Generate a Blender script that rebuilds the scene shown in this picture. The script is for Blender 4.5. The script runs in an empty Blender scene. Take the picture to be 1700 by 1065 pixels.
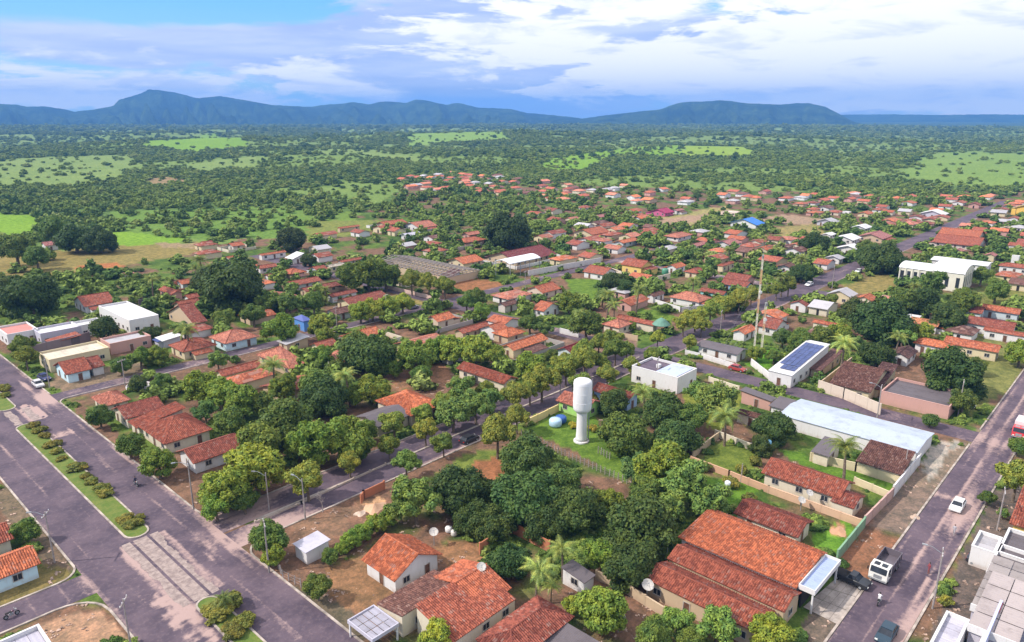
import bpy, math, random
import numpy as np
from mathutils import Vector, Matrix, noise as mnoise

random.seed(7)
RNG = np.random.default_rng(11)
sc = bpy.context.scene
COL = sc.collection

# ------------------------------------------------------------------ camera, sky, sun, exposure
# World axes follow the street grid: +X runs along the middle street, +Y along the avenue.
FPX = 1203.0                      # focal length in photograph pixels (1700 wide)
PITCH = math.radians(15.87)
HEAD = math.radians(42.8)
CAMZ = 60.0
FWD = (math.cos(HEAD), math.sin(HEAD))
RGT = (math.sin(HEAD), -math.cos(HEAD))
cam = bpy.data.cameras.new('camera')
cam.sensor_width = 36.0
cam.lens = 36.0 * FPX / 1700.0
cam.clip_start = 1.0
cam.clip_end = 60000.0
camo = bpy.data.objects.new('camera', cam)
COL.objects.link(camo)
camo.location = (0, 0, CAMZ)
_d = Vector((FWD[0] * math.cos(PITCH), FWD[1] * math.cos(PITCH), -math.sin(PITCH)))
camo.rotation_euler = _d.to_track_quat('-Z', 'Y').to_euler()
sc.camera = camo

SUN_EL = math.radians(43)
SUN_AZ = math.radians(-100)        # measured from the view direction, to the left
_sr, _sf = math.sin(SUN_AZ), math.cos(SUN_AZ)
SUN_XY = (_sr * RGT[0] + _sf * FWD[0], _sr * RGT[1] + _sf * FWD[1])
sun = bpy.data.lights.new('sun', 'SUN')
sun.energy = 3.9
sun.angle = math.radians(0.6)
sun.color = (1.0, 0.93, 0.83)
suno = bpy.data.objects.new('sun', sun)
COL.objects.link(suno)
_sd = Vector((SUN_XY[0] * math.cos(SUN_EL), SUN_XY[1] * math.cos(SUN_EL), math.sin(SUN_EL)))
suno.rotation_euler = _sd.to_track_quat('Z', 'Y').to_euler()
suno.location = (0, 0, 200)

sc.view_settings.view_transform = 'Standard'
sc.view_settings.look = 'None'
sc.view_settings.exposure = 0.42
sc.view_settings.gamma = 1.0
sc.view_settings.use_curve_mapping = False
sc.cycles.use_denoising = True
sc.cycles.max_bounces = 4
sc.cycles.diffuse_bounces = 2
sc.cycles.glossy_bounces = 1
sc.cycles.transmission_bounces = 2
sc.cycles.transparent_max_bounces = 4
sc.cycles.volume_bounces = 0
sc.cycles.caustics_reflective = False
sc.cycles.caustics_refractive = False


class NT:
    """Small helper to write node trees."""
    def __init__(self, tree):
        self.t = tree
        self.n = tree.nodes
        self.l = tree.links

    def node(self, typ, **kw):
        nd = self.n.new(typ)
        for k, v in kw.items():
            setattr(nd, k, v)
        return nd

    def put(self, sock, v):
        if isinstance(v, bpy.types.NodeSocket):
            self.l.new(v, sock)
        elif v is not None:
            if hasattr(sock.default_value, '__len__') and not hasattr(v, '__len__'):
                sock.default_value = [v] * len(sock.default_value)
            elif hasattr(sock.default_value, '__len__') and len(sock.default_value) == 4 and len(v) == 3:
                sock.default_value = (*v, 1)
            else:
                sock.default_value = v

    def math(self, op, a, b=None, c=None, clamp=False):
        nd = self.node('ShaderNodeMath', operation=op, use_clamp=clamp)
        self.put(nd.inputs[0], a)
        if b is not None:
            self.put(nd.inputs[1], b)
        if c is not None:
            self.put(nd.inputs[2], c)
        return nd.outputs[0]

    def vmath(self, op, a, b=None):
        nd = self.node('ShaderNodeVectorMath', operation=op)
        self.put(nd.inputs[0], a)
        if b is not None:
            if op == 'SCALE':
                self.put(nd.inputs[3], b)
            else:
                self.put(nd.inputs[1], b)
        return nd.outputs['Value'] if op == 'DOT_PRODUCT' else nd.outputs[0]

    def noise(self, vec, scale, detail=4.0, rough=0.55, dist=0.0):
        nd = self.node('ShaderNodeTexNoise')
        if vec is not None:
            self.put(nd.inputs['Vector'], vec)
        nd.inputs['Scale'].default_value = scale
        nd.inputs['Detail'].default_value = detail
        nd.inputs['Roughness'].default_value = rough
        nd.inputs['Distortion'].default_value = dist
        return nd.outputs[0]

    def ramp(self, f, lo, hi, a=0.0, b=1.0, smooth=True):
        nd = self.node('ShaderNodeMapRange')
        nd.interpolation_type = 'SMOOTHSTEP' if smooth else 'LINEAR'
        self.put(nd.inputs[0], f)
        nd.inputs[1].default_value = lo
        nd.inputs[2].default_value = hi
        nd.inputs[3].default_value = a
        nd.inputs[4].default_value = b
        return nd.outputs[0]

    def mix(self, f, a, b, mode='MIX'):
        nd = self.node('ShaderNodeMix', data_type='RGBA', blend_type=mode)
        self.put(nd.inputs[0], f)
        self.put(nd.inputs[6], a)
        self.put(nd.inputs[7], b)
        return nd.outputs[2]


def build_world():
    w = bpy.data.worlds.new('World')
    sc.world = w
    w.use_nodes = True
    nt = NT(w.node_tree)
    for nd in list(nt.n):
        nt.n.remove(nd)
    out = nt.node('ShaderNodeOutputWorld')
    bg = nt.node('ShaderNodeBackground')
    sky = nt.node('ShaderNodeTexSky', sky_type='NISHITA')
    sky.sun_disc = False
    sky.sun_elevation = SUN_EL
    sky.sun_rotation = math.atan2(SUN_XY[0], SUN_XY[1])
    sky.altitude = 300
    sky.air_density = 1.0
    sky.dust_density = 0.4
    sky.ozone_density = 2.0
    STR = 0.1
    d = nt.node('ShaderNodeTexCoord').outputs['Generated']
    sep = nt.node('ShaderNodeSeparateXYZ')
    nt.put(sep.inputs[0], d)
    z = sep.outputs[2]
    # big soft cloud sheets, stretched along the horizon
    sv = nt.vmath('MULTIPLY', d, (1.0, 1.0, 4.6))
    sv = nt.vmath('ADD', sv, (3.1, 1.7, 0.4))
    side = nt.vmath('DOT_PRODUCT', d, (RGT[0] * 0.96 + FWD[0] * 0.1, RGT[1] * 0.96 + FWD[1] * 0.1, 0.0))
    n1 = nt.noise(sv, 3.4, 7.0, 0.55, 0.35)
    n2 = nt.noise(nt.vmath('ADD', sv, (9.2, 4.1, 2.2)), 7.5, 8.0, 0.6, 0.25)
    n3 = nt.noise(nt.vmath('MULTIPLY', nt.vmath('ADD', d, (1.3, 5.0, 0.0)), (1.0, 1.0, 9.0)), 5.0, 5.0, 0.5, 0.2)
    fw = nt.vmath('DOT_PRODUCT', d, (FWD[0], FWD[1], 0.0))
    rt = nt.vmath('DOT_PRODUCT', d, (RGT[0], RGT[1], 0.0))
    az = nt.math('MULTIPLY', nt.math('ARCTAN2', rt, fw), 57.2958)
    el = nt.math('MULTIPLY', nt.math('ARCSINE', z), 57.2958)
    az = nt.math('ADD', az, nt.math('MULTIPLY', nt.math('SUBTRACT', n2, 0.5), 26.0))
    el = nt.math('ADD', el, nt.math('MULTIPLY', nt.math('SUBTRACT', n1, 0.5), 6.0))

    def bank(items):
        # cloud banks at their bearing and height above the horizon (degrees)
        tot = None
        for (a0, e0, wa, we, amp) in items:
            p = nt.math('POWER', nt.math('DIVIDE', nt.math('SUBTRACT', az, a0), wa), 2.0)
            q = nt.math('POWER', nt.math('DIVIDE', nt.math('SUBTRACT', el, e0), we), 2.0)
            g = nt.math('MULTIPLY', nt.math('EXPONENT', nt.math('MULTIPLY', nt.math('ADD', p, q), -1.0)), amp)
            tot = g if tot is None else nt.math('ADD', tot, g)
        return tot
    high = nt.ramp(z, 0.18, 0.6, 0.0, 0.16)
    wb = bank([(21, 4.4, 15, 2.6, .36), (33, 6.5, 13, 5, .42), (6, 7.6, 9, 1.1, .20), (-3, 5.6, 9, 1.6, .12), (8, 2.4, 5, .8, .24), (-15, 1.7, 5, .8, .34), (-31, 1.4, 9, .9, .32), (27, 2.2, 15, 1.6, .34), (14, 1.6, 7, .7, .26), (60, 8, 25, 9, .25), (-80, 9, 30, 8, .2), (150, 10, 60, 9, .2)])
    vb = bank([(-27, 4.6, 11, 1.6, .30), (-14, 4.4, 10, 2.0, .24), (-2, 5, 13, 4.5, .34), (20, 5, 22, 6, .4), (-90, 6, 40, 6, .3), (100, 6, 50, 8, .3)])
    blu = bank([(-23, 7.7, 13, 2.0, .36), (2, 1.2, 7, .7, .14), (18, 6.9, 8, .55, .30), (22, 4.6, 4, .5, .22), (9, 6.0, 5, .5, .2)])
    wh = nt.math('ADD', nt.math('ADD', nt.math('ADD', nt.math('MULTIPLY', n2, 0.75), nt.math('MULTIPLY', n1, 0.25)), wb), high)
    white = nt.ramp(nt.math('SUBTRACT', wh, nt.math('MULTIPLY', blu, 0.8)), 0.52, 0.64, 0.0, 1.0)
    veil = nt.ramp(nt.math('SUBTRACT', nt.math('ADD', nt.math('ADD', n1, vb), high), blu), 0.52, 0.72, 0.04, 1.0)
    skyc = nt.vmath('SCALE', sky.outputs[0], STR)
    blue = nt.mix(0.80, skyc, nt.mix(nt.ramp(z, 0.0, 0.16), (0.46, 0.78, 0.98), (0.14, 0.50, 0.84)))
    lav = nt.mix(nt.ramp(n3, 0.35, 0.65), (0.42, 0.49, 0.80), (0.62, 0.66, 0.88))
    col = nt.mix(nt.math('MULTIPLY', veil, 0.9), blue, lav)
    col = nt.mix(white, col, nt.mix(nt.ramp(nt.noise(nt.vmath('ADD', sv, (2.0, 7.0, 5.0)), 9.0, 8.0, 0.6, 0.4), 0.34, 0.52), (0.74, 0.77, 0.93), (1.0, 0.98, 0.99)))
    # dark-blue rain band hugging the horizon
    band = nt.math('MULTIPLY', nt.ramp(z, 0.002, 0.028, 1.0, 0.0), nt.ramp(blu, 0.0, 0.3, 0.0, 0.5))
    col = nt.mix(band, col, (0.26, 0.50, 0.92))
    bg.inputs[1].default_value = 1.0
    # exposure already lifts the picture; keep the sky in its own range
    col = nt.vmath('SCALE', col, 1.03)
    nt.put(bg.inputs[0], col)
    nt.l.new(bg.outputs[0], out.inputs[0])


build_world()


# ------------------------------------------------------------------ helpers
def at(px, py, z=0.0):
    """Grid position (x, y) on the plane z seen at photograph pixel (px, py)."""
    a = (px - 850.0) / FPX
    b = -(py - 532.5) / FPX
    f = math.cos(PITCH) + b * math.sin(PITCH)
    dz = -math.sin(PITCH) + b * math.cos(PITCH)
    k = (z - CAMZ) / dz
    return (k * (a * RGT[0] + f * FWD[0]), k * (a * RGT[1] + f * FWD[1]))


def to_px(x, y, z=0.0):
    r = x * RGT[0] + y * RGT[1]
    f = x * FWD[0] + y * FWD[1]
    zz = z - CAMZ
    dep = f * math.cos(PITCH) - zz * math.sin(PITCH)
    up = f * math.sin(PITCH) + zz * math.cos(PITCH)
    if dep < 1:
        return (-9999, 9999, 1)
    return (850 + FPX * r / dep, 532.5 - FPX * up / dep, dep)


def mat(name, build):
    m = bpy.data.materials.new(name)
    m.use_nodes = True
    nt = NT(m.node_tree)
    bs = nt.n['Principled BSDF']
    bs.inputs['Roughness'].default_value = 0.8
    bs.inputs['Specular IOR Level'].default_value = 0.25
    build(nt, bs)
    return m


def pos(nt):
    return nt.node('ShaderNodeNewGeometry').outputs['Position']


def bump(nt, bs, h, strength=0.4, dist=0.05):
    b = nt.node('ShaderNodeBump')
    b.inputs['Strength'].default_value = strength
    b.inputs['Distance'].default_value = dist
    nt.put(b.inputs['Height'], h)
    nt.l.new(b.outputs[0], bs.inputs['Normal'])


def m_plain(name, col, rough=0.7, var=0.15, scale=2.0, metal=0.0):
    def f(nt, bs):
        n = nt.noise(pos(nt), scale, 5)
        c = nt.mix(nt.ramp(n, 0.3, 0.7), tuple(x * (1 - var) for x in col), tuple(min(1, x * (1 + var)) for x in col))
        nt.put(bs.inputs['Base Color'], c)
        bs.inputs['Roughness'].default_value = rough
        bs.inputs['Metallic'].default_value = metal
    return mat(name, f)


def _ocol(nt):
    return nt.node('ShaderNodeObjectInfo').outputs['Color']


def f_tile(nt, bs):
    """Clay tiles: tint of each roof from its object colour, each tile its own tone, lichen and soot patches."""
    uv = nt.node('ShaderNodeUVMap').outputs[0]
    fl = nt.vmath('FLOOR', uv)
    wn = nt.node('ShaderNodeTexWhiteNoise', noise_dimensions='2D')
    nt.put(wn.inputs['Vector'], fl)
    r = wn.outputs['Value']
    p = pos(nt)
    n = nt.noise(p, 0.55, 6, 0.65)
    n2 = nt.noise(p, 1.7, 4, 0.7)
    base = _ocol(nt)
    dark = nt.mix(1.0, base, (0.34, 0.30, 0.34), 'MULTIPLY')
    lite = nt.mix(1.0, base, (1.15, 1.22, 1.22), 'MULTIPLY')
    c = nt.mix(nt.ramp(r, 0.0, 1.0, 0.0, 1.0), nt.mix(1.0, base, (0.84, 0.82, 0.84), 'MULTIPLY'), lite)
    stain = nt.math('MULTIPLY', nt.ramp(nt.math('ADD', n2, nt.math('MULTIPLY', r, 0.26)), 0.55, 0.67), 0.78)
    c = nt.mix(stain, c, dark)
    c = nt.mix(nt.math('MULTIPLY', nt.ramp(n, 0.5, 0.72), 0.55), c, dark)
    c = nt.mix(nt.math('MULTIPLY', nt.ramp(r, 0.88, 0.98), 0.38), c, (0.46, 0.30, 0.25))
    nt.put(bs.inputs['Base Color'], c)
    bs.inputs['Roughness'].default_value = 0.85
    sep = nt.node('ShaderNodeSeparateXYZ')
    nt.put(sep.inputs[0], uv)
    w = nt.math('SINE', nt.math('MULTIPLY', sep.outputs[0], 6.2832))
    v = nt.math('FRACT', sep.outputs[1])
    bump(nt, bs, nt.math('ADD', w, nt.math('MULTIPLY', v, 1.2)), 0.6, 0.05)


def f_plaster(nt, bs):
    p = pos(nt)
    n = nt.noise(p, 0.5, 6, 0.65)
    n2 = nt.noise(nt.vmath('MULTIPLY', p, (3, 3, 0.5)), 1.3, 4, 0.6)
    sep = nt.node('ShaderNodeSeparateXYZ')
    nt.put(sep.inputs[0], p)
    base = _ocol(nt)
    foot = nt.ramp(sep.outputs[2], 0.0, 0.9, 0.5, 0.0)
    dirt = nt.math('ADD', nt.math('MULTIPLY', nt.ramp(n2, 0.5, 0.75), 0.22), nt.math('MULTIPLY', foot, nt.ramp(n, 0.3, 0.7)), clamp=True)
    c = nt.mix(nt.ramp(n, 0.3, 0.7, 0.0, 0.25), base, nt.mix(1.0, base, (0.82, 0.8, 0.78), 'MULTIPLY'))
    c = nt.mix(dirt, c, (0.33, 0.22, 0.16))
    nt.put(bs.inputs['Base Color'], c)
    bs.inputs['Roughness'].default_value = 0.85
    bump(nt, bs, n2, 0.15, 0.03)


def f_sheet(nt, bs):
    """Corrugated or fibre-cement sheets and flat slabs, tinted by the object colour, with rain stains."""
    p = pos(nt)
    n = nt.noise(p, 0.35, 6, 0.65)
    n2 = nt.noise(p, 1.8, 5, 0.65)
    base = _ocol(nt)
    st = nt.math('ADD', nt.math('MULTIPLY', nt.ramp(n, 0.48, 0.68), 0.35), nt.math('MULTIPLY', nt.ramp(n2, 0.52, 0.75), 0.35))
    c = nt.mix(st, base, nt.mix(1.0, base, (0.45, 0.42, 0.42), 'MULTIPLY'))
    nt.put(bs.inputs['Base Color'], c)
    bs.inputs['Roughness'].default_value = 0.6
    uv = nt.node('ShaderNodeUVMap').outputs[0]
    sep = nt.node('ShaderNodeSeparateXYZ')
    nt.put(sep.inputs[0], uv)
    bump(nt, bs, nt.math('SINE', nt.math('MULTIPLY', sep.outputs[0], 6.2832)), 0.35, 0.03)


def f_leaf(nt, bs):
    oi = nt.node('ShaderNodeObjectInfo')
    base = oi.outputs['Color']
    p = pos(nt)
    n = nt.noise(p, 0.9, 3, 0.6)
    n2 = nt.noise(p, 6.0, 2, 0.5)
    hs = nt.node('ShaderNodeHueSaturation')
    nt.put(hs.inputs['Color'], base)
    nt.put(hs.inputs['Hue'], nt.ramp(oi.outputs['Random'], 0, 1, 0.478, 0.516, False))
    nt.put(hs.inputs['Value'], nt.ramp(n2, 0.3, 0.7, 0.55, 1.45))
    c = nt.mix(nt.ramp(n, 0.35, 0.65), nt.mix(1.0, hs.outputs[0], (0.72, 0.85, 0.9), 'MULTIPLY'), nt.mix(1.0, hs.outputs[0], (1.35, 1.2, 0.9), 'MULTIPLY'))
    nt.put(bs.inputs['Base Color'], c)
    bs.inputs['Roughness'].default_value = 0.6
    bs.inputs['Specular IOR Level'].default_value = 0.2
    tr = nt.node('ShaderNodeBsdfTranslucent')
    nt.put(tr.inputs[0], nt.mix(1.0, c, (1.3, 1.25, 0.5), 'MULTIPLY'))
    mx = nt.node('ShaderNodeMixShader')
    mx.inputs[0].default_value = 0.25
    nt.l.new(bs.outputs[0], mx.inputs[1])
    nt.l.new(tr.outputs[0], mx.inputs[2])
    nt.l.new(mx.outputs[0], nt.n['Material Output'].inputs[0])


def f_wood_tree(nt, bs):
    """Foliage of the far woods: the tone drifts from tree to tree and from stand to stand."""
    oi = nt.node('ShaderNodeObjectInfo')
    p = pos(nt)
    n = nt.noise(p, 0.006, 4, 0.6)
    r = oi.outputs['Random']
    f = nt.math('ADD', nt.math('MULTIPLY', n, 0.9), nt.math('MULTIPLY', r, 0.55))
    c = nt.mix(nt.ramp(f, 0.38, 0.82), (0.066, 0.120, 0.032), (0.190, 0.250, 0.055))
    c = nt.mix(nt.ramp(r, 0.86, 0.97), c, (0.24, 0.28, 0.08))
    n2 = nt.noise(p, 0.8, 3, 0.6)
    c = nt.mix(nt.ramp(n2, 0.35, 0.65), nt.mix(1.0, c, (0.6, 0.65, 0.7), 'MULTIPLY'), nt.mix(1.0, c, (1.3, 1.3, 1.1), 'MULTIPLY'))
    nt.put(bs.inputs['Base Color'], c)
    bs.inputs['Roughness'].default_value = 0.7
    bs.inputs['Specular IOR Level'].default_value = 0.1


def f_ground(nt, bs):
    a = nt.node('ShaderNodeAttribute', attribute_name='cover')
    p = pos(nt)
    n = nt.noise(p, 0.45, 6, 0.7)
    n2 = nt.noise(p, 2.5, 5, 0.7)
    n3 = nt.noise(p, 0.02, 6, 0.65)
    c = a.outputs['Color']
    c = nt.mix(nt.ramp(n, 0.35, 0.65), nt.mix(1.0, c, (0.66, 0.72, 0.72), 'MULTIPLY'), nt.mix(1.0, c, (1.28, 1.2, 1.15), 'MULTIPLY'))
    c = nt.mix(nt.ramp(n2, 0.35, 0.68, 0.0, 0.8), nt.mix(1.0, c, (0.74, 0.78, 0.78), 'MULTIPLY'), nt.mix(1.0, c, (1.25, 1.2, 1.1), 'MULTIPLY'))
    c = nt.mix(nt.ramp(n3, 0.35, 0.65, 0.0, 0.5), c, nt.mix(1.0, c, (0.75, 0.85, 0.8), 'MULTIPLY'))
    nt.put(bs.inputs['Base Color'], c)
    bs.inputs['Roughness'].default_value = 0.95
    bs.inputs['Specular IOR Level'].default_value = 0.05
    bump(nt, bs, nt.math('ADD', n, n2), 0.6, 0.25)


def f_road(nt, bs):
    a = nt.node('ShaderNodeAttribute', attribute_name='dust')
    p = pos(nt)
    n = nt.noise(p, 0.16, 6, 0.65)
    n2 = nt.noise(p, 1.4, 6, 0.7)
    n3 = nt.noise(p, 7.0, 3, 0.7)
    asphalt = nt.mix(nt.ramp(n, 0.34, 0.66), (0.062, 0.046, 0.066), (0.134, 0.095, 0.116))
    asphalt = nt.mix(nt.ramp(n2, 0.45, 0.75, 0, 0.5), asphalt, (0.22, 0.16, 0.17))
    asphalt = nt.mix(nt.ramp(n3, 0.3, 0.7, 0, 0.35), asphalt, (0.09, 0.07, 0.10))
    f = nt.math('ADD', a.outputs['Fac'], nt.math('MULTIPLY', nt.math('SUBTRACT', n2, 0.5), 0.9))
    c = nt.mix(nt.ramp(f, 0.35, 0.85, 0, 0.9), asphalt, nt.mix(n3, (0.34, 0.225, 0.20), (0.50, 0.36, 0.33)))
    nt.put(bs.inputs['Base Color'], c)
    bs.inputs['Roughness'].default_value = 0.8
    bump(nt, bs, n3, 0.25, 0.02)


def f_concrete(nt, bs):
    p = pos(nt)
    n = nt.noise(p, 0.6, 6, 0.7)
    n2 = nt.noise(p, 4.0, 4, 0.7)
    c = nt.mix(nt.ramp(n, 0.35, 0.65), (0.27, 0.23, 0.205), (0.44, 0.38, 0.34))
    c = nt.mix(nt.ramp(n2, 0.5, 0.75, 0, 0.5), c, (0.24, 0.18, 0.16))
    nt.put(bs.inputs['Base Color'], c)
    bs.inputs['Roughness'].default_value = 0.9


def f_hill(nt, bs):
    p = pos(nt)
    n = nt.noise(p, 0.004, 6, 0.6)
    n2 = nt.noise(p, 0.03, 5, 0.7)
    c = nt.mix(nt.ramp(n, 0.35, 0.65), (0.014, 0.034, 0.020), (0.085, 0.135, 0.040))
    c = nt.mix(nt.ramp(n2, 0.3, 0.7, 0, 0.8), c, (0.014, 0.034, 0.024))
    nt.put(bs.inputs['Base Color'], c)
    bs.inputs['Roughness'].default_value = 0.95
    bs.inputs['Specular IOR Level'].default_value = 0.0
    bump(nt, bs, n2, 1.0, 30.0)


def f_paint(nt, bs):
    nt.put(bs.inputs['Base Color'], _ocol(nt))
    bs.inputs['Roughness'].default_value = 0.28
    bs.inputs['Specular IOR Level'].default_value = 0.5


M = dict(
    tile=mat('clay_tile', f_tile), plaster=mat('painted_plaster', f_plaster), sheet=mat('roof_sheet', f_sheet),
    leaf=mat('foliage', f_leaf), wood=mat('far_foliage', f_wood_tree), ground=mat('ground', f_ground), road=mat('asphalt', f_road),
    conc=mat('concrete', f_concrete), hill=mat('hill_forest', f_hill), paint=mat('vehicle_paint', f_paint),
    bark=m_plain('bark', (0.16, 0.12, 0.09), 0.9, 0.35, 3.0),
    glass=m_plain('window_glass', (0.03, 0.035, 0.045), 0.15, 0.3, 1.0),
    dark=m_plain('dark_opening', (0.025, 0.022, 0.022), 0.9, 0.3, 1.0),
    frame=m_plain('window_frame', (0.42, 0.38, 0.35), 0.6, 0.1, 2.0),
    door=m_plain('door_wood', (0.14, 0.07, 0.045), 0.6, 0.3, 2.0),
    whitep=m_plain('white_paint', (0.74, 0.73, 0.75), 0.5, 0.05, 1.5),
    rubber=m_plain('rubber', (0.02, 0.02, 0.02), 0.8, 0.1, 4.0),
    metal=m_plain('grey_metal', (0.32, 0.33, 0.35), 0.45, 0.15, 2.0, 0.3),
    polec=m_plain('pole_concrete', (0.30, 0.26, 0.25), 0.85, 0.2, 2.0),
    lamp=m_plain('lamp_glass', (0.7, 0.7, 0.66), 0.2, 0.05),
    redlamp=m_plain('tail_lamp', (0.45, 0.02, 0.02), 0.3, 0.05),
    solar=m_plain('solar_cell', (0.060, 0.080, 0.20), 0.2, 0.25, 0.7),
    kerb=m_plain('kerb_stone', (0.38, 0.32, 0.28), 0.9, 0.4, 0.6),
    core=m_plain('inner_foliage', (0.026, 0.052, 0.018), 0.95, 0.3, 2.0),  # dark blobs filling the crowns: shade between the leaves put into colour
)
def _paver(nt, bs):
    n = nt.noise(pos(nt), 1.2, 5, 0.7)
    nt.put(bs.inputs['Base Color'], nt.mix(nt.ramp(n, 0.35, 0.65), (0.23, 0.175, 0.165), (0.38, 0.30, 0.27)))
M['pave'] = mat('paving', _paver)


def link(name, me, m=None, parent=None, color=None, kind=None, **props):
    o = bpy.data.objects.new(name, me)
    COL.objects.link(o)
    if m is not None and me is not None and not me.materials:
        me.materials.append(m)
    if parent is not None:
        o.parent = parent
    if color is not None:
        o.color = (*color, 1.0)
    if kind:
        o['kind'] = kind
    for k, v in props.items():
        if v:
            o[k] = v
    return o


def thing(name, label, cat, loc=(0, 0, 0), rz=0.0, group=None):
    return_ = link(name, None, None, None, None, None, label=label, category=cat, group=group)
    return_.location = loc
    return_.rotation_euler = (0, 0, rz)
    return_.empty_display_size = 0.5
    return return_


def tree_copy(root, **props):
    r = root.copy()
    COL.objects.link(r)
    for ch in CHILD[root]:
        c = ch.copy()
        COL.objects.link(c)
        c.parent = r
        for g in ch.children:
            d = g.copy()
            COL.objects.link(d)
            d.parent = c
    for k, v in props.items():
        r[k] = v
    return r


CHILD = {}


class MB:
    """Mesh under construction: vertices, faces and per-face uv lists."""
    def __init__(self):
        self.v = []
        self.f = []
        self.uv = []

    def face(self, pts, uv=None):
        b = len(self.v)
        self.v += [tuple(p) for p in pts]
        self.f.append(tuple(range(b, b + len(pts))))
        self.uv.append(uv or [(0.0, 0.0)] * len(pts))

    def box(self, x0, x1, y0, y1, z0, z1):
        b = len(self.v)
        self.v += [(x0, y0, z0), (x1, y0, z0), (x1, y1, z0), (x0, y1, z0), (x0, y0, z1), (x1, y0, z1), (x1, y1, z1), (x0, y1, z1)]
        for q in ((0, 3, 2, 1), (4, 5, 6, 7), (0, 1, 5, 4), (1, 2, 6, 5), (2, 3, 7, 6), (3, 0, 4, 7)):
            self.f.append(tuple(b + i for i in q))
            self.uv.append([(self.v[b + i][0] * 2, self.v[b + i][1] * 2) for i in q])

    def bar(self, p, q, r, n=5, r2=None):
        p, q = Vector(p), Vector(q)
        d = (q - p)
        if d.length < 1e-6:
            return
        d.normalize()
        a = d.orthogonal().normalized()
        c = d.cross(a)
        r2 = r if r2 is None else r2
        b = len(self.v)
        for k in range(n):
            t = 2 * math.pi * k / n
            o = a * math.cos(t) + c * math.sin(t)
            self.v.append(tuple(p + o * r))
            self.v.append(tuple(q + o * r2))
        for k in range(n):
            k2 = (k + 1) % n
            self.f.append((b + 2 * k, b + 2 * k2, b + 2 * k2 + 1, b + 2 * k + 1))
            self.uv.append([(0, 0)] * 4)
        self.f.append(tuple(b + 2 * k for k in reversed(range(n))))
        self.uv.append([(0, 0)] * n)
        self.f.append(tuple(b + 2 * k + 1 for k in range(n)))
        self.uv.append([(0, 0)] * n)

    def lathe(self, prof, n=20, cx=0, cy=0):
        b = len(self.v)
        for r, z in prof:
            for k in range(n):
                t = 2 * math.pi * k / n
                self.v.append((cx + r * math.cos(t), cy + r * math.sin(t), z))
        for i in range(len(prof) - 1):
            for k in range(n):
                k2 = (k + 1) % n
                self.f.append((b + i * n + k, b + i * n + k2, b + (i + 1) * n + k2, b + (i + 1) * n + k))
                self.uv.append([(0, 0)] * 4)
        self.f.append(tuple(b + k for k in reversed(range(n))))
        self.uv.append([(0, 0)] * n)
        self.f.append(tuple(b + (len(prof) - 1) * n + k for k in range(n)))
        self.uv.append([(0, 0)] * n)

    def mesh(self, name, m=None, smooth=False):
        me = bpy.data.meshes.new(name)
        me.from_pydata(self.v, [], self.f)
        ul = me.uv_layers.new(name='UVMap')
        flat = [c for f in self.uv for p in f for c in p]
        ul.data.foreach_set('uv', flat)
        if smooth:
            me.polygons.foreach_set('use_smooth', [True] * len(me.polygons))
        if m is not None:
            me.materials.append(m)
        me.update()
        return me

    def build(self, name, m, parent=None, color=None, kind=None, smooth=False, **props):
        return link(name, self.mesh(name, m, smooth), None, parent, color, kind, **props)


def vnoise(x, y, seed=0):
    """Value noise on numpy arrays, 0..1."""
    xi, yi = np.floor(x).astype(np.int64), np.floor(y).astype(np.int64)
    xf, yf = x - xi, y - yi
    u, v = xf * xf * (3 - 2 * xf), yf * yf * (3 - 2 * yf)

    def h(a, b):
        n = (a * 374761393 + b * 668265263 + seed * 982451653) & 0xffffffff
        n = ((n ^ (n >> 13)) * 1274126177) & 0xffffffff
        return ((n ^ (n >> 16)) & 0xffff) / 65535.0
    return (h(xi, yi) * (1 - u) + h(xi + 1, yi) * u) * (1 - v) + (h(xi, yi + 1) * (1 - u) + h(xi + 1, yi + 1) * u) * v


def fbm(x, y, oct_=4, seed=0):
    s, a, t = 0.0, 0.5, 0.0
    for k in range(oct_):
        s = s + a * vnoise(x * 2 ** k, y * 2 ** k, seed + k)
        t += a
        a *= 0.5
    return s / t


def in_poly(x, y, poly):
    inside = np.zeros(np.shape(x), bool)
    n = len(poly)
    for i in range(n):
        x1, y1 = poly[i]
        x2, y2 = poly[(i + 1) % n]
        c = ((y1 > y) != (y2 > y)) & (x < (x2 - x1) * (y - y1) / ((y2 - y1) or 1e-9) + x1)
        inside ^= c
    return inside

# ------------------------------------------------------------------ the land
def terrain_z(x, y):
    x = np.asarray(x, float)
    y = np.asarray(y, float)
    d = np.hypot(x, y)
    k = np.clip((d - 650) / 1100, 0, 1)
    k = k * k * (3 - 2 * k)
    far = 1 - np.clip((d - 3600) / 1500, 0, 1)
    z = k * far * (fbm(x / 420, y / 420, 3, 5) - 0.42) * 26
    for (px, py, r, h) in ((350, 243, 170, 14), (765, 232, 260, 14), (1150, 254, 200, 7), (560, 262, 180, 7)):
        cx, cy = at(px, py)
        z = z + h * np.exp(-(((x - cx) ** 2 + (y - cy) ** 2) / (2 * r * r)))
    return z


GREEN_B = (0.200, 0.330, 0.040)
GREEN_M = (0.120, 0.200, 0.040)
PALE = (0.210, 0.280, 0.085)
OLIVE = (0.270, 0.210, 0.080)
SOIL = (0.300, 0.135, 0.070)
SOILD = (0.210, 0.120, 0.085)
SOILP = (0.380, 0.250, 0.180)
LAWN = (0.130, 0.205, 0.035)
WEED = (0.130, 0.165, 0.035)
GREYD = (0.220, 0.160, 0.135)
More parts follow.
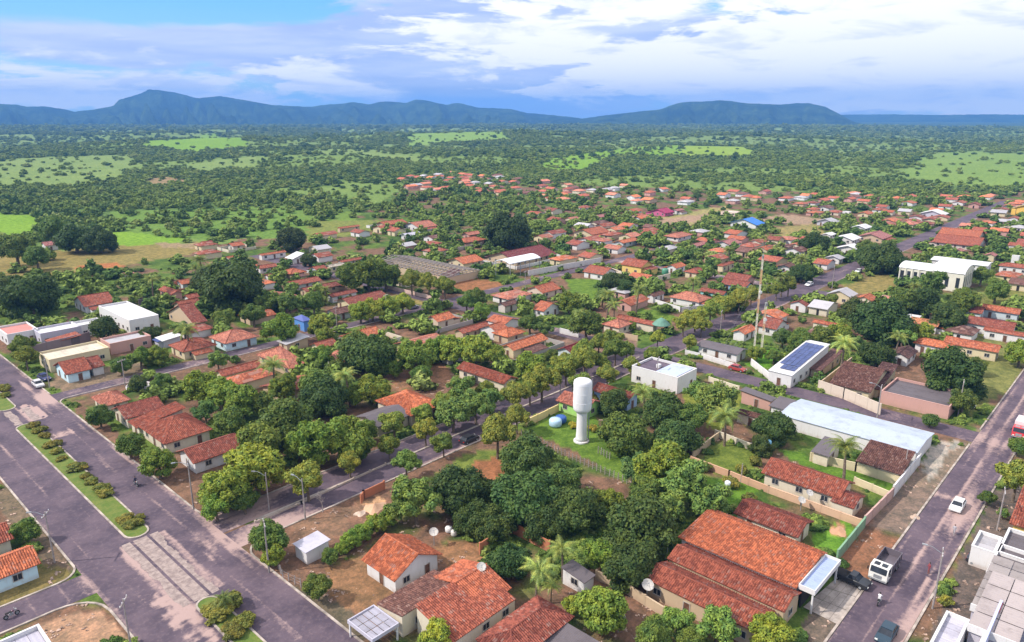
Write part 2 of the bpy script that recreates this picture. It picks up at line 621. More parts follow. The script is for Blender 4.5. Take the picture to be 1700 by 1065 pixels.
# (photograph outline of the patch on the ground, colour, share of trees that grow there, edge roughness in m)
PATCHES = [
    ([(-60, 352), (60, 358), (68, 382), (30, 402), (-60, 408)], GREEN_B, 0.03, 3),
    ([(180, 386), (250, 382), (315, 392), (300, 404), (190, 414)], GREEN_B, 0.04, 3),
    ([(185, 350), (480, 342), (610, 372), (560, 392), (330, 398), (200, 382)], (0.15, 0.24, 0.05), 0.30, 6),
    ([(-80, 432), (120, 414), (200, 408), (330, 402), (345, 418), (200, 440), (60, 466), (-80, 470)], OLIVE, 0.03, 2),
    ([(120, 444), (190, 434), (205, 441), (140, 450)], (0.42, 0.16, 0.07), 0.0, 2),
    ([(255, 402), (330, 404), (320, 412), (270, 410)], (0.34, 0.24, 0.15), 0.0, 2),
    ([(-200, 276), (60, 268), (228, 265), (220, 285), (150, 300), (60, 298), (-200, 302)], PALE, 0.10, 18),
    ([(300, 274), (420, 266), (425, 277), (330, 282)], PALE, 0.06, 12),
    ([(245, 297), (308, 295), (312, 306), (250, 308)], (0.32, 0.22, 0.12), 0.15, 6),
    ([(243, 244), (300, 233), (350, 229), (405, 238), (410, 247), (330, 250), (243, 247)], GREEN_B, 0.03, 15),
    ([(525, 253), (610, 252), (705, 263), (700, 268), (600, 261), (520, 260)], PALE, 0.08, 15),
    ([(675, 235), (720, 226), (850, 228), (846, 236), (760, 237), (680, 240)], (0.22, 0.33, 0.07), 0.07, 20),
    ([(545, 214), (700, 211), (860, 214), (840, 221), (600, 222)], PALE, 0.35, 50),
    ([(0, 226), (70, 224), (60, 232), (0, 234)], PALE, 0.2, 30),
    ([(905, 264), (980, 258), (1060, 250), (1135, 247), (1135, 262), (1020, 262), (960, 276), (905, 276)], GREEN_B, 0.12, 12),
    ([(1130, 246), (1235, 246), (1258, 259), (1130, 259)], (0.26, 0.36, 0.05), 0.02, 8),
    ([(1345, 248), (1420, 252), (1424, 270), (1395, 268)], PALE, 0.25, 14),
    ([(1530, 262), (1600, 258), (1780, 268), (1780, 296), (1640, 300), (1500, 286)], (0.20, 0.29, 0.07), 0.06, 10),
    ([(1370, 222), (1500, 220), (1600, 226), (1560, 234), (1400, 230)], PALE, 0.4, 40),
    ([(1280, 215), (1420, 216), (1410, 220), (1290, 220)], PALE, 0.4, 60),
    ([(505, 362), (640, 366), (640, 376), (560, 396), (512, 402)], (0.20, 0.22, 0.06), 0.05, 3),
    ([(500, 350), (600, 352), (590, 366), (505, 366)], (0.16, 0.24, 0.05), 0.3, 4),
    ([(1095, 362), (1205, 341), (1215, 352), (1140, 375)], (0.33, 0.28, 0.12), 0.03, 3),
    ([(1240, 362), (1300, 356), (1370, 362), (1370, 372), (1290, 372)], SOILP, 0.05, 3),
    ([(1290, 376), (1370, 370), (1370, 388), (1310, 394), (1288, 388)], (0.30, 0.24, 0.10), 0.03, 3),
    ([(1075, 366), (1215, 350), (1215, 356), (1120, 376), (1080, 374)], SOILP, 0.03, 3),
    ([(1640, 520), (1700, 500), (1700, 530)], GREEN_M, 0.1, 2),
    ([(1395, 475), (1470, 452), (1500, 470), (1490, 492), (1420, 488)], OLIVE, 0.0, 1),
    ([(1615, 480), (1700, 455), (1720, 490), (1640, 520), (1600, 500)], (0.20, 0.20, 0.06), 0.1, 2),
    ([(940, 462), (1010, 462), (1010, 500), (950, 508)], LAWN, 0.1, 1),
    ([(1030, 500), (1125, 525), (1110, 540), (1040, 515)], LAWN, 0.05, 1),
    ([(740, 458), (800, 462), (860, 478), (800, 486), (740, 478)], SOIL, 0.05, 2),
    ([(655, 485), (728, 497), (722, 512), (650, 494)], OLIVE, 0.02, 1),
    ([(1245, 592), (1290, 574), (1300, 588), (1270, 614), (1246, 612)], (0.13, 0.28, 0.03), 0.03, 1),
    ([(1130, 650), (1180, 636), (1232, 652), (1225, 700), (1190, 715), (1140, 690)], (0.19, 0.21, 0.04), 0.06, 1),
    ([(870, 712), (925, 684), (985, 690), (1050, 780), (1040, 800), (960, 752)], LAWN, 0.0, 0.5),
    ([(1175, 752), (1205, 730), (1262, 758), (1250, 782), (1200, 790), (1160, 770)], (0.15, 0.19, 0.04), 0.05, 0.6),
    ([(1160, 790), (1260, 795), (1250, 835), (1180, 832)], (0.12, 0.22, 0.03), 0.2, 1),
    ([(1348, 888), (1400, 862), (1425, 880), (1395, 922), (1350, 905)], (0.13, 0.26, 0.035), 0.0, 0.4),
    ([(1372, 870), (1400, 872), (1408, 888), (1386, 890)], (0.50, 0.27, 0.15), 0.0, 0.3),
    ([(1290, 740), (1345, 757), (1492, 800), (1478, 822), (1400, 798), (1310, 765)], (0.11, 0.20, 0.03), 0.0, 0.4),
    ([(1385, 925), (1432, 880), (1500, 895), (1445, 960), (1410, 950)], (0.28, 0.135, 0.085), 0.0, 0.5),
    ([(1440, 872), (1478, 822), (1530, 775), (1572, 792), (1500, 890)], GREYD, 0.0, 0.6),
    ([(1480, 822), (1550, 770), (1602, 735), (1640, 700), (1618, 730), (1560, 805)], (0.26, 0.19, 0.15), 0.0, 1),
    ([(1540, 800), (1560, 770), (1600, 730), (1555, 735), (1530, 765)], (0.42, 0.36, 0.33), 0.0, 1),
    ([(1600, 560), (1640, 530), (1700, 600), (1690, 640), (1610, 690), (1590, 660)], (0.20, 0.20, 0.07), 0.03, 1),
    ([(700, 800), (780, 752), (870, 742), (870, 790), (800, 820)], (0.17, 0.21, 0.05), 0.1, 1),
    ([(785, 765), (825, 757), (842, 780), (815, 806), (785, 800)], (0.36, 0.15, 0.08), 0.0, 0.5),
    ([(330, 850), (400, 870), (480, 880), (640, 830), (640, 860), (560, 905), (500, 960), (430, 930), (400, 905), (330, 870)], SOILD, 0.0, 0.8),
    ([(480, 870), (600, 835), (640, 845), (600, 880), (520, 905)], (0.24, 0.145, 0.10), 0.0, 0.8),
    ([(600, 835), (630, 822), (650, 840), (625, 855)], (0.58, 0.34, 0.20), 0.0, 0.3),
    ([(540, 940), (600, 925), (665, 985), (622, 1012), (590, 1018), (545, 990)], (0.27, 0.150, 0.085), 0.0, 0.5),
    ([(715, 905), (790, 895), (810, 935), (740, 945)], (0.30, 0.16, 0.09), 0.0, 0.5),
    ([(455, 962), (545, 990), (590, 1020), (640, 1065), (572, 1065)], (0.15, 0.12, 0.085), 0.0, 0.6),
    ([(640, 612), (740, 602), (762, 640), (640, 650)], (0.30, 0.16, 0.10), 0.0, 1),
    ([(940, 556), (1050, 548), (1060, 575), (960, 590), (930, 575)], (0.26, 0.16, 0.13), 0.02, 1),
    ([(270, 690), (330, 655), (355, 700), (300, 730)], SOILD, 0.3, 1),
    ([(300, 600), (440, 570), (470, 600), (330, 640)], SOILD, 0.4, 1),
    ([(700, 780), (700, 840), (560, 880), (640, 830)], SOILD, 0.0, 0.8),
    ([(80, 640), (110, 655), (250, 618), (240, 600), (150, 610), (90, 620)], (0.24, 0.17, 0.12), 0.0, 0.6),
    ([(120, 680), (135, 672), (220, 740), (345, 845), (325, 852)], SOILD, 0.0, 0.6),
    ([(70, 940), (125, 945), (110, 967), (0, 1012), (-60, 1035), (-60, 960)], (0.22, 0.17, 0.07), 0.0, 0.4),
    ([(100, 900), (125, 945), (70, 940), (60, 880)], (0.17, 0.12, 0.09), 0.0, 0.4),
    ([(10, 802), (37, 835), (67, 872), (100, 905), (50, 900), (-20, 830)], (0.19, 0.14, 0.10), 0.0, 0.5),
    ([(70, 1030), (140, 1015), (172, 1015), (212, 1065), (60, 1100)], (0.42, 0.25, 0.17), 0.0, 0.5),
    ([(1360, 640), (1480, 600), (1600, 600), (1480, 660)], SOILD, 0.1, 1),
    ([(1330, 1035), (1352, 1008), (1440, 960), (1400, 1065), (1330, 1100)], (0.17, 0.13, 0.11), 0.0, 0.5),
    ([(1470, 1200), (1545, 1065), (1600, 915), (1650, 815), (1700, 800), (1800, 860), (1900, 1200)], (0.15, 0.115, 0.105), 0.0, 0.5),
]


def _open(poly):
    # far clearings reach a little further towards the town, so the wood in front does not hide them
    yc = sum(p[1] for p in poly) / len(poly)
    if yc > 300:
        return poly
    return [(x, yc + (y - yc) * 1.45 + 3.0) for x, y in poly]


PATCH_W = [([at(*p) for p in _open(poly)], col, k * (.5 if poly[0][1] < 300 else 1), e) for poly, col, k, e in PATCHES]
TOWN_PX = [(-400, 455), (0, 452), (320, 415), (420, 392), (560, 380), (640, 330), (690, 300), (860, 296), (1000, 308), (1290, 318), (1700, 312), (2100, 330), (2400, 1400), (-900, 1400)]
TOWN = [at(*p) for p in TOWN_PX[:-2]] + [(60, -160), (-160, 60)]


def cover_at(x, y):
    """Colour of the ground and how much of the wood grows there."""
    n = fbm(x / 9, y / 9, 4, 1)
    n2 = fbm(x / 45, y / 45, 4, 9)
    nb = fbm(x / 170, y / 170, 4, 21)
    db = np.hypot(x, y)
    kb = np.clip((db - 700) / 900, 0, 1)
    nb = nb * (1 - kb) + fbm(x / 480, y / 480, 5, 22) * kb
    shape = x.shape + (3,)
    col = np.empty(shape)
    forest = np.array((0.115, 0.180, 0.048))
    grass = np.array((0.165, 0.240, 0.055))
    pale = np.array(PALE)
    w = np.clip((nb - 0.50) / 0.07, 0, 1)[..., None]
    col[:] = forest * (1 - w) + (grass * 0.6 + pale * 0.4) * w
    dens = np.where(nb > 0.56, 0.16, np.where(nb > 0.52, .5, 0.95))
    d = np.hypot(x, y)
    col[d > 4200] = (0.055, 0.095, 0.035)
    farm = (d > 1300) & (d < 4200) & (fbm(x / 260, y / 700, 3, 77) > 0.60)
    col[farm] = (0.19, 0.26, 0.08)
    dens = np.where(farm, 0.15, dens)
    town = in_poly(x, y, TOWN)
    tw = np.clip((0.62 * n + 0.38 * n2 - 0.455) / 0.07, 0, 1)[..., None]
    gw = np.clip((fbm(x / 5, y / 5, 4, 33) - 0.4) / 0.2, 0, 1)[..., None]
    tcol = (np.array((0.075, 0.125, 0.030)) * (1 - gw) + np.array((0.125, 0.185, 0.040)) * gw) * (1 - tw) + np.array(SOILD) * tw
    col[town] = tcol[town]
    for poly, c, k, e in PATCH_W:
        ox = (fbm(x / max(e, .3) / 1.7, y / max(e, .3) / 1.7, 3, 3) - 0.5) * 2.6 * e
        oy = (fbm(x / max(e, .3) / 1.7, y / max(e, .3) / 1.7, 3, 4) - 0.5) * 2.6 * e
        m = in_poly(x + ox, y + oy, poly)
        col[m] = c
        dens = np.where(m, k, dens)
    return col, dens, town


def build_ground():
    fine = np.radians(np.linspace(-45, 45, 440))
    coarse = np.radians(np.linspace(45, 315, 46))[1:-1]
    ang = np.concatenate([fine, coarse]) + HEAD
    radii = [3.0, 20.0, 40.0, 52.0]
    while radii[-1] < 700:
        radii.append(radii[-1] * 1.0115)
    while radii[-1] < 5000:
        radii.append(radii[-1] * 1.025)
    while radii[-1] < 8800:
        radii.append(radii[-1] * 1.12)
    radii = np.array(radii)
    A, R = np.meshgrid(ang, radii)
    X, Y = R * np.cos(A), R * np.sin(A)
    Z = terrain_z(X, Y)
    col, _, _ = cover_at(X, Y)
    n = len(ang)
    idx = np.arange(X.size).reshape(X.shape)
    nx = np.roll(idx, -1, axis=1)
    quads = np.stack([idx[:-1], idx[1:], nx[1:], nx[:-1]], -1).reshape(-1, 4)
    me = bpy.data.meshes.new('ground')
    co = np.stack([X, Y, Z], -1).reshape(-1, 3)
    nv, nf = len(co), len(quads)
    me.vertices.add(nv)
    me.vertices.foreach_set('co', co.astype(np.float32).ravel())
    me.loops.add(nf * 4)
    me.loops.foreach_set('vertex_index', quads.astype(np.int32).ravel())
    me.polygons.add(nf)
    me.polygons.foreach_set('loop_start', np.arange(0, nf * 4, 4, dtype=np.int32))
    me.polygons.foreach_set('use_smooth', np.ones(nf, bool))
    at_ = me.color_attributes.new('cover', 'FLOAT_COLOR', 'POINT')
    c4 = np.ones((nv, 4), np.float32)
    c4[:, :3] = col.reshape(-1, 3)
    at_.data.foreach_set('color', c4.ravel())
    me.update()
    me.validate()
    link('ground', me, M['ground'], kind='structure', label='green and reddish earth land running from the town to the far hills')


build_ground()

# mountain skylines: (px, py) on the photograph, distance of the crest, of the foot and of the back
RIDGE_A = [(-420, 178), (-250, 168), (-120, 176), (0, 172), (25, 173), (46, 177), (71, 176), (102, 180), (124, 185), (152, 182), (187, 176), (198, 165), (216, 160), (233, 155), (247, 148), (262, 149), (272, 150), (300, 155), (328, 163), (345, 161), (367, 159), (395, 164), (420, 168), (452, 174), (515, 177), (544, 173), (566, 172), (586, 169), (613, 173), (635, 168), (652, 168), (673, 171), (691, 165), (704, 166), (719, 169), (741, 174), (758, 170), (772, 173), (793, 178), (850, 181), (875, 187), (931, 192), (963, 196), (1010, 197), (1060, 199)]
RIDGE_B = [(905, 205), (963, 197), (985, 194), (1005, 191), (1058, 185), (1093, 182), (1122, 172), (1135, 169), (1170, 168), (1199, 166), (1220, 168), (1241, 171), (1270, 172), (1298, 173), (1320, 171), (1343, 171), (1368, 176), (1396, 190), (1411, 199), (1430, 206)]
RIDGE_C = [(1330, 192), (1400, 190), (1480, 189.4), (1560, 190.4), (1640, 189.2), (1700, 190), (1820, 189), (1950, 190.5), (2100, 190)]


def ridge_mesh(name, label, prof, d_crest, d_foot, d_back, seed, relief):
    us = np.array([p[0] for p in prof], float)
    vs = np.array([p[1] for p in prof], float)
    n = int((us[-1] - us[0]) / 4)
    px = np.linspace(us[0], us[-1], n)
    py = np.interp(px, us, vs)
    py = py + (vnoise(px / 5.0, px * 0, seed) - 0.5) * 0.9
    rows = np.concatenate([np.linspace(0, 1, 26), np.linspace(1, 2, 8)[1:]])
    V = np.zeros((len(rows), n, 3))
    a = (px - 850) / FPX
    th = np.arctan2(a, math.cos(PITCH) + (342 / FPX) * math.sin(PITCH))   # bearing from the heading
    dc = d_crest * (1 + 0.10 * (vnoise(px / 60.0, px * 0 + 3, seed) - 0.5))
    b = -(py - 532.5) / FPX
    f = math.cos(PITCH) + b * math.sin(PITCH)
    el = (-math.sin(PITCH) + b * math.cos(PITCH)) / np.hypot(a, f)
    th = np.arctan2(a, f)
    zc = CAMZ + el * dc
    base = 0.0
    for i, r in enumerate(rows):
        if r <= 1:
            d = d_foot + (dc - d_foot) * r
            k = r ** 1.35
            rel = relief * math.sin(math.pi * r) * (np.abs(fbm(px / 17.0 + 3 * math.sin(r * 1.5), px * 0 + r * 2.2, 4, seed + 7) * 2 - 1) * 1.6 - 0.75)
        else:
            d = dc + (d_back - d_crest) * (r - 1)
            k = (1 - (r - 1)) ** 1.2
            rel = 0
        z = base + (zc - base) * k + rel * 1.0 * np.clip(zc / 200, 0, 1)
        z = np.where(r > 0.999, z, np.minimum(z, CAMZ + (zc - CAMZ) * d / dc - 4 * (1 - r)))
        z = np.maximum(z, -4)
        # bearings fan out from the point the valley is seen from; distances are real
        bear = HEAD - th
        V[i, :, 0] = d * np.cos(bear)
        V[i, :, 1] = d * np.sin(bear)
        V[i, :, 2] = z
    V[0, :, 2] = -6
    V[-1, :, 2] = -6
    m = MB()
    idx = np.arange(len(rows) * n).reshape(len(rows), n)
    me = bpy.data.meshes.new(name)
    q = np.stack([idx[:-1, :-1], idx[:-1, 1:], idx[1:, 1:], idx[1:, :-1]], -1).reshape(-1, 4)
    me.from_pydata(V.reshape(-1, 3).tolist(), [], q.tolist())
    me.polygons.foreach_set('use_smooth', [True] * len(me.polygons))
    link(name, me, M['hill'], kind='structure', label=label)


ridge_mesh('mountain_range', 'long blue wooded mountain range with a blunt peak at its left', RIDGE_A, 6500, 4300, 8200, 3, 130)
ridge_mesh('mountain', 'flat topped dark green mountain standing alone right of the range', RIDGE_B, 5600, 4200, 6900, 8, 110)
ridge_mesh('far_plateau', 'low blue plateau along the horizon on the right', RIDGE_C, 8400, 7600, 9300, 12, 6)

# ------------------------------------------------------------------ roads
# dust(x, y): how much sand lies on the asphalt


def road_sheet(name, x0, x1, y0, y1, z, dust, step=0.5, label=None):
    nx = max(2, int((x1 - x0) / step) + 1)
    ny = max(2, int((y1 - y0) / step) + 1)
    xs, ys = np.linspace(x0, x1, nx), np.linspace(y0, y1, ny)
    X, Y = np.meshgrid(xs, ys)
    D = np.clip(dust(X, Y), -0.3, 1.5)
    idx = np.arange(X.size).reshape(X.shape)
    q = np.stack([idx[:-1, :-1], idx[:-1, 1:], idx[1:, 1:], idx[1:, :-1]], -1).reshape(-1, 4)
    me = bpy.data.meshes.new(name)
    me.from_pydata(np.stack([X, Y, X * 0 + z], -1).reshape(-1, 3).tolist(), [], q.tolist())
    a = me.attributes.new('dust', 'FLOAT', 'POINT')
    a.data.foreach_set('value', D.astype(np.float32).ravel())
    link(name, me, M['road'], kind='structure', label=label)
    ROADS.append((x0, x1, y0, y1))


ROADS = []


def gs(v, c, w):
    return np.exp(-((v - c) / w) ** 2)


def dust_av(x, y):
    n = fbm(x / 1.2, y / 9, 4, 31)
    m = 0.14 + 0.6 * (n - 0.5) + 0.9 * (fbm(x / 0.45, y / 22, 3, 35) - 0.5)
    m = m + 0.35 * gs(x, 22.8, 0.8) + 0.3 * gs(x, 40.7, 1.0)
    m = m + 0.22 * gs(x, 26.5, 0.35) + 0.16 * gs(x, 37.5, 0.4)
    m = m + 0.75 * gs(y, 94, 6) * (x > 36) * fbm(x / 2, y / 2, 3, 5)          # red soil carried out of the middle street
    m = m + 0.5 * ((y > 82) & (y < 104) & (x > 28.4 - 0.10 * (104 - y) * 0.4) & (x < 31)) * (0.6 + 0.6 * n)
    m = m + 0.6 * ((y > 84) & (y < 104) & (x > 33) & (x < 35.2)) * (0.5 + 0.6 * n)
    m = m + 0.8 * ((y > 62) & (y < 88) & (x > 26.6) & (x < 30.3)) * np.clip(fbm(x / 3, y / 0.8, 3, 8) * 2.2 - 0.75, 0, 1)
    m = m + 1.0 * gs(y, 153, 1.3) * (x > 33.3) * (x < 38) * fbm(x, y, 2, 6) * 1.6
    m = m + 0.85 * ((y > 164) & (y < 176)) * (x > 33) * (x < 36.5) * (fbm(x, y / 4, 3, 2) > 0.42)
    m = m + 0.8 * gs(y, 177, 4) * gs(x, 39.3, 1) + 0.8 * gs(y, 188, 5) * gs(x, 38.8, 0.5)
    m = m + 0.5 * gs(y, 176, 5) * (x > 38)
    return m


def dust_right(x, y):
    n = fbm(x / 12, y / 1.0, 4, 41)
    m = 0.10 + 0.5 * (n - 0.5) + 0.9 * (fbm(x / 26, y / 0.4, 3, 45) - 0.5)
    m = m + 0.55 * gs(y, 18.6, 0.45) * (0.6 + 0.8 * fbm(x / 5, y, 2, 3)) + 0.32 * gs(y, 17.0, 0.35)
    m = m + 0.35 * gs(y, 15.0, 1.2) + 0.35 * gs(y, 21.6, 0.9)
    m = m + 0.5 * (x > 70) * (x < 100) * (y < 16.8) * (0.3 + n)
    m = m + 0.5 * gs(x, 126, 1.2) * (y > 18.5) + 0.45 * gs(x, 122, 7) * gs(y, 16.6, 1.2) * 1.5
    m = m + 0.35 * gs(x, 155, 5) * fbm(x / 2, y / 2, 3, 3) * 1.5
    return m


def dust_mid(x, y):
    n = fbm(x / 10, y / 1.2, 4, 51)
    return 0.24 + 0.5 * (n - 0.5) + 0.7 * (fbm(x / 20, y / 0.5, 3, 55) - 0.5) + 0.6 * gs(x, 46, 6) + 0.4 * gs(y, 91, 0.7) + 0.4 * gs(y, 102, 0.8) + 0.3 * gs(x, 155, 4)


def dust_dirt(x, y):
    return 0.30 + 0.9 * (fbm(x / 4, y / 4, 4, 61) - 0.5)


def dust_soil(x, y):
    return 0.62 + 0.9 * (fbm(x / 3, y / 3, 4, 62) - 0.5)


Z0 = 0.02
road_sheet('avenue', 22.8, 30.3, 20, 560, Z0, dust_av, 0.5, 'left carriageway of the wide avenue, purple grey asphalt')
road_sheet('avenue', 33.3, 40.7, 20, 560, Z0, dust_av, 0.5, 'right carriageway of the wide avenue, purple grey asphalt')
road_sheet('avenue_crossing', 30.3, 33.3, 20, 560, Z0 - 0.004, dust_av, 0.5, 'asphalt between the ends of the planted medians')
road_sheet('side_street', -60, 22.8, 95.0, 100.6, Z0, dust_av, 0.6, 'side street joining the avenue at the lower left')
road_sheet('middle_street', 40.7, 152.5, 96.35, 102.0, Z0, dust_mid, 0.5, 'upper lane of the tree lined middle street')
road_sheet('middle_street', 40.7, 152.5, 91.0, 95.9, Z0, dust_mid, 0.5, 'lower lane of the tree lined middle street')
road_sheet('middle_street', 158.5, 900, 91.0, 99.5, Z0, dust_mid, 1.2, 'middle street running on through the far part of town')
road_sheet('back_street', 40.7, 152.5, 172.8, 178.0, Z0, dust_dirt, 0.7, 'pale back street parallel to the middle street')
road_sheet('back_street', 158.5, 330, 172.8, 178.0, Z0, dust_dirt, 0.9, 'pale back street running on behind the school')
road_sheet('cross_street', 152.5, 158.5, 21.6, 91.0, Z0, dust_dirt, 0.6, 'cross street between the middle street and the right road')
road_sheet('cross_street', 152.5, 158.5, 91.0, 300, Z0 + 0.004, dust_dirt, 0.8, 'cross street beyond the middle street')
road_sheet('right_road', 50, 900, 15.0, 21.6, Z0 + 0.008, dust_right, 0.6, 'sandy purple road running up the right side')
road_sheet('far_street', 252, 258, 21.6, 91.0, Z0, dust_dirt, 1.0, 'far cross street behind the church')
road_sheet('far_street', 252, 258, 99.5, 172.8, Z0, dust_soil, 1.0, 'far cross street left of the tall mast')

# kerbs: real steps 0.14 m high


def kerb(pts, w=0.28, h=0.14, name='kerb', label=None):
    m = MB()
    for (a, b) in zip(pts[:-1], pts[1:]):
        a, b = Vector((*a, 0)), Vector((*b, 0))
        L = (b - a).length
        if L < 0.05:
            continue
        d = (b - a) / L
        nrm = Vector((-d.y, d.x, 0)) * w / 2
        k = max(1, int(L / 12))
        for i in range(k):
            p, q = a + d * (L * i / k), a + d * (L * (i + 1) / k - (0.03 if i < k - 1 else -0.04))
            z0, z1 = -0.05, h + random.uniform(-0.01, 0.01)
            c = [p - nrm, q - nrm, q + nrm, p + nrm]
            lo = [(v.x, v.y, z0) for v in c]
            hi = [(v.x, v.y, z1) for v in c]
            m.face(hi)
            for j in range(4):
                m.face([lo[j], lo[(j + 1) % 4], hi[(j + 1) % 4], hi[j]])
    return m.build(name, M['kerb'], None, None, 'structure', label=label)


def arc(cx, cy, r, a0, a1, n=7):
    return [(cx + r * math.cos(math.radians(a0 + (a1 - a0) * i / (n - 1))), cy + r * math.sin(math.radians(a0 + (a1 - a0) * i / (n - 1)))) for i in range(n)]


kerb(arc(44.3, 105.5, 3.5, 270, 180) + [(40.8, 171)] + arc(43.2, 171, 2.4, 180, 90, 5) + [(150, 172.7)], label='kerb round the block above the middle street')
kerb([(40.8, 178.2), (40.8, 560)], label='kerb of the upper avenue block')
kerb([(40.8, 20), (40.8, 87.5)] + arc(44.3, 87.5, 3.5, 180, 90) + [(150, 91.0)], label='kerb of the block below the middle street')
kerb([(44.3, 102.1), (152, 102.1)], label='kerb above the middle street')
kerb([(22.7, 560), (22.7, 103.5)] + arc(20, 103.5, 2.7, 0, -90, 6) + [(-60, 100.8)], label='kerb round the corner house at lower left')
kerb([(22.7, 20), (22.7, 90)] + arc(18, 90.4, 4.6, 0, 90, 7) + [(-60, 94.9)], label='kerb round the pale soil corner at lower left')
kerb([(50, 21.8), (151, 21.8)], label='kerb left of the right road')
kerb([(50, 14.8), (700, 14.8)], label='kerb right of the right road')
kerb([(160, 21.8), (700, 21.8)], label='kerb of the far right road')
kerb([(46, 96.12), (152, 96.12)], 0.42, 0.16, label='narrow divider down the middle street')
PX_WIDE = []

# planted medians of the avenue


def median(x0, x1, y0, y1, label):
    r = (x1 - x0) / 2
    cx = (x0 + x1) / 2
    pts = arc(cx, y0 + r, r, 180, 360, 9) + arc(cx, y1 - r, r, 0, 180, 9)
    m = MB()
    m.face([(x, y, 0.12) for x, y in pts])
    m.build('median', M['lawn'], None, None, 'structure', label=label)
    kerb(pts + [pts[0]], 0.26, 0.16, 'median_kerb', label='pale kerb of the ' + label)


def _lawn(nt, bs):
    p = pos(nt)
    n = nt.noise(p, 0.8, 6, 0.7)
    n2 = nt.noise(p, 5.0, 4, 0.7)
    c = nt.mix(nt.ramp(n, 0.35, 0.65), (0.095, 0.15, 0.028), (0.17, 0.19, 0.045))
    c = nt.mix(nt.ramp(n2, 0.4, 0.7, 0, 0.6), c, (0.08, 0.14, 0.02))
    nt.put(bs.inputs['Base Color'], c)
    bs.inputs['Roughness'].default_value = 0.95
    bump(nt, bs, n2, 0.6, 0.1)


M['lawn'] = mat('median_grass', _lawn)
median(30.3, 33.0, 20, 83.5, 'grass median at the bottom of the avenue')
median(30.3, 33.6, 104.5, 163.5, 'long grass median in the middle of the avenue')
median(30.3, 33.6, 174.5, 420, 'grass median at the upper left of the avenue')

# paved apron between the first two medians, with two gutters
m = MB()
for i, (x0, x1) in enumerate(((28.9, 30.25), (30.65, 32.6), (33.0, 34.4))):
    n = 72
    j0 = j1 = .3
    for k in range(n):
        y0 = 83.8 + k * (104 - 83.8) / n
        y1 = y0 + (104 - 83.8) / n + (0.0 if k % 9 else -0.03)
        j0 = min(.9, max(0, j0 + random.uniform(-.14, .14))) if i == 0 else 0
        j1 = min(.9, max(0, j1 + random.uniform(-.16, .16))) if i == 2 else 0
        if i == 2 and k < 0:
            continue
        m.box(x0 + j0, x1 - j1, y0, y1, 0.0, 0.035 + (k // 9 % 2) * .004)
m.build('pavement', M['pave'], None, None, 'structure', label='worn pale apron between the two nearest medians')
m = MB()
n = 8
for i, (x0, x1) in enumerate(((30.6, 32.4), (33.7, 35.6))):
    for k in range(n):
        y0 = 164.2 + k * 1.2
        m.box(x0 + random.uniform(0, .3), x1 - random.uniform(0, .4), y0, y0 + 1.15, 0.0, 0.035 + random.uniform(0, 0.006))
m.build('pavement', M['pave'], None, None, 'structure', label='worn pale apron between the upper medians')
# concrete yard by the big orange roof
m = MB()
yp = [at(1333, 1008), at(1388, 960), at(1435, 970), at(1390, 1037)]
for i in range(4):
    for j in range(3):
        def lp(u, v):
            a = Vector(yp[0]).lerp(Vector(yp[3]), u)
            b = Vector(yp[1]).lerp(Vector(yp[2]), u)
            return a.lerp(b, v)
        q = [lp(i / 4 + .004, j / 3 + .004), lp((i + 1) / 4 - .004, j / 3 + .004), lp((i + 1) / 4 - .004, (j + 1) / 3 - .004), lp(i / 4 + .004, (j + 1) / 3 - .004)]
        m.face([(p.x, p.y, 0.06) for p in q])
m.build('pavement', M['conc'], None, None, 'structure', label='pale concrete yard in front of the big orange roof')

# ------------------------------------------------------------------ houses
HS = 0.78          # storeys of these low houses against the nominal heights below
OCC = []          # footprints (x0, x1, y0, y1) taken by houses
HOUSES = []       # (root, px, py, words) for the label writer
ORANGE = (0.66, 0.205, 0.095)
ORANGE2 = (0.54, 0.165, 0.085)
RED = (0.42, 0.125, 0.075)
RED2 = (0.33, 0.098, 0.066)
BROWN = (0.20, 0.095, 0.074)
DBROWN = (0.17, 0.085, 0.075)
SALMON = (0.60, 0.225, 0.145)
PINKR = (0.55, 0.23, 0.20)
GREYR = (0.13, 0.11, 0.12)
LGREY = (0.42, 0.40, 0.42)
WHITE = (0.66, 0.645, 0.65)
LILAC = (0.48, 0.46, 0.54)
CREAM = (0.60, 0.51, 0.34)
CREAM2 = (0.62, 0.55, 0.44)
TAN = (0.50, 0.38, 0.26)
BLUEW = (0.55, 0.72, 0.80)
PINKW = (0.52, 0.30, 0.26)
YELLOW = (0.68, 0.50, 0.16)


def rect(h, L=None, R=None, N=None, F=None, a=None, b=None):
    """Grid rectangle from roof corners seen in the photograph: L left, R right, N near, F far, at height h."""
    h = h * HS
    xs0, xs1, ys0, ys1 = [], [], [], []
    for p, (sx, sy) in ((L, (0, 1)), (R, (1, 0)), (N, (0, 0)), (F, (1, 1))):
        if p:
            x, y = at(p[0], p[1], h)
            (xs1 if sx else xs0).append(x)
            (ys1 if sy else ys0).append(y)
    mean = lambda l: sum(l) / len(l)
    if xs0 and not xs1:
        x0 = mean(xs0); x1 = x0 + a
    elif xs1 and not xs0:
        x1 = mean(xs1); x0 = x1 - a
    else:
        x0, x1 = mean(xs0), mean(xs1)
    if ys0 and not ys1:
        y0 = mean(ys0); y1 = y0 + b
    elif ys1 and not ys0:
        y1 = mean(ys1); y0 = y1 - b
    else:
        y0, y1 = mean(ys0), mean(ys1)
    if x1 - x0 < 2: x1 = x0 + (a or 5)
    if y1 - y0 < 2: y1 = y0 + (b or 5)
    return x0, x1, y0, y1


_wm = {}
YARDS = []


def shade(c, a, b):
    k = random.uniform(a, b)
    return tuple(min(1, v * k) for v in c)



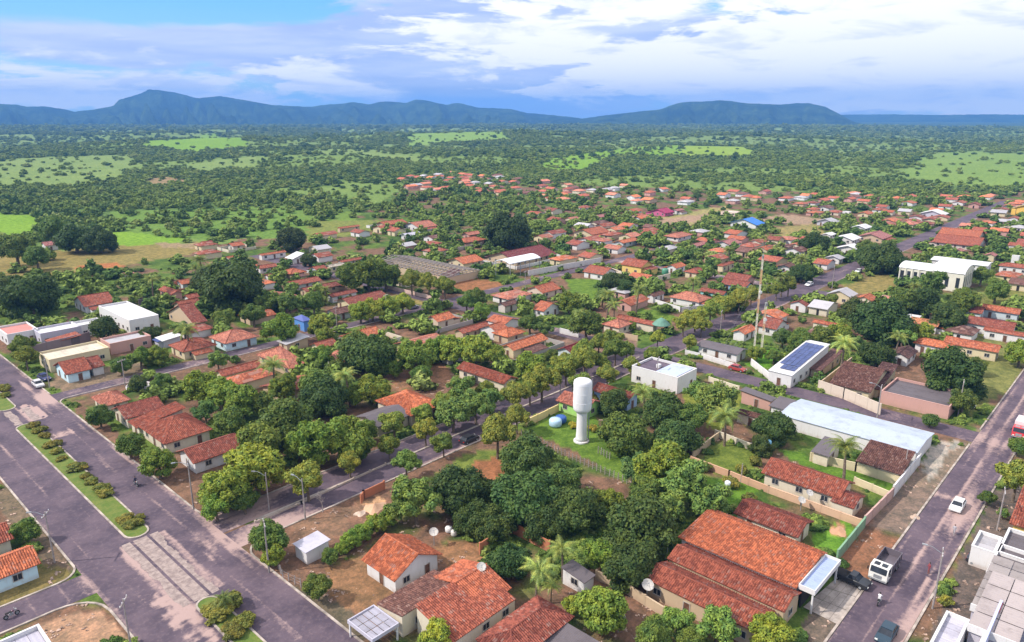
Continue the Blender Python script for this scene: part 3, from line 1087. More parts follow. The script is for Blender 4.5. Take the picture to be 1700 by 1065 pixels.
def window_parts(root, axis, fx, fy, z, w=1.1, hh=1.0, sgn=-1, door=False):
    """A window or door standing 3 cm proud of the wall, its pane set in the frame."""
    key = (axis, round(w, 1), round(hh, 1), sgn, door)
    if key not in _wm:
        f, g = MB(), MB()
        t = 0.09
        s = sgn

        def bx(mb, u0, u1, d0, d1, z0, z1):
            lo, hi = min(d0 * s, d1 * s), max(d0 * s, d1 * s)
            if axis == 'x':      # wall whose normal is x
                mb.box(lo, hi, u0, u1, z0, z1)
            else:
                mb.box(u0, u1, lo, hi, z0, z1)
        bx(f, -w / 2 - t, w / 2 + t, -.02, .07, hh, hh + t)
        if not door:
            bx(f, -w / 2 - t, w / 2 + t, -.02, .10, -t, 0)
            bx(f, -.03, .03, .012, .05, 0, hh)
        bx(f, -w / 2 - t, -w / 2, -.02, .06, 0, hh)
        bx(f, w / 2, w / 2 + t, -.02, .06, 0, hh)
        bx(g, -w / 2, w / 2, -.02, .02, 0, hh)
        _wm[key] = (f.mesh('window_frame', M['frame']), g.mesh('pane', M['door'] if door and random.random() < .6 else (M['dark'] if door else M['glass'])))
    fm, gm = _wm[key]
    o = link('door' if door else 'window', fm, None, root)
    o.location = (fx, fy, z)
    link('door_leaf' if door else 'pane', gm, None, o)


def slope(mb, pts, th=0.1, uvo=(0, 0)):
    """Roof slope: pts[0]-pts[1] is the eave; a slab th thick with tile uv (0.22 m by 0.4 m)."""
    p = [Vector(q) for q in pts]
    u = (p[1] - p[0]).normalized()
    nrm = (p[1] - p[0]).cross(p[-1] - p[0]).normalized()
    if nrm.z < 0:
        nrm = -nrm
    v = nrm.cross(u)
    uv = [(((q - p[0]).dot(u)) / 0.24 + uvo[0], ((q - p[0]).dot(v)) / 0.42 + uvo[1]) for q in p]
    mb.face(p, uv)
    lo = [q - Vector((0, 0, th)) for q in p]
    mb.face(lo[::-1], uv[::-1])
    for i in range(len(p)):
        j = (i + 1) % len(p)
        mb.face([lo[i], lo[j], p[j], p[i]], [uv[i], uv[j], uv[j], uv[i]])


def tiles_on(mb, pts, lift=0.02):
    """Barrel tiles laid one by one on a slope, a little uneven."""
    p = [Vector(q) for q in pts]
    u = (p[1] - p[0])
    L = u.length
    u = u / L
    nrm = (p[1] - p[0]).cross(p[-1] - p[0]).normalized()
    if nrm.z < 0:
        nrm = -nrm
    v = nrm.cross(u)
    if v.z < 0:
        v = -v
    poly = [((q - p[0]).dot(u), (q - p[0]).dot(v)) for q in p]
    W, HH = 0.30, 0.46
    vmax = max(q[1] for q in poly)
    ss = random.randint(0, 500)
    for j in range(int(vmax / HH) + 1):
        vc = (j + 0.5) * HH
        xs = []
        for i in range(len(poly)):
            (x1, y1), (x2, y2) = poly[i], poly[(i + 1) % len(poly)]
            if (y1 > vc) != (y2 > vc):
                xs.append(x1 + (x2 - x1) * (vc - y1) / (y2 - y1))
        if len(xs) < 2:
            continue
        a, b = min(xs), max(xs)
        i0, i1 = int(a / W), int(b / W) + 1
        for i in range(i0, i1):
            uc = (i + 0.5) * W
            if uc < a or uc > b:
                continue
            du = random.uniform(-.02, .02)
            z0 = lift + random.uniform(0, .03)
            z1 = z0 + random.uniform(-.015, .015)
            v0, v1 = j * HH - .04, (j + 1) * HH + .02
            w2 = W * 0.46
            c0 = p[0] + u * (uc + du) + v * v0
            c1 = p[0] + u * (uc + du + random.uniform(-.015, .015)) + v * v1
            e = 0.085
            P = [c0 - u * w2 + nrm * z0, c0 + nrm * (z0 + e + .03), c0 + u * w2 + nrm * z0, c1 + u * w2 * .85 + nrm * z1, c1 + nrm * (z1 + e), c1 - u * w2 * .85 + nrm * z1]
            t = [(ss + i + .5, j + .5)] * 4
            mb.face([P[0], P[1], P[4], P[5]], t)
            mb.face([P[1], P[2], P[3], P[4]], t)
            mb.face([P[0], P[2], P[1]], t[:3])


def house(label, r, h, roof, rc, wc, cat='house', name='house', pitch=0.42, off=0.5, near=0, over=0.5, win=True, group=None, words=None, mixed=None, gable_col=None):
    """roof: 'gx' ridge along x, 'gy' ridge along y, 'hx'/'hy' hipped, 'sx'/'sy' single slope, 'flat' parapet."""
    x0, x1, y0, y1 = r
    h = h * HS
    if not near and roof != 'flat' and wc == CREAM2:
        wc = random.choice((CREAM2, WHITE, WHITE, (0.55, .50, .46), (0.60, .48, .38), (0.50, .56, .58), TAN))
    cx, cy = (x0 + x1) / 2, (y0 + y1) / 2
    root = thing(name, label, cat, (cx, cy, 0), 0, group)
    OCC.append((x0 - .3, x1 + .3, y0 - .3, y1 + .3))
    X, Y = (x1 - x0) / 2, (y1 - y0) / 2
    ov = 0 if roof in ('flat',) else min(over, X * .25, Y * .25)
    wx, wy = X - ov, Y - ov
    p = to_px(cx, cy, h)
    HOUSES.append((root, p[0], p[1], words))
    wall = MB()
    rf = MB()
    slopes = []
    ridge = []
    if roof == 'flat':
        t = 0.22
        for (a, b, c, d) in ((-X, X, -Y, -Y + t), (-X, X, Y - t, Y), (-X, -X + t, -Y + t, Y - t), (X - t, X, -Y + t, Y - t)):
            wall.box(a, b, c, d, -0.1, h)
        wall.build('wall', M['plaster'], root, wc)
        cop = MB()
        for (a, b, c, d) in ((-X - .04, X + .04, -Y - .04, -Y + t + .03), (-X - .04, X + .04, Y - t - .03, Y + .04), (-X - .04, -X + t + .03, -Y + t + .03, Y - t - .03), (X - t - .03, X + .04, -Y + t + .03, Y - t - .03)):
            cop.box(a, b, c, d, h, h + .08)
        cop.build('parapet_coping', M['plaster'], root, tuple(min(.85, c * 1.05) for c in wc))
        z = h - 0.45
        # ribbed sheets with a slight fall
        n = max(2, int(2 * X / 1.1)) if near else 1
        for i in range(n):
            a, b = -X + t + (2 * X - 2 * t) * i / n, -X + t + (2 * X - 2 * t) * (i + 1) / n - (.04 if near else 0)
            pm = MB()
            pm.box(a, b, -Y + t, Y - t, z - .06, z + (random.uniform(0, .03) if near else 0))
            if i == 0:
                ro = pm.build('roof', M['sheet'], root, rc)
            else:
                pm.build('roof_sheet', M['sheet'], ro, shade(rc, .88, 1.08))
    else:
        if roof[0] in 'gh':
            axis = roof[1]
            # work in a frame where the ridge runs along "l" and the fall along "w"
            Lh, Wh = (X, Y) if axis == 'x' else (Y, X)
            wl, ww = (wx, wy) if axis == 'x' else (wy, wx)
            rw = -Wh + 2 * Wh * off
            rise = pitch * min(rw + Wh, Wh - rw) if off != .5 else pitch * Wh

            def P(l, w, z):
                return (l, w, z) if axis == 'x' else (w, l, z)
            hl = Lh if roof[0] == 'g' else max(0.0, Lh - Wh * .95)
            ze = h - 0.02
            zr = h + rise
            A = [P(-Lh, -Wh, ze), P(Lh, -Wh, ze), P(hl, rw, zr), P(-hl, rw, zr)]
            B = [P(Lh, Wh, ze), P(-Lh, Wh, ze), P(-hl, rw, zr), P(hl, rw, zr)]
            slopes = [A, B]
            ridge = [(P(-hl, rw, zr), P(hl, rw, zr))]
            if roof[0] == 'h':
                slopes += [[P(Lh, -Wh, ze), P(Lh, Wh, ze), P(hl, rw, zr)], [P(-Lh, Wh, ze), P(-Lh, -Wh, ze), P(-hl, rw, zr)]]
                ridge += [(P(-Lh, -Wh, ze), P(-hl, rw, zr)), (P(-Lh, Wh, ze), P(-hl, rw, zr)), (P(Lh, -Wh, ze), P(hl, rw, zr)), (P(Lh, Wh, ze), P(hl, rw, zr))]
            # walls, gable ends reach up under the slopes

            def zat(w):
                k = (w + Wh) / (rw + Wh) if w < rw else (Wh - w) / (Wh - rw)
                return ze + rise * k - .12
            hw = zat(-ww) if roof[0] == 'g' else h - .12
            hw2 = zat(ww) if roof[0] == 'g' else h - .12
            for s in (-1, 1):
                l = wl * s
                top = [P(l, -ww, hw)] + ([P(l, rw, zr - .12)] if roof[0] == 'g' else []) + [P(l, ww, hw2)]
                wall.face([P(l, -ww, -.1)] + top + [P(l, ww, -.1)])
            wall.face([P(-wl, -ww, -.1), P(wl, -ww, -.1), P(wl, -ww, hw), P(-wl, -ww, hw)])
            wall.face([P(-wl, ww, -.1), P(wl, ww, -.1), P(wl, ww, hw2), P(-wl, ww, hw2)])
        else:
            # single slope: low side at -x / -y ('sx', 'sy') or the other way ('tx', 'ty')
            axis = roof[1]
            lo = -1 if roof[0] == 's' else 1
            rise = pitch * 2 * (X if axis == 'x' else Y)

            def Z(x, y):
                q = (x / X if axis == 'x' else y / Y) * (-lo)
                return h + rise * (q + 1) / 2
            c = [(-X, -Y), (X, -Y), (X, Y), (-X, Y)]
            order = {('x', -1): [3, 0, 1, 2], ('x', 1): [1, 2, 3, 0], ('y', -1): [0, 1, 2, 3], ('y', 1): [2, 3, 0, 1]}[(axis, lo)]
            slopes = [[(c[i][0], c[i][1], Z(*c[i])) for i in order]]
            cc = [(-wx, -wy), (wx, -wy), (wx, wy), (-wx, wy)]
            for i in range(4):
                a, b = cc[i], cc[(i + 1) % 4]
                wall.face([(a[0], a[1], -.1), (b[0], b[1], -.1), (b[0], b[1], Z(*b) - .12), (a[0], a[1], Z(*a) - .12)])
        wall.build('wall', M['plaster'], root, wc)
        sheet = rc in (LGREY, GREYR, WHITE, LILAC) or rc[2] > rc[0]
        for k, s in enumerate(slopes):
            slope(rf, s, .1, (random.randint(0, 400), random.randint(0, 400)))
        ro = rf.build('roof', M['sheet'] if sheet else M['tile'], root, rc)
        if near and not sheet:
            tm = MB()
            for s in slopes:
                tiles_on(tm, s)
            tm.build('tiles', M['tile'], ro, rc, 'stuff')
        if ridge and not sheet:
            rm = MB()
            for a, b in ridge:
                if (Vector(a) - Vector(b)).length > .5:
                    rm.bar((a[0], a[1], a[2] + .03), (b[0], b[1], b[2] + .03), .12, 6)
            if rm.v:
                rm.build('ridge_cap', M['tile'], ro, tuple(min(1, c * 1.1) for c in rc))
    if not near and roof != 'flat' and not sheet and name == 'house' and min(X, Y) > 2.2:
        YARDS.append((cx, cy, X, Y))
        if random.random() < .7:
            # back annexe with its own lower roof
            a, b = random.uniform(.45, .9), random.uniform(1.0, 1.5)
            s = random.choice(((1, 0), (0, 1), (0, -1)))
            am, aw = MB(), MB()
            if s[0]:
                q = [(X - .1, -Y * a, h - .35), (X - .1, Y * a, h - .35), (X + 2 * b, Y * a, h - .9), (X + 2 * b, -Y * a, h - .9)]
                aw.box(X - .5, X + 2 * b - .25, -Y * a + .2, Y * a - .2, -.1, h - 1.0)
            else:
                q = [(-X * a, s[1] * (Y - .1), h - .35), (X * a, s[1] * (Y - .1), h - .35), (X * a, s[1] * (Y + 2 * b), h - .9), (-X * a, s[1] * (Y + 2 * b), h - .9)]
                y_ = sorted((s[1] * (Y - .5), s[1] * (Y + 2 * b - .25)))
                aw.box(-X * a + .2, X * a - .2, y_[0], y_[1], -.1, h - 1.0)
            q = [q[3], q[2], q[1], q[0]]
            slope(am, q, .1, (random.randint(0, 300), 0))
            am.build('annexe_roof', M['tile'], root, shade(random.choice((rc, RED, BROWN, ORANGE2)), .8, 1.1))
            aw.build('annexe_wall', M['plaster'], root, shade(wc, .85, 1.0))
    if win:
        hh = 1.0
        for ax, sg, ln, dist in (('x', -1, wy, wx), ('y', -1, wx, wy), ('x', 1, wy, wx), ('y', 1, wx, wy)):
            n = int(2 * ln / 3.2)
            if sg == 1 and not near:
                continue
            for i in range(n):
                u = -ln + 2 * ln * (i + .5) / n + random.uniform(-.3, .3)
                dr = (i == n // 2) and (sg == -1) and random.random() < .8
                if not dr and random.random() < .15:
                    continue
                fx, fy = ((dist * sg, u) if ax == 'x' else (u, dist * sg))
                if dr:
                    window_parts(root, ax, fx, fy, 0.02, .8, 1.75, sg, True)
                else:
                    window_parts(root, ax, fx, fy, .85, 1.0, .85, sg)
    return root


H = house
# ---- lower left
H('orange tiled house with pale blue wall and dark doorway at the lower left edge', rect(2.9, R=(69, 934), a=9, b=6), 2.9, 'gx', ORANGE, BLUEW, near=1)
H('brown tiled house cut by the left edge above the pale blue walled house', rect(2.9, R=(24, 893), a=9, b=6), 2.9, 'gx', RED, CREAM2, near=1)
H('white parapet building with stained flat roof in the lower left corner', rect(3.6, F=(64, 1036), a=12, b=9), 3.6, 'flat', LILAC, WHITE, name='building', cat='building', near=1)
H('small white flat roofed kiosk on bare soil beside the avenue', rect(2.7, L=(487, 904), R=(547, 896), N=(510, 919), F=(525, 881)), 2.7, 'sx', LILAC, WHITE, name='kiosk', cat='kiosk', pitch=.06, near=1, win=False, over=.25)
# ---- lower middle
H('orange speckled tile house with cream front wall and lilac gable', rect(3.0, L=(597, 930), R=(731, 918), N=(661, 966)), 3.0, 'gy', ORANGE, WHITE, near=1, pitch=.5)
H('dark brown rough tiled lean-to between the white gable and the carport', rect(2.9, L=(625, 1002), R=(764, 972)), 2.9, 'ty', BROWN, CREAM2, near=1, pitch=.16, over=.1)
H('red tiled house sloping down beside the yellowish tree at the bottom', rect(2.9, L=(677, 1032), R=(850, 990), N=(772, 1062)), 2.9, 'sy', RED, CREAM2, near=1, pitch=.22, over=.1)
H('rough red tiled annexe with a satellite dish behind it', rect(3.2, L=(718, 958), R=(850, 975)), 3.2, 'gx', ORANGE2, TAN, near=1, pitch=.3)
H('big brown red tiled roof at the bottom edge, middle of the picture', rect(3.2, L=(785, 1058), R=(945, 1030), F=(905, 985)), 3.2, 'hx', RED2, TAN, near=1)
H('low grey sheet roof at the bottom edge beside a brown roof', rect(2.6, L=(900, 1060), F=(937, 1036), a=6, b=6), 2.6, 'sx', GREYR, TAN, pitch=.12, near=1)
H('small white walled hut with dark roof among the palms', rect(2.5, L=(936, 944), R=(989, 954), N=(966, 972)), 2.5, 'sy', GREYR, WHITE, name='hut', cat='hut', near=1, pitch=.15, over=.2)
# ---- big complex right
H('huge bright orange tiled roof above the concrete yard', rect(4.2, L=(1122, 888), R=(1366, 916), N=(1328, 980), F=(1190, 846)), 4.2, 'gy', ORANGE, WHITE, near=1, off=.80, pitch=.32, over=.4)
H('long brown tiled roof, middle one of the parallel roofs beside the orange one', rect(3.6, L=(1112, 922), R=(1330, 982), N=(1300, 1018)), 3.4, 'gy', RED, TAN, near=1, pitch=.36, over=.2)
H('long brown tiled roof nearest the bottom edge in the row of parallel roofs', rect(3.3, L=(1073, 957), R=(1302, 1020), N=(1240, 1045)), 3.2, 'gy', RED, TAN, near=1, pitch=.36, over=.2)
H('dark red long house with white lower wall beside the small lawn', rect(2.8, L=(1219, 852), R=(1350, 864), N=(1328, 893), F=(1243, 826)), 2.8, 'gy', RED2, CREAM2, near=1, pitch=.34)
H('red tiled hall with a ridge, right of the dirt court', rect(3.0, L=(1267, 785), R=(1417, 805), N=(1395, 828), F=(1292, 757)), 3.0, 'gy', RED, CREAM2, near=1, pitch=.42)
H('small brown porch roof at the end of the red hall', rect(2.5, L=(1384, 825), R=(1432, 822), N=(1417, 852)), 2.5, 'gy', RED2, CREAM2, near=1, pitch=.3, over=.2)
H('brown sloping roof over a cream wall beside the long white roof', rect(3.0, L=(1420, 764), R=(1518, 762), N=(1497, 786)), 2.8, 'sx', BROWN, CREAM2, near=1, pitch=.22)
H('dark sheet roofed shed left of the coconut palm', rect(3.0, L=(1346, 748), R=(1400, 738), N=(1376, 757)), 2.9, 'sx', GREYR, CREAM2, near=1, pitch=.12)
r13 = rect(3.5, L=(1298, 682), R=(1548, 720), N=(1520, 758), F=(1334, 660))
H('long shiny white metal roofed warehouse in the right of the picture', r13, 3.5, 'gy', (0.43, 0.48, 0.57), WHITE, name='warehouse', cat='warehouse', near=1, pitch=.10, over=.25, win=False)
H('dark roofed shed with white wall at the upper end of the warehouse', rect(3.4, L=(1277, 672), R=(1322, 668), N=(1303, 681)), 3.4, 'sx', GREYR, WHITE, near=1, pitch=.1)
H('dark low roof row along the street left of the warehouse', rect(3.0, L=(1228, 652), R=(1290, 660)), 3.0, 'sy', GREYR, PINKW, pitch=.1)
H('small hipped brown house behind the weedy yard', rect(2.8, L=(1231, 678), R=(1276, 692), N=(1257, 703)), 2.8, 'hy', BROWN, CREAM2, near=1)
r14 = rect(4.0, L=(1277, 614), R=(1372, 587), N=(1316, 624), F=(1341, 575))
H('white building with blue solar panels on its roof', r14, 4.0, 'sx', WHITE, WHITE, name='building', cat='building', near=1, pitch=.10, over=.2)
H('brown tiled open shed right of the solar panels', rect(2.8, L=(1352, 612), R=(1400, 590)), 2.6, 'sx', DBROWN, TAN, pitch=.1)
H('brown hipped house with cream gable facing the fenced yard', rect(3.2, L=(1384, 634), R=(1487, 628), N=(1432, 652), F=(1424, 598)), 3.2, 'gy', BROWN, CREAM, near=1, pitch=.36)
H('dark brown lean-to roof joined to the cream gabled house', rect(2.8, L=(1432, 640), R=(1490, 622)), 2.7, 'sx', DBROWN, CREAM, near=1, pitch=.2)
H('long pink walled building with dark sunken roof beside the street', rect(3.6, L=(1461, 650), R=(1597, 650), N=(1580, 674)), 3.6, 'flat', GREYR, PINKW, name='building', cat='building', near=1, win=False)
# ---- right edge
H('white box shaped building at the right of the sandy road', rect(3.8, L=(1612, 905), R=(1664, 893), F=(1628, 880)), 3.8, 'flat', LGREY, WHITE, name='building', cat='building', near=1)
H('dark roofed building joined to the white box by the right edge', rect(3.8, L=(1656, 915), a=8, b=3.6), 3.8, 'flat', GREYR, WHITE, near=1)
H('grey flat roof bordered by a white parapet at the right edge', rect(3.8, L=(1637, 950), a=9, b=4.5), 3.8, 'flat', GREYR, WHITE, near=1)
H('yellow walled house with a red roof at the right edge', rect(3.0, L=(1675, 868), a=9, b=6), 3.0, 'sx', RED, YELLOW, near=1, pitch=.3)
# ---- left block
H('bright orange hipped house on the avenue corner', rect(2.9, L=(152, 659), R=(216, 662), N=(173, 676)), 2.9, 'hx', SALMON, CREAM2, near=1)
H('dark red gabled house, first in the row along the avenue', rect(2.9, L=(188, 678), R=(273, 675), N=(207, 699)), 2.9, 'gx', RED2, CREAM2, near=1)
H('speckled brown roof between two dark red roofs along the avenue', rect(2.8, L=(207, 700), R=(306, 684), N=(235, 711)), 2.7, 'sx', RED, CREAM2, near=1, pitch=.14)
H('large dark red hipped house along the avenue', rect(3.0, L=(235, 706), R=(356, 714), N=(264, 737)), 3.0, 'hx', RED, CREAM2, near=1)
H('long brown house with white window shutters near the bright green trees', rect(2.9, L=(291, 750), R=(398, 735), N=(330, 775)), 2.9, 'gx', RED2, WHITE, near=1)
H('white and pale blue house with a red gabled roof at the side street', rect(3.0, L=(88, 607), R=(150, 610), N=(112, 624)), 3.0, 'gx', RED, BLUEW, near=1)
H('small dark red annexe beside the pale blue and white house', rect(2.8, L=(135, 598), R=(174, 605), N=(150, 612)), 2.7, 'gx', RED2, WHITE, near=1)
H('long cream parapet building behind the pale blue house', rect(4.2, L=(60, 584), R=(178, 576), N=(84, 598), F=(165, 566)), 4.2, 'flat', CREAM2, CREAM, name='building', cat='building', near=1)
H('flat roofed white building at the left edge', rect(4.2, L=(-8, 543), R=(62, 545), N=(14, 556)), 4.2, 'flat', PINKR, WHITE, name='building', cat='building')
H('stained white terrace roof in the middle of the white building row', rect(4.2, L=(56, 545), R=(132, 540), N=(66, 556)), 4.2, 'flat', WHITE, LILAC, name='building', cat='building')
H('white flat roof left of the two storey white house', rect(4.4, L=(118, 535), R=(172, 533)), 4.4, 'flat', WHITE, WHITE, name='building', cat='building')
H('two storey white house, tallest of the white building row', rect(5.2, L=(172, 506), R=(262, 522), N=(206, 534)), 5.2, 'flat', WHITE, WHITE, name='building', cat='building')
H('grey flat roofed building below the round clipped tree', rect(3.8, L=(168, 562), R=(248, 556), N=(182, 572), F=(233, 548)), 3.8, 'flat', LGREY, PINKW, name='building', cat='building')
H('brick red roofed shed inside the dark walled yard', rect(2.4, L=(86, 572), R=(136, 560)), 2.4, 'sx', RED, GREYR, pitch=.1, win=False, name='shed', cat='shed')
H('brown red house with cream porch right of the white buildings', rect(3.0, L=(281, 572), R=(362, 572), N=(300, 584)), 3.0, 'hx', RED, CREAM)
H('bright red hipped house with a light blue arch', rect(3.0, L=(350, 558), R=(426, 556), N=(373, 573)), 3.0, 'hx', SALMON, BLUEW)
H('dark red double house beside the wide dark mango tree', rect(3.0, L=(276, 518), R=(345, 532)), 3.0, 'gx', RED2, TAN)
H('dark red roof above the double house near the wide mango tree', rect(3.0, L=(285, 505), R=(338, 505)), 3.0, 'gx', RED, TAN)
H('long red roofed house behind the white buildings', rect(3.0, L=(120, 499), R=(192, 500)), 3.0, 'gx', RED, CREAM2)
H('red house with pink gable near the upper left wall', rect(3.0, L=(262, 480), R=(305, 485)), 3.0, 'gy', RED, PINKW)
H('small white gabled house near the upper left wall', rect(3.0, L=(303, 492), R=(332, 492)), 3.0, 'gx', RED, WHITE)
H('white sheet roof shelter near the blue tarpaulin', rect(3.0, L=(275, 568), R=(303, 558)), 2.8, 'sx', WHITE, LILAC, pitch=.1, name='shelter', cat='shelter', win=False)
H('dark blue tarpaulin shelter between the grey roof and a brown red house', rect(2.6, L=(252, 563), R=(286, 562)), 2.6, 'sx', (0.05, 0.07, 0.20), LILAC, pitch=.1, name='shelter', cat='shelter', win=False)
# ---- centre block
H('black slate roofed house with cream walls on the middle street', rect(3.0, L=(586, 692), R=(683, 688), N=(628, 708)), 3.0, 'gx', GREYR, CREAM2, near=1, pitch=.3)
H('bright orange roofed house behind the black roofed one', rect(3.2, L=(620, 665), R=(732, 668), N=(690, 692)), 3.2, 'hx', ORANGE, CREAM2, near=1, pitch=.34)
H('large red orange L shaped house near the back street', rect(3.0, L=(426, 588), R=(511, 604), N=(480, 612)), 3.0, 'hx', SALMON, TAN)
H('red roofed house left of the large orange house near the back street', rect(3.0, L=(352, 618), R=(432, 605), N=(375, 626)), 3.0, 'gx', RED, CREAM)
H('brown house below the blue house, beside the back street', rect(3.0, L=(513, 572), R=(562, 570)), 3.0, 'gx', RED, CREAM)
H('small grey roof beside the big orange house', rect(2.8, L=(470, 570), R=(515, 562)), 2.8, 'sx', LGREY, TAN, pitch=.1)
H('low orange house with white wall right of the blue house', rect(3.0, L=(569, 556), R=(645, 556), N=(585, 563)), 3.0, 'gx', ORANGE, WHITE)
H('blue walled house with dark blue roof among green trees', rect(4.2, L=(485, 527), R=(518, 530)), 4.2, 'hx', (0.10, 0.13, 0.36), (0.10, 0.26, 0.60))
H('dark red roofed house beyond the street trees, centre', rect(3.0, L=(755, 610), R=(850, 632), F=(795, 600)), 3.0, 'gy', RED, CREAM2, near=1)
H('bright orange house alone at the corner of the back street', rect(3.2, L=(705, 528), R=(757, 526)), 3.2, 'gx', ORANGE, CREAM2)
H('red gabled house, left one of three above the green garden', rect(3.0, L=(752, 549), R=(815, 540)), 3.0, 'gx', RED, TAN)
H('orange red roof, middle one of three above the green garden', rect(3.0, L=(793, 545), R=(850, 548)), 3.0, 'gx', ORANGE2, CREAM2)
H('orange hipped roof, right one of three above the green garden', rect(3.0, L=(816, 552), R=(873, 550)), 3.0, 'hx', ORANGE, CREAM2)
H('bright orange house at the right of the green garden', rect(3.0, L=(829, 575), R=(911, 562)), 3.0, 'gx', ORANGE, CREAM)
H('dark wine red roof beside the cross street', rect(3.0, L=(922, 580), R=(988, 574)), 3.0, 'gx', (0.28, .05, .05), CREAM2)
H('brown house between trees left of the cross street', rect(3.0, L=(824, 505), R=(862, 502)), 3.0, 'gx', BROWN, CREAM2)
H('red house with white garden wall above the back garden', rect(3.0, L=(872, 480), R=(932, 478)), 3.0, 'gx', ORANGE2, CREAM2)
H('orange gabled house beside the white water tank', rect(3.0, L=(896, 515), R=(932, 508)), 3.0, 'gy', ORANGE2, CREAM2)
H('green walled house with orange hipped roof behind the water tower', rect(3.0, L=(929, 663), R=(1010, 675), N=(955, 678), F=(955, 648)), 3.0, 'gy', SALMON, (0.34, 0.60, 0.16), near=1)
H('dark red roof with pale blue end wall behind the green house', rect(3.2, L=(985, 645), R=(1062, 655), N=(1040, 668)), 3.2, 'gy', RED2, (0.35, 0.50, 0.75), near=1)
H('white flat roofed hall with bluish roof on the street corner', rect(5.0, L=(1046, 606), R=(1161, 609), N=(1126, 627), F=(1080, 595)), 5.0, 'flat', (0.12, 0.09, 0.12), WHITE, name='building', cat='building', near=1)
H('white bungalow with grey roof across the cross street', rect(3.0, L=(1160, 570), R=(1236, 580), N=(1224, 592), F=(1178, 563)), 3.0, 'gy', GREYR, WHITE, near=1, pitch=.22)
H('salmon roofed porch house on the corner beside a green awning', rect(3.0, L=(1000, 537), R=(1050, 536), N=(1028, 545)), 3.0, 'hy', SALMON, CREAM2)
H('long dark red house joined to the salmon porch', rect(3.0, L=(1035, 522), R=(1092, 536), N=(1075, 546)), 3.0, 'gy', RED, CREAM2)
# ---- upper middle
H('red roof over long white wall beside the yellow cream building', rect(3.0, L=(967, 450), R=(1026, 450)), 3.0, 'gy', RED, WHITE)
H('yellow cream building with red tiled roof and white courtyard walls', rect(4.2, L=(1030, 438), R=(1086, 438)), 4.2, 'gy', RED, YELLOW)
H('orange house right of the yellow cream building', rect(3.0, L=(1105, 442), R=(1140, 440)), 3.0, 'gx', ORANGE, WHITE)
H('red brown house, second to the right of the yellow cream building', rect(3.0, L=(1135, 450), R=(1175, 448)), 3.0, 'hx', RED, CREAM)
H('red roofed cream cottage left of the mast', rect(3.2, L=(1190, 440), R=(1222, 435)), 3.2, 'hx', RED, CREAM)
H('dark red roof with blue front wall beside the mast', rect(3.0, L=(1195, 470), R=(1252, 472)), 3.0, 'gy', RED2, (0.25, 0.42, 0.66))
H('long dark red roof behind the blue fronted one', rect(3.0, L=(1200, 462), R=(1256, 462)), 3.0, 'gy', RED2, PINKW)
H('dark red roof with turquoise side wall left of the mast', rect(3.0, L=(1160, 482), R=(1210, 486)), 3.0, 'gy', RED2, (0.3, 0.6, 0.58))
H('salmon double roofed house behind the olive street trees', rect(3.0, L=(1110, 492), R=(1182, 494)), 3.0, 'hy', SALMON, WHITE)
H('brown house left of the salmon double roofed one', rect(3.0, L=(1072, 490), R=(1105, 486)), 3.0, 'gx', BROWN, WHITE)
H('orange roofed white house at the foot of the mast', rect(3.0, L=(1214, 550), R=(1258, 545)), 3.0, 'gx', ORANGE, WHITE)
H('dark red and orange house right of the mast foot', rect(3.0, L=(1256, 540), R=(1310, 536)), 3.0, 'gy', RED2, WHITE)
H('orange hall roof in front of the church yard', rect(3.0, L=(1348, 534), R=(1413, 542)), 3.0, 'gy', ORANGE2, CREAM2)
H('cream house with arched front left of the church yard', rect(3.6, L=(1372, 487), R=(1425, 487)), 3.6, 'gx', LGREY, CREAM)
H('dark red roof with white wall beside the far street', rect(3.0, L=(1310, 503), R=(1345, 505)), 3.0, 'gx', RED2, WHITE)
H('orange gabled house below the church yard', rect(3.0, L=(1418, 495), R=(1458, 494)), 3.0, 'gx', ORANGE, CREAM2)
H('low salmon walled building below the church yard', rect(3.2, L=(1458, 494), R=(1522, 504)), 3.2, 'flat', SALMON, PINKW, win=False)
H('white roofed hut right of the salmon walled building', rect(3.0, L=(1501, 527), R=(1530, 526)), 3.0, 'sx', WHITE, WHITE, pitch=.1)
H('low light orange roof among trees below the church', rect(3.0, L=(1508, 534), R=(1560, 540)), 3.0, 'gy', (0.62, 0.26, 0.12), CREAM2)
H('bright orange sprawling house left of the long red roof', rect(3.2, L=(1516, 568), R=(1580, 577)), 3.2, 'hy', ORANGE, WHITE)
H('long red orange roof over cream walls at the right', rect(3.4, L=(1571, 563), R=(1667, 577), N=(1650, 590)), 3.4, 'gy', ORANGE2, CREAM)
H('purple brown roofed house among trees left of the sprawling orange house', rect(3.0, L=(1475, 588), R=(1525, 582)), 3.0, 'gx', DBROWN, WHITE)
H('dark red roof at the left of the right hand cluster', rect(3.2, L=(1594, 515), R=(1638, 514)), 3.2, 'gy', RED2, CREAM2)
H('orange red roof, rearmost of the right hand cluster', rect(3.2, L=(1628, 512), R=(1692, 522)), 3.2, 'gy', ORANGE2, CREAM2)
H('large dark red roof with white corner walls in the right hand cluster', rect(3.4, L=(1603, 535), R=(1690, 540)), 3.4, 'gy', RED2, WHITE)
H('brown red roof over a long white wall, front of the right hand cluster', rect(3.2, L=(1632, 547), R=(1712, 556)), 3.2, 'gy', RED, WHITE)
H('red roofed house with white walls at the right edge behind the church', rect(3.4, L=(1657, 440), R=(1712, 446)), 3.4, 'hy', RED, WHITE)
H('long white building behind the church', rect(4.5, L=(1545, 430), R=(1648, 435), N=(1641, 442)), 4.5, 'gy', WHITE, WHITE, name='building', cat='building', pitch=.12)
H('pink and white hut behind the long white building', rect(3.0, L=(1580, 416), R=(1603, 415)), 3.0, 'gx', PINKR, WHITE)
H('white and pink house behind the long white building', rect(3.6, L=(1634, 423), R=(1657, 422)), 3.6, 'gx', PINKR, CREAM)
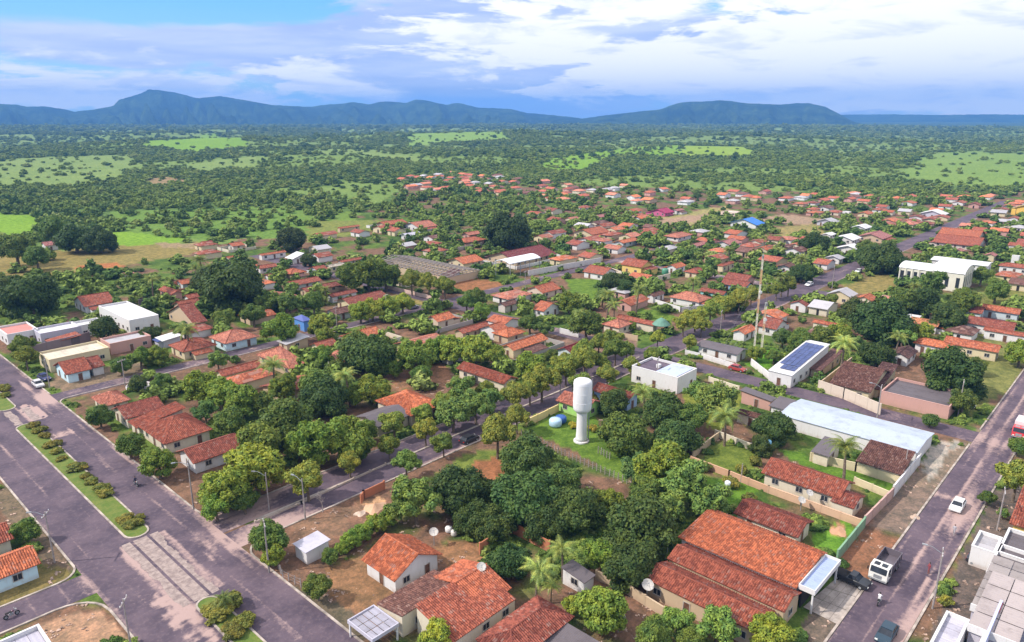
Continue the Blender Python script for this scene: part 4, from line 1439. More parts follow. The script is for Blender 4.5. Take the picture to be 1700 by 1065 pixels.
H('small white box building near the right edge behind the church', rect(6.0, L=(1680, 424), R=(1694, 424)), 6.0, 'flat', WHITE, WHITE)
# ---- second row and beyond, upper left
H('pink roofed farmhouse alone among trees at the left', rect(3.2, L=(67, 405), R=(98, 405)), 3.2, 'gx', PINKR, WHITE, name='farmhouse')
H('white walled house with pink roof beyond the left olive field', rect(3.0, L=(200, 455), R=(224, 454)), 3.0, 'gx', PINKR, WHITE)
for k, (l, r_, ro, c, w, t) in enumerate([
    ((333, 401), (352, 400), 'gx', RED, CREAM2, 'tiny red roofed house at the end of the olive field'),
    ((377, 405), (404, 405), 'gx', ORANGE2, CREAM2, 'orange roofed house beyond the palms at the upper left'),
    ((375, 426), (406, 424), 'gx', ORANGE2, WHITE, 'orange red roof with white wall beyond the wide mango tree'),
    ((400, 442), (428, 441), 'gx', ORANGE2, CREAM2, 'orange roof behind the wide mango tree'),
    ((303, 470), (326, 466), 'gx', ORANGE2, CREAM2, 'narrow orange roof left of the wide mango tree'),
    ((424, 442), (459, 440), 'gx', RED, CREAM2, 'first red roof of the row running down from the upper left'),
    ((440, 455), (474, 452), 'gx', RED2, CREAM2, 'second red roof of the row running down from the upper left'),
    ((468, 449), (506, 449), 'hx', ORANGE2, TAN, 'broad orange roof beside a small dark round tree'),
    ((432, 421), (472, 417), 'gx', ORANGE2, CREAM2, 'light orange roof left of the white shed at the upper left'),
    ((483, 428), (503, 426), 'sx', WHITE, WHITE, 'bright white shed at the upper left of the town'),
    ((527, 447), (542, 444), 'gx', RED, CREAM2, 'narrow red roof right of the small dark round tree'),
    ((542, 440), (571, 438), 'gx', CREAM2, CREAM, 'cream walled ruin left of the roofless school hall'),
    ((563, 432), (602, 428), 'gx', RED, CREAM2, 'small brown red roof beside the cream ruin'),
    ((476, 468), (530, 464), 'gx', RED, CREAM2, 'long red roof, upper one of the terrace beside the wide green hedge trees'),
    ((500, 478), (560, 472), 'gx', RED2, CREAM2, 'dark red roof, middle one of the terrace beside the wide green hedge trees'),
    ((545, 488), (590, 483), 'gx', RED2, WHITE, 'dark red roof, lower one of the terrace beside the wide green hedge trees'),
    ((562, 497), (640, 492), 'gx', RED2, CREAM, 'wine brown roof with cream gables above the bright green street trees'),
    ((552, 518), (582, 514), 'gx', BROWN, CREAM2, 'small brown roof left of the bright green street trees'),
    ((745, 431), (799, 430), 'gx', ORANGE, CREAM, 'bright orange roof over cream wall left of the white canopy'),
    ((757, 398), (803, 396), 'hx', ORANGE2, PINKW, 'orange red house left of the very dark big tree'),
    ((768, 387), (797, 386), 'gx', SALMON, PINKW, 'salmon upper roof left of the very dark big tree'),
    ((743, 457), (764, 455), 'sx', DBROWN, WHITE, 'white shed with dark roof at the end of the roofless school hall'),
    ((815, 424), (915, 420), 'gx', (0.25, .06, .06), TAN, 'long wine red roof behind the white canopy'),
    ((627, 370), (672, 368), 'gx', ORANGE2, CREAM2, 'long orange roof, left one at the field edge'),
    ((672, 373), (722, 373), 'gx', SALMON, CREAM2, 'long salmon roof, right one at the field edge'),
    ((562, 377), (595, 374), 'gx', ORANGE2, TAN, 'lone orange roof beside the pale field'),
    ((675, 390), (698, 387), 'gx', LILAC, WHITE, 'pale blue white house behind the long salmon roof'),
    ((955, 384), (1008, 383), 'gx', ORANGE2, CREAM, 'orange roof over cream wall right of the very dark big tree'),
    ((1022, 400), (1058, 397), 'gx', ORANGE, CREAM2, 'bright orange roof in the green middle distance'),
    ((1105, 390), (1147, 388), 'hx', SALMON, CREAM2, 'red two tier roof in the middle distance'),
    ((1145, 405), (1173, 403), 'gx', PINKR, CREAM2, 'pink red roof right of the two tier roof'),
    ((1187, 402), (1228, 401), 'gx', PINKR, WHITE, 'broad pink roof below the blue roofed school'),
    ((1215, 368), (1266, 369), 'gx', (0.05, 0.20, 0.62), WHITE, 'blue roofed white school building in the middle distance'),
    ((1200, 350), (1230, 350), 'flat', (0.62, .52, .45), (0.62, .5, .42), 'beige walled box behind the blue roofed school'),
    ((1080, 350), (1117, 350), 'gx', (0.55, 0.06, 0.16), (0.55, .12, .25), 'magenta roofed building at the end of the sandy field'),
    ((1115, 348), (1135, 347), 'gx', PINKR, WHITE, 'white house right of the magenta roof'),
    ((985, 358), (1010, 357), 'gx', PINKR, WHITE, 'pink and white house left of the magenta roof'),
    ((1365, 388), (1387, 387), 'gx', WHITE, WHITE, 'white flat hall, leftmost of the white halls on the far street'),
    ((1385, 394), (1427, 393), 'gx', WHITE, WHITE, 'white hall second from the left on the far street'),
    ((1388, 411), (1436, 412), 'gx', WHITE, WHITE, 'long white roofed hall nearest on the far street'),
    ((1427, 391), (1477, 390), 'gx', PINKR, CREAM2, 'pink red roof right of the white halls'),
    ((1372, 426), (1401, 426), 'gx', LGREY, WHITE, 'grey roofed white house below the white halls'),
    ((1415, 376), (1446, 375), 'gx', WHITE, WHITE, 'white house behind the white halls'),
    ((1357, 366), (1392, 366), 'gx', LGREY, LILAC, 'bluish grey roof beside the sandy lot'),
    ((1555, 400), (1632, 400), 'gy', RED, CREAM2, 'long dark red roofs right of the far street'),
    ((1560, 392), (1632, 390), 'gy', ORANGE2, CREAM2, 'long orange roof behind the dark red ones right of the far street'),
    ((1660, 378), (1684, 378), 'gx', CREAM, CREAM, 'cream house near the right edge of the middle distance'),
    ((1688, 342), (1712, 342), 'gx', YELLOW, (0.75, .48, .10), 'tall yellow house at the right edge, near the horizon'),
    ((1290, 441), (1324, 441), 'gx', BROWN, CREAM2, 'brown roofed cottage left of the far street'),
    ((1530, 353), (1572, 353), 'gx', WHITE, LILAC, 'long white roof beyond the far street'),
    ((1400, 350), (1412, 350), 'flat', WHITE, WHITE, 'small white box house in the far right cluster'),
]):
    hh = 3.2 if 'tall' not in t else 7.0
    q_ = rect(hh, L=l, R=r_)
    gx, gy = (q_[1] - q_[0]) * .1, (q_[3] - q_[2]) * .1
    H(t, (q_[0] - gx, q_[1] + gx, q_[2] - gy, q_[3] + gy), hh * .9, ro, c, w, pitch=.32, over=.8)

# ---- small far houses of the outer quarters, each its own thing
FAR_AREAS = [
    ([(662, 300), (720, 290), (800, 290), (862, 298), (862, 326), (800, 322), (665, 316)], 42),
    ([(862, 300), (1000, 308), (1130, 316), (1290, 322), (1280, 342), (1100, 338), (860, 334)], 34),
    ([(1290, 330), (1420, 322), (1540, 332), (1660, 320), (1720, 330), (1720, 362), (1500, 360), (1380, 362), (1290, 352)], 46),
    ([(870, 342), (1080, 352), (1100, 395), (1040, 415), (900, 400), (890, 375)], 22),
    ([(1150, 380), (1290, 392), (1350, 400), (1350, 430), (1180, 428), (1080, 410)], 16),
    ([(1560, 362), (1720, 372), (1720, 428), (1640, 415), (1560, 380)], 14),
    ([(1440, 350), (1560, 356), (1540, 380), (1450, 378)], 8),
    ([(680, 400), (740, 395), (740, 425), (660, 425)], 3),
    ([(330, 400), (430, 395), (620, 440), (640, 480), (480, 520), (420, 480), (340, 450)], 6),
    ([(270, 500), (420, 500), (640, 560), (600, 640), (420, 660), (300, 620)], 5),
    ([(640, 470), (860, 480), (1000, 470), (1090, 520), (980, 600), (760, 620), (660, 580)], 7),
    ([(940, 400), (1240, 415), (1250, 480), (1080, 520), (1000, 470), (930, 440)], 7),
    ([(1260, 430), (1420, 440), (1400, 560), (1310, 570), (1260, 520)], 5),
    ([(1460, 510), (1600, 500), (1600, 560), (1480, 600)], 4),
    ([(1640, 450), (1780, 440), (1780, 500), (1690, 500)], 4),
    ([(520, 385), (640, 380), (740, 410), (640, 420), (540, 420)], 5),
]
PROTO_FAR = {}
FAR_SPOTS = []


def far_house(px, py, k):
    x, y = at(px, py)
    z = float(terrain_z(x, y))
    a, b = random.uniform(7, 12), random.uniform(6, 9)
    for (x0, x1, y0, y1) in OCC + ROADS:
        if x0 - a / 2 < x < x1 + a / 2 and y0 - b / 2 < y < y1 + b / 2:
            return False
    OCC.append((x - a / 2, x + a / 2, y - b / 2, y + b / 2))
    FAR_SPOTS.append((px, py, x, y, z, a, b))
    return True


def far_house_build(px, py, x, y, z, a, b, joined=None):
    rc, rn = random.choice([(ORANGE2, 'orange'), (RED, 'red'), (RED, 'red'), (SALMON, 'salmon'), (RED2, 'dark red'), (BROWN, 'brown'), (ORANGE, 'bright orange'), (RED, 'red'), (LGREY, 'grey')])
    wc, wn = random.choice([(WHITE, 'white'), (WHITE, 'white'), (CREAM2, 'cream'), (CREAM, 'cream'), (PINKW, 'pink'), (TAN, 'tan')])
    kind = random.choice(('gx', 'gy', 'hx'))
    key = (kind, rn in ('grey', 'white'))
    if key not in PROTO_FAR:
        wm, rm = MB(), MB()
        u = 0.5
        if kind[0] == 'g':
            ax = kind[1]
            P = (lambda l, w, z: (l, w, z)) if ax == 'x' else (lambda l, w, z: (w, l, z))
            slope(rm, [P(-u, -u, 2.8), P(u, -u, 2.8), P(u, 0, 4.3), P(-u, 0, 4.3)], .12)
            slope(rm, [P(u, u, 2.8), P(-u, u, 2.8), P(-u, 0, 4.3), P(u, 0, 4.3)], .12)
            q = .44
            for s in (-q, q):
                wm.face([P(s, -q, -1), P(s, -q, 2.8), P(s, 0, 4.1), P(s, q, 2.8), P(s, q, -1)])
                wm.face([P(-q, s, -1), P(q, s, -1), P(q, s, 2.9), P(-q, s, 2.9)])
        else:
            for s in (-1, 1):
                slope(rm, [(-u * s, -u * s, 2.8), (u * s, -u * s, 2.8), (.15 * s, 0, 4.2), (-.15 * s, 0, 4.2)], .12)
                slope(rm, [(u * s, -u * s, 2.8), (u * s, u * s, 2.8), (.15 * s, 0, 4.2)], .12)
            wm.box(-.44, .44, -.44, .44, -1, 2.85)
        dm = MB()
        dm.box(-.445, -.43, -.06, .06, 0, 2.1)
    
        PROTO_FAR[key] = (wm.mesh('wall', M['plaster']), rm.mesh('roof', M['sheet'] if key[1] else M['tile']), dm.mesh('door', M['dark']))
    wm, rm, dm = PROTO_FAR[key]
    if joined is not None:
        sc_ = (a, b, random.uniform(.68, .9))
        for me, col_ in ((wm, wc), (rm, rc)):
            o0 = len(joined['v'])
            joined['v'] += [(v.co.x * sc_[0] + x, v.co.y * sc_[1] + y, v.co.z * sc_[2] + z) for v in me.vertices]
            for p in me.polygons:
                joined['f'].append(tuple(o0 + i for i in p.vertices))
                joined['c'].append(col_)
        return
    root = thing('house', '', 'house', (x, y, z), random.uniform(-.08, .08), 'small houses in the outer quarters of the town')
    root.scale = (a, b, random.uniform(.68, .9))
    link('wall', wm, None, root, wc)
    link('roof', rm, None, root, shade(rc, .85, 1.15))
    link('door', dm, None, root)
    HOUSES.append((root, px, py, f'{rn} roofed house with {wn} walls'))
    return True


for poly, n in FAR_AREAS:
    xs, ys = [p[0] for p in poly], [p[1] for p in poly]
    done = tries = 0
    while done < n and tries < n * 30:
        tries += 1
        px, py = random.uniform(min(xs), max(xs)), random.uniform(min(ys), max(ys))
        if in_poly(np.array([px]), np.array([py]), poly)[0] and far_house(px, py, done):
            done += 1

# the houses that show largest are things of their own; past 300 the smallest, farthest ones are one mass
FAR_SPOTS.sort(key=lambda q: -q[1])
room = 292 - len(HOUSES)
for q in FAR_SPOTS[:room]:
    far_house_build(*q)
J = dict(v=[], f=[], c=[])
for q in FAR_SPOTS[room:]:
    far_house_build(*q, joined=J)
_me = bpy.data.meshes.new('distant_houses')
_me.from_pydata(J['v'], [], J['f'])
_cols = sorted(set(J['c']))
for c_ in _cols:
    _me.materials.append(m_plain('distant_house_colour', c_, 0.85, 0.25, 0.8))
_me.polygons.foreach_set('material_index', [_cols.index(c_) for c_ in J['c']])
link('distant_houses', _me, None, None, None, 'stuff', label='tiny red roofed houses of the farthest quarters at the edge of the woods')

# ------------------------------------------------------------------ special buildings and structures
def occ(x0, x1, y0, y1):
    OCC.append((x0, x1, y0, y1))


# solar panels, each a thing's part: the array lies on the white building
x0, x1, y0, y1 = r14
arr = thing('solar_array', 'rows of dark blue solar panels lying on the white building roof', 'solar panels', ((x0 + x1) / 2, (y0 + y1) / 2, 4.0 * HS + .06))
LX, LY = (x1 - x0) * .80, (y1 - y0) * .82
nx, ny = 7, 4
pm = MB()
pm.box(-LX / nx / 2 + .05, LX / nx / 2 - .05, -LY / ny / 2 + .05, LY / ny / 2 - .05, 0, .06)
pme = pm.mesh('solar_panel', M['solar'])
for i in range(nx):
    for j in range(ny):
        if i in (0,) and j == 3:
            continue
        px_ = -LX / 2 + LX * (i + .5) / nx + (0.15 if i < 3 else 0) * (i % 2)
        o = link('solar_panel', pme, None, arr)
        o.location = (px_, -LY / 2 + LY * (j + .5) / ny, .05 + .10 * (px_ + (x1 - x0) / 2) + .02)
        o.rotation_euler = (0, -math.atan(.10), 0)

# pale blue marquee in front of the huge orange roof
rx = rect(4.6, L=(1330, 966), R=(1392, 932), N=(1352, 985), F=(1372, 915))
mq = thing('shop_awning', 'white framed awning with pale blue deck in front of the huge orange roof', 'awning', ((rx[0] + rx[1]) / 2, (rx[2] + rx[3]) / 2, 0))
mq.scale = (1, 1, HS)
X, Y = (rx[1] - rx[0]) / 2, (rx[3] - rx[2]) / 2
m = MB(); m.box(-X + .12, X - .12, -Y + .12, Y - .12, 4.0, 4.12); m.build('deck', M['sheet'], mq, (0.34, 0.41, 0.64))
m = MB()
for b in ((-X, X, -Y, -Y + .12), (-X, X, Y - .12, Y), (-X, -X + .12, -Y + .12, Y - .12), (X - .12, X, -Y + .12, Y - .12)):
    m.box(*b, 3.7, 4.6)
m.build('fascia', M['plaster'], mq, WHITE)
for sx in (-1, 1):
    m = MB(); m.box(sx * (X - .3) - .1, sx * (X - .3) + .1, -Y + .2, -Y + .4, 0, 3.7); m.build('post', M['plaster'], mq, WHITE)
m = MB(); m.box(-X + .5, X - .5, Y - .35, Y - .2, 0, 3.7); m.build('shop_front', M['dark'], mq)
occ(*rx)

# carport with slabs in a frame, bottom
rx = rect(2.9, L=(579, 1029), R=(662, 1034), N=(617, 1066), F=(620, 1005))
cp = thing('carport', 'carport with white slatted grid roof beside the brown tiles at the bottom', 'carport', ((rx[0] + rx[1]) / 2, (rx[2] + rx[3]) / 2, 0))
cp.scale = (1, 1, HS)
X, Y = (rx[1] - rx[0]) / 2, (rx[3] - rx[2]) / 2
m = MB()
for b in ((-X, X, -Y, -Y + .15), (-X, X, Y - .15, Y), (-X, -X + .15, -Y + .15, Y - .15), (X - .15, X, -Y + .15, Y - .15)):
    m.box(*b, 2.5, 3.1)
m.build('fascia', M['plaster'], cp, LILAC)
nx, ny = 4, 3
pm = MB(); pm.box(-(X - .15) / nx + .05, (X - .15) / nx - .05, -(Y - .15) / ny + .05, (Y - .15) / ny - .05, 0, .06)
pme = pm.mesh('roof_panel', M['sheet'])
for i in range(nx):
    for j in range(ny):
        o = link('roof_panel', pme, None, cp, shade(LILAC, .65, .85))
        o.location = (-X + .15 + 2 * (X - .15) * (i + .5) / nx, -Y + .15 + 2 * (Y - .15) * (j + .5) / ny, 2.78 + random.uniform(-.01, .01))
for sx in (-1, 1):
    for sy in (-1, 1):
        m = MB(); m.box(sx * (X - .2) - .09, sx * (X - .2) + .09, sy * (Y - .2) - .09, sy * (Y - .2) + .09, 0, 2.5); m.build('post', M['plaster'], cp, WHITE)
occ(*rx)


def sheet_roof_building(label, r, h, nx, ny, col, wc, fall=0.06):
    x0, x1, y0, y1 = r
    root = thing('building', label, 'building', ((x0 + x1) / 2, (y0 + y1) / 2, 0))
    root.scale = (1, 1, HS)
    X, Y = (x1 - x0) / 2, (y1 - y0) / 2
    m = MB()
    m.box(-X + .2, X - .2, -Y + .2, Y - .2, -.1, h - .15)
    m.build('wall', M['plaster'], root, wc)
    pm = MB()
    a, b = 2 * X / nx, 2 * Y / ny
    pm.box(-a / 2 + .09, a / 2 - .09, -b / 2 + .05, b / 2 - .05, 0, .07)
    pme = pm.mesh('roof_panel', M['sheet'])
    for i in range(nx):
        for j in range(ny):
            xx = -X + a * (i + .5)
            o = link('roof_panel', pme, None, root, shade(col, .85, 1.1))
            o.location = (xx, -Y + b * (j + .5), h + fall * (xx + X) + .004 * j)
            o.rotation_euler = (0, -math.atan(fall), 0)
    m = MB()
    m.box(-X - .12, -X + .03, -Y, Y, h - .9, h + .35)
    m.build('parapet', M['plaster'], root, WHITE)
    OCC.append(r)
    return root


pb = rect(4.0, L=(1612, 1000), a=13, b=7)
sheet_roof_building('building with a roof of beige grey panels in rows at the right edge', pb, 3.6, 6, 3, (0.30, 0.26, 0.25), LILAC)
pb2 = rect(4.0, L=(1607, 1035), a=13, b=5)
sb = sheet_roof_building('building with pale pinkish roof panels in the lower right corner', pb2, 3.8, 4, 2, (0.40, 0.34, 0.33), LILAC)
# blue white sign front with a red board
sg = thing('shop_front_sign', 'blue white shop fascia carrying a red board in the lower right corner', 'sign', (*at(1648, 1032, 3.4), 0))
m = MB(); m.box(-5.0, 5.0, -.14, .14, 2.0, 3.6); o = m.build('fascia_board', M['plaster'], sg, (0.55, 0.58, 0.80))
m = MB(); m.box(-4.9, -2.6, .15, .22, 2.2, 3.4); m.build('red_board', M['paint'], sg, (0.42, 0.03, 0.04))
m = MB(); m.box(-2.4, 4.0, -.5, .1, 0, 2.6); m.build('support_wall', M['plaster'], sg, WHITE)
sg.rotation_euler = (0, 0, math.radians(180))
# white parapet yard with a grey floor in the lower right
wb = rect(3.2, L=(1543, 1068), F=(1572, 1014), a=8, b=2.4)
H('narrow white parapet building in the lower right corner', (wb[0], wb[1], wb[2], wb[3]), 3.2, 'flat', LILAC, WHITE, name='building', cat='building', near=1, win=False)

# bluish roof panel on the white hall (skylight sheets) and rooftop box
hx = rect(5.0, L=(1046, 606), R=(1161, 609), N=(1126, 627), F=(1080, 595))
cv = thing('roof_cover', 'pale blue metal cover raised over the right half of the white hall', 'roof cover', ((hx[0] + hx[1]) / 2, hx[2] + (hx[3] - hx[2]) * .27, 5 * HS - .40))
X, Y = (hx[1] - hx[0]) * .44, (hx[3] - hx[2]) * .22
for k in range(5):
    m = MB(); m.box(-X + 2 * X * k / 5 + .02, -X + 2 * X * (k + 1) / 5 - .02, -Y, Y, .35, .42)
    m.build('cover_sheet', M['sheet'], cv, (0.46, 0.52, 0.72))
m = MB(); m.box(-X, X, -Y + .1, Y - .1, 0, .33); m.build('upstand', M['plaster'], cv, WHITE)
m = MB(); m.box(-.5, .5, -.4, .4, 0, .8)
tk = m.build('vent_box', M['plaster'], None, WHITE, label='small white box standing on the dark half of the white hall roof', category='vent'); tk.location = ((hx[0] + hx[1]) / 2, hx[2] + (hx[3] - hx[2]) * .62, 5 * HS - .44)

# church: two vaulted blocks, tall dark windows between ribs
def church():
    x0, y1 = at(1489, 470)
    _, yn = at(1598, 484)
    x0 = (x0 + at(1598, 484)[0]) / 2
    root = thing('church', 'cream white church with vaulted roofs and tall narrow dark windows', 'church', (x0, yn, 0))
    L = y1 - yn
    la = L * .52

    def block(nm, ya, yb, xa, w, h, rise):
        m = MB()
        n = 10
        prof = [(xa, -.1), (xa, h)]
        arcp = [(xa + w * (1 - math.cos(math.pi * i / n)) / 2, h + rise * math.sin(math.pi * i / n)) for i in range(n + 1)]
        poly = [(xa, -.1)] + arcp + [(xa + w, -.1)]
        for yy in (ya, yb):
            m.face([(p[0], yy, p[1] - (0.0)) for p in poly])
        m.face([(xa, ya, -.1), (xa, yb, -.1), (xa, yb, h), (xa, ya, h)])
        m.face([(xa + w, ya, -.1), (xa + w, yb, -.1), (xa + w, yb, h), (xa + w, ya, h)])
        m.build('wall', M['plaster'], root, (0.68, 0.65, 0.56), label=nm)
        r = MB()
        arc2 = [(p[0], p[1] + .08) for p in arcp]
        arc2[0] = (arc2[0][0] - .3, arc2[0][1]); arc2[-1] = (arc2[-1][0] + .3, arc2[-1][1])
        for (a, b) in zip(arc2[:-1], arc2[1:]):
            r.face([(a[0], ya - .25, a[1]), (b[0], ya - .25, b[1]), (b[0], yb + .25, b[1]), (a[0], yb + .25, a[1])])
            r.face([(a[0], ya - .25, a[1] - .3), (b[0], ya - .25, b[1] - .3), (b[0], ya - .25, b[1]), (a[0], ya - .25, a[1])])
            r.face([(a[0], yb + .25, a[1] - .3), (b[0], yb + .25, b[1] - .3), (b[0], yb + .25, b[1]), (a[0], yb + .25, a[1])])
        r.build('roof', M['sheet'], root, (0.74, 0.73, 0.75))
    block('longer block', L - la, L, 0, 11, 7.0, 1.6)
    root.scale = (1, 1, .86)
    block('taller block', 0, L - la - .05, -1.2, 15, 7.6, 2.4)
    wm = MB(); wm.box(-.06, .06, -.55, .55, 0, 4.2); wme = wm.mesh('tall_window', M['glass'])
    rm = MB(); rm.box(-.25, .0, -.18, .18, 0, 7.0); rme = rm.mesh('rib', M['plaster'])
    n = 5
    for k in range(n):
        yy = L - la + la * (k + .5) / n
        o = link('tall_window', wme, None, root); o.location = (-.02, yy, 1.6)
        o = link('rib', rme, None, root, (0.68, 0.65, 0.56)); o.location = (0, L - la + la * (k + 1) / n - (.2 if k == n - 1 else 0), 0)
    for k in range(3):
        yy = (L - la) * (k + .5) / 3
        o = link('tall_window', wme, None, root); o.location = (-1.22, yy, 1.6)
    wm2 = MB(); wm2.box(-.45, .45, -.06, .06, 0, 4.6); wme2 = wm2.mesh('tall_window', M['glass'])
    rm2 = MB(); rm2.box(-.15, .15, -.25, 0, 0, 7.6); rme2 = rm2.mesh('rib', M['plaster'])
    for k in range(5):
        o = link('tall_window', wme2, None, root); o.location = (-1.2 + 15 * (k + .5) / 5, -.02, 1.6)
        if k:
            o = link('rib', rme2, None, root, (0.68, 0.65, 0.56)); o.location = (-1.2 + 15 * k / 5, 0, 0)
    m = MB(); m.box(13.9, 17, 1, 5, -.1, 3.6); m.build('side_porch', M['plaster'], root, WHITE)
    occ(x0 - 2, x0 + 17, yn - 1, y1 + 1)
    p = to_px(x0 + 5, (yn + y1) / 2, 5)
    HOUSES.append((root, p[0], p[1], None))


church()


# roofless hall with bare trusses
def trusses():
    x0, x1, y0, y1 = rect(4.0, L=(644, 433), N=(732, 463), R=(772, 450), F=(690, 417))
    x0, x1, y0, y1 = rect(4.0, L=(655, 452), R=(765, 448), F=(655, 418))[:4] if False else (x0, x1, y0, y1)
    cx, cy = (x0 + x1) / 2, (y0 + y1) / 2
    root = thing('roofless_hall', 'long roofless hall with bare grey trusses and tan walls', 'hall', (cx, cy, 0))
    X, Y = (x1 - x0) / 2, (y1 - y0) / 2
    m = MB()
    for b in ((-X, X, -Y, -Y + .25), (-X, X, Y - .25, Y), (-X, -X + .25, -Y + .25, Y - .25), (X - .25, X, -Y + .25, Y - .25)):
        m.box(*b, -.1, 3.4)
    m.box(-.12, .12, -Y + .25, Y - .25, -.1, 3.2)
    m.build('wall', M['plaster'], root, TAN)
    root.scale = (1, 1, HS)
    n = int(2 * Y / 2.4)
    tm = MB()
    tm.bar((-X, 0, 3.5), (0, 0, 5.6), .16, 4); tm.bar((X, 0, 3.5), (0, 0, 5.6), .16, 4); tm.bar((-X, 0, 3.5), (X, 0, 3.5), .14, 4)
    for q in (-.5, 0, .5):
        tm.bar((X * q, 0, 3.5), (X * q, 0, 3.5 + 2.1 * (1 - abs(q))), .1, 4)
    tme = tm.mesh('roof_truss', M['polec'])
    for k in range(n + 1):
        o = link('roof_truss', tme, None, root); o.location = (0, -Y + 2 * Y * k / n, 0)
    for q in (-.9, -.6, -.3, 0, .3, .6, .9):
        pm = MB(); pm.bar((X * q, -Y, 3.62 + 2.1 * (1 - abs(q))), (X * q, Y, 3.62 + 2.1 * (1 - abs(q))), .09, 4); pm.build('purlin', M['polec'], root)
    occ(x0, x1, y0, y1)


trusses()


# open white canopy over a court
def canopy():
    x0, x1, y0, y1 = rect(5.5, L=(822, 438), R=(893, 431), N=(850, 444))
    root = thing('court_canopy', 'white arched canopy roof over an open court', 'canopy', ((x0 + x1) / 2, (y0 + y1) / 2, 0))
    X, Y = (x1 - x0) / 2, (y1 - y0) / 2
    n = 8
    m = MB()
    pr = [(-Y + 2 * Y * i / n, 5.5 + 1.1 * math.sin(math.pi * i / n)) for i in range(n + 1)]
    for a, b in zip(pr[:-1], pr[1:]):
        m.face([(-X, a[0], a[1]), (X, a[0], a[1]), (X, b[0], b[1]), (-X, b[0], b[1])])
        m.face([(-X, a[0], a[1] - .25), (X, a[0], a[1] - .25), (X, b[0], b[1] - .25), (-X, b[0], b[1] - .25)])
        for s in (-X, X):
            m.face([(s, a[0], a[1] - .25), (s, b[0], b[1] - .25), (s, b[0], b[1]), (s, a[0], a[1])])
    m.build('canopy_roof', M['sheet'], root, (0.80, 0.80, 0.84))
    for sx in (-.95, -.3, .3, .95):
        for sy in (-.95, .95):
            q = MB(); q.bar((X * sx, Y * sy, 0), (X * sx, Y * sy, 5.55), .14, 6); q.build('post', M['metal'], root)
    occ(x0, x1, y0, y1)


canopy()


# white cup shaped water tower
def water_tower():
    bx, by = at(965, 732)
    root = thing('water_tower', 'tall white water tower with a cylindrical tank on a slim flared column', 'water tower', (bx, by, 0))
    m = MB(); m.lathe([(1.5, -.1), (1.5, .25), (1.2, .35)], 28); m.build('base', M['plaster'], root, (.72, .71, .73))
    m = MB(); m.lathe([(1.18, .35), (1.08, .8), (1.0, 2), (.96, 5.0), (1.0, 5.9), (1.05, 6.15)], 32); m.build('column', M['plaster'], root, (.72, .71, .73), smooth=True)
    m = MB(); m.lathe([(.9, 6.1), (1.35, 6.25), (1.66, 6.6), (1.74, 7.1), (1.74, 11.9), (1.66, 12.3), (1.4, 12.5), (.5, 12.62), (.05, 12.64)], 36); m.build('tank', M['plaster'], root, (.74, .73, .75), smooth=True)
    m = MB()
    for z in (8.2, 10.0, 11.7):
        m.lathe([(1.755, z), (1.775, z + .03), (1.755, z + .06)], 36)
    m.build('weld_band', M['whitep'], root)
    a = math.atan2(RGT[1], RGT[0])
    c, s = math.cos(a), math.sin(a)
    m = MB(); m.bar((1.35 * c, 1.35 * s, 0), (1.35 * c, 1.35 * s, 6.5), .07, 6); m.build('pipe', M['metal'], root)
    l = MB()
    for o in (-.18, .18):
        l.bar((1.24 * c - s * o, s * 1.24 + c * o, .3), (1.16 * c - s * o, 1.16 * s + c * o, 6.4), .025, 4)
        l.bar((1.82 * c - s * o, 1.82 * s + c * o, 6.6), (1.82 * c - s * o, 1.82 * s + c * o, 12.7), .025, 4)
    for k in range(24):
        z = .5 + k * .25
        l.bar((1.2 * c + s * .18, 1.2 * s - c * .18, z), (1.2 * c - s * .18, 1.2 * s + c * .18, z), .015, 4)
        l.bar((1.82 * c + s * .18, 1.82 * s - c * .18, z + 6.2), (1.82 * c - s * .18, 1.82 * s + c * .18, z + 6.2), .015, 4)
    l.build('ladder', M['metal'], root)
    occ(bx - 1.6, bx + 1.6, by - 1.6, by + 1.6)


water_tower()


# lattice mast
def mast(px, py, top, label, w=.2, lean=0):
    bx, by = at(px, py)
    root = thing('radio_mast', label, 'mast', (bx, by, 0))
    cols = [(0.72, 0.66, 0.56), (0.66, 0.42, 0.24)]
    n = 7
    for k in range(n):
        z0, z1 = top * k / n, top * (k + 1) / n
        m = MB()
        leg = [(w * math.cos(t), w * math.sin(t)) for t in (0.3, 2.39, 4.49)]
        for (a, b) in leg:
            m.bar((a, b, z0), (a, b, z1), .06, 4)
        q = max(2, int((z1 - z0) / .9))
        for i in range(q):
            for j in range(3):
                a, b = leg[j], leg[(j + 1) % 3]
                if i % 2: a, b = b, a
                m.bar((*a, z0 + (z1 - z0) * i / q), (*b, z0 + (z1 - z0) * (i + 1) / q), .03, 4)
        m.build('mast_section', M['paint'], root, cols[k % 2] if k > 1 else cols[0])
    m = MB(); m.bar((0, 0, top), (0, 0, top + 2), .04, 5); m.build('antenna', M['metal'], root)
    m = MB(); m.box(-.4, .4, -.12, .12, top - .9, top - .1); m.build('antenna_panel', M['metal'], root)
    m = MB(); m.lathe([(.05, top * .62), (.4, top * .62 + .05), (.42, top * .62 + .6), (.05, top * .62 + .8)], 12, .5, 0); m.build('drum_antenna', M['whitep'], root)
    gm = MB()
    for t in (0.3, 2.39, 4.49):
        gm.bar((0, 0, top * .9), (9 * math.cos(t), 9 * math.sin(t), 0), .012, 3)
        gm.bar((0, 0, top * .5), (9 * math.cos(t), 9 * math.sin(t), 0), .012, 3)
    gm.build('guy_wires', M['metal'], root)


mast(1251, 590, 26.5, 'tall thin lattice mast, the taller of two behind the solar panels')
mast(1264, 584, 13.5, 'short lattice mast right of the tall one', .25)


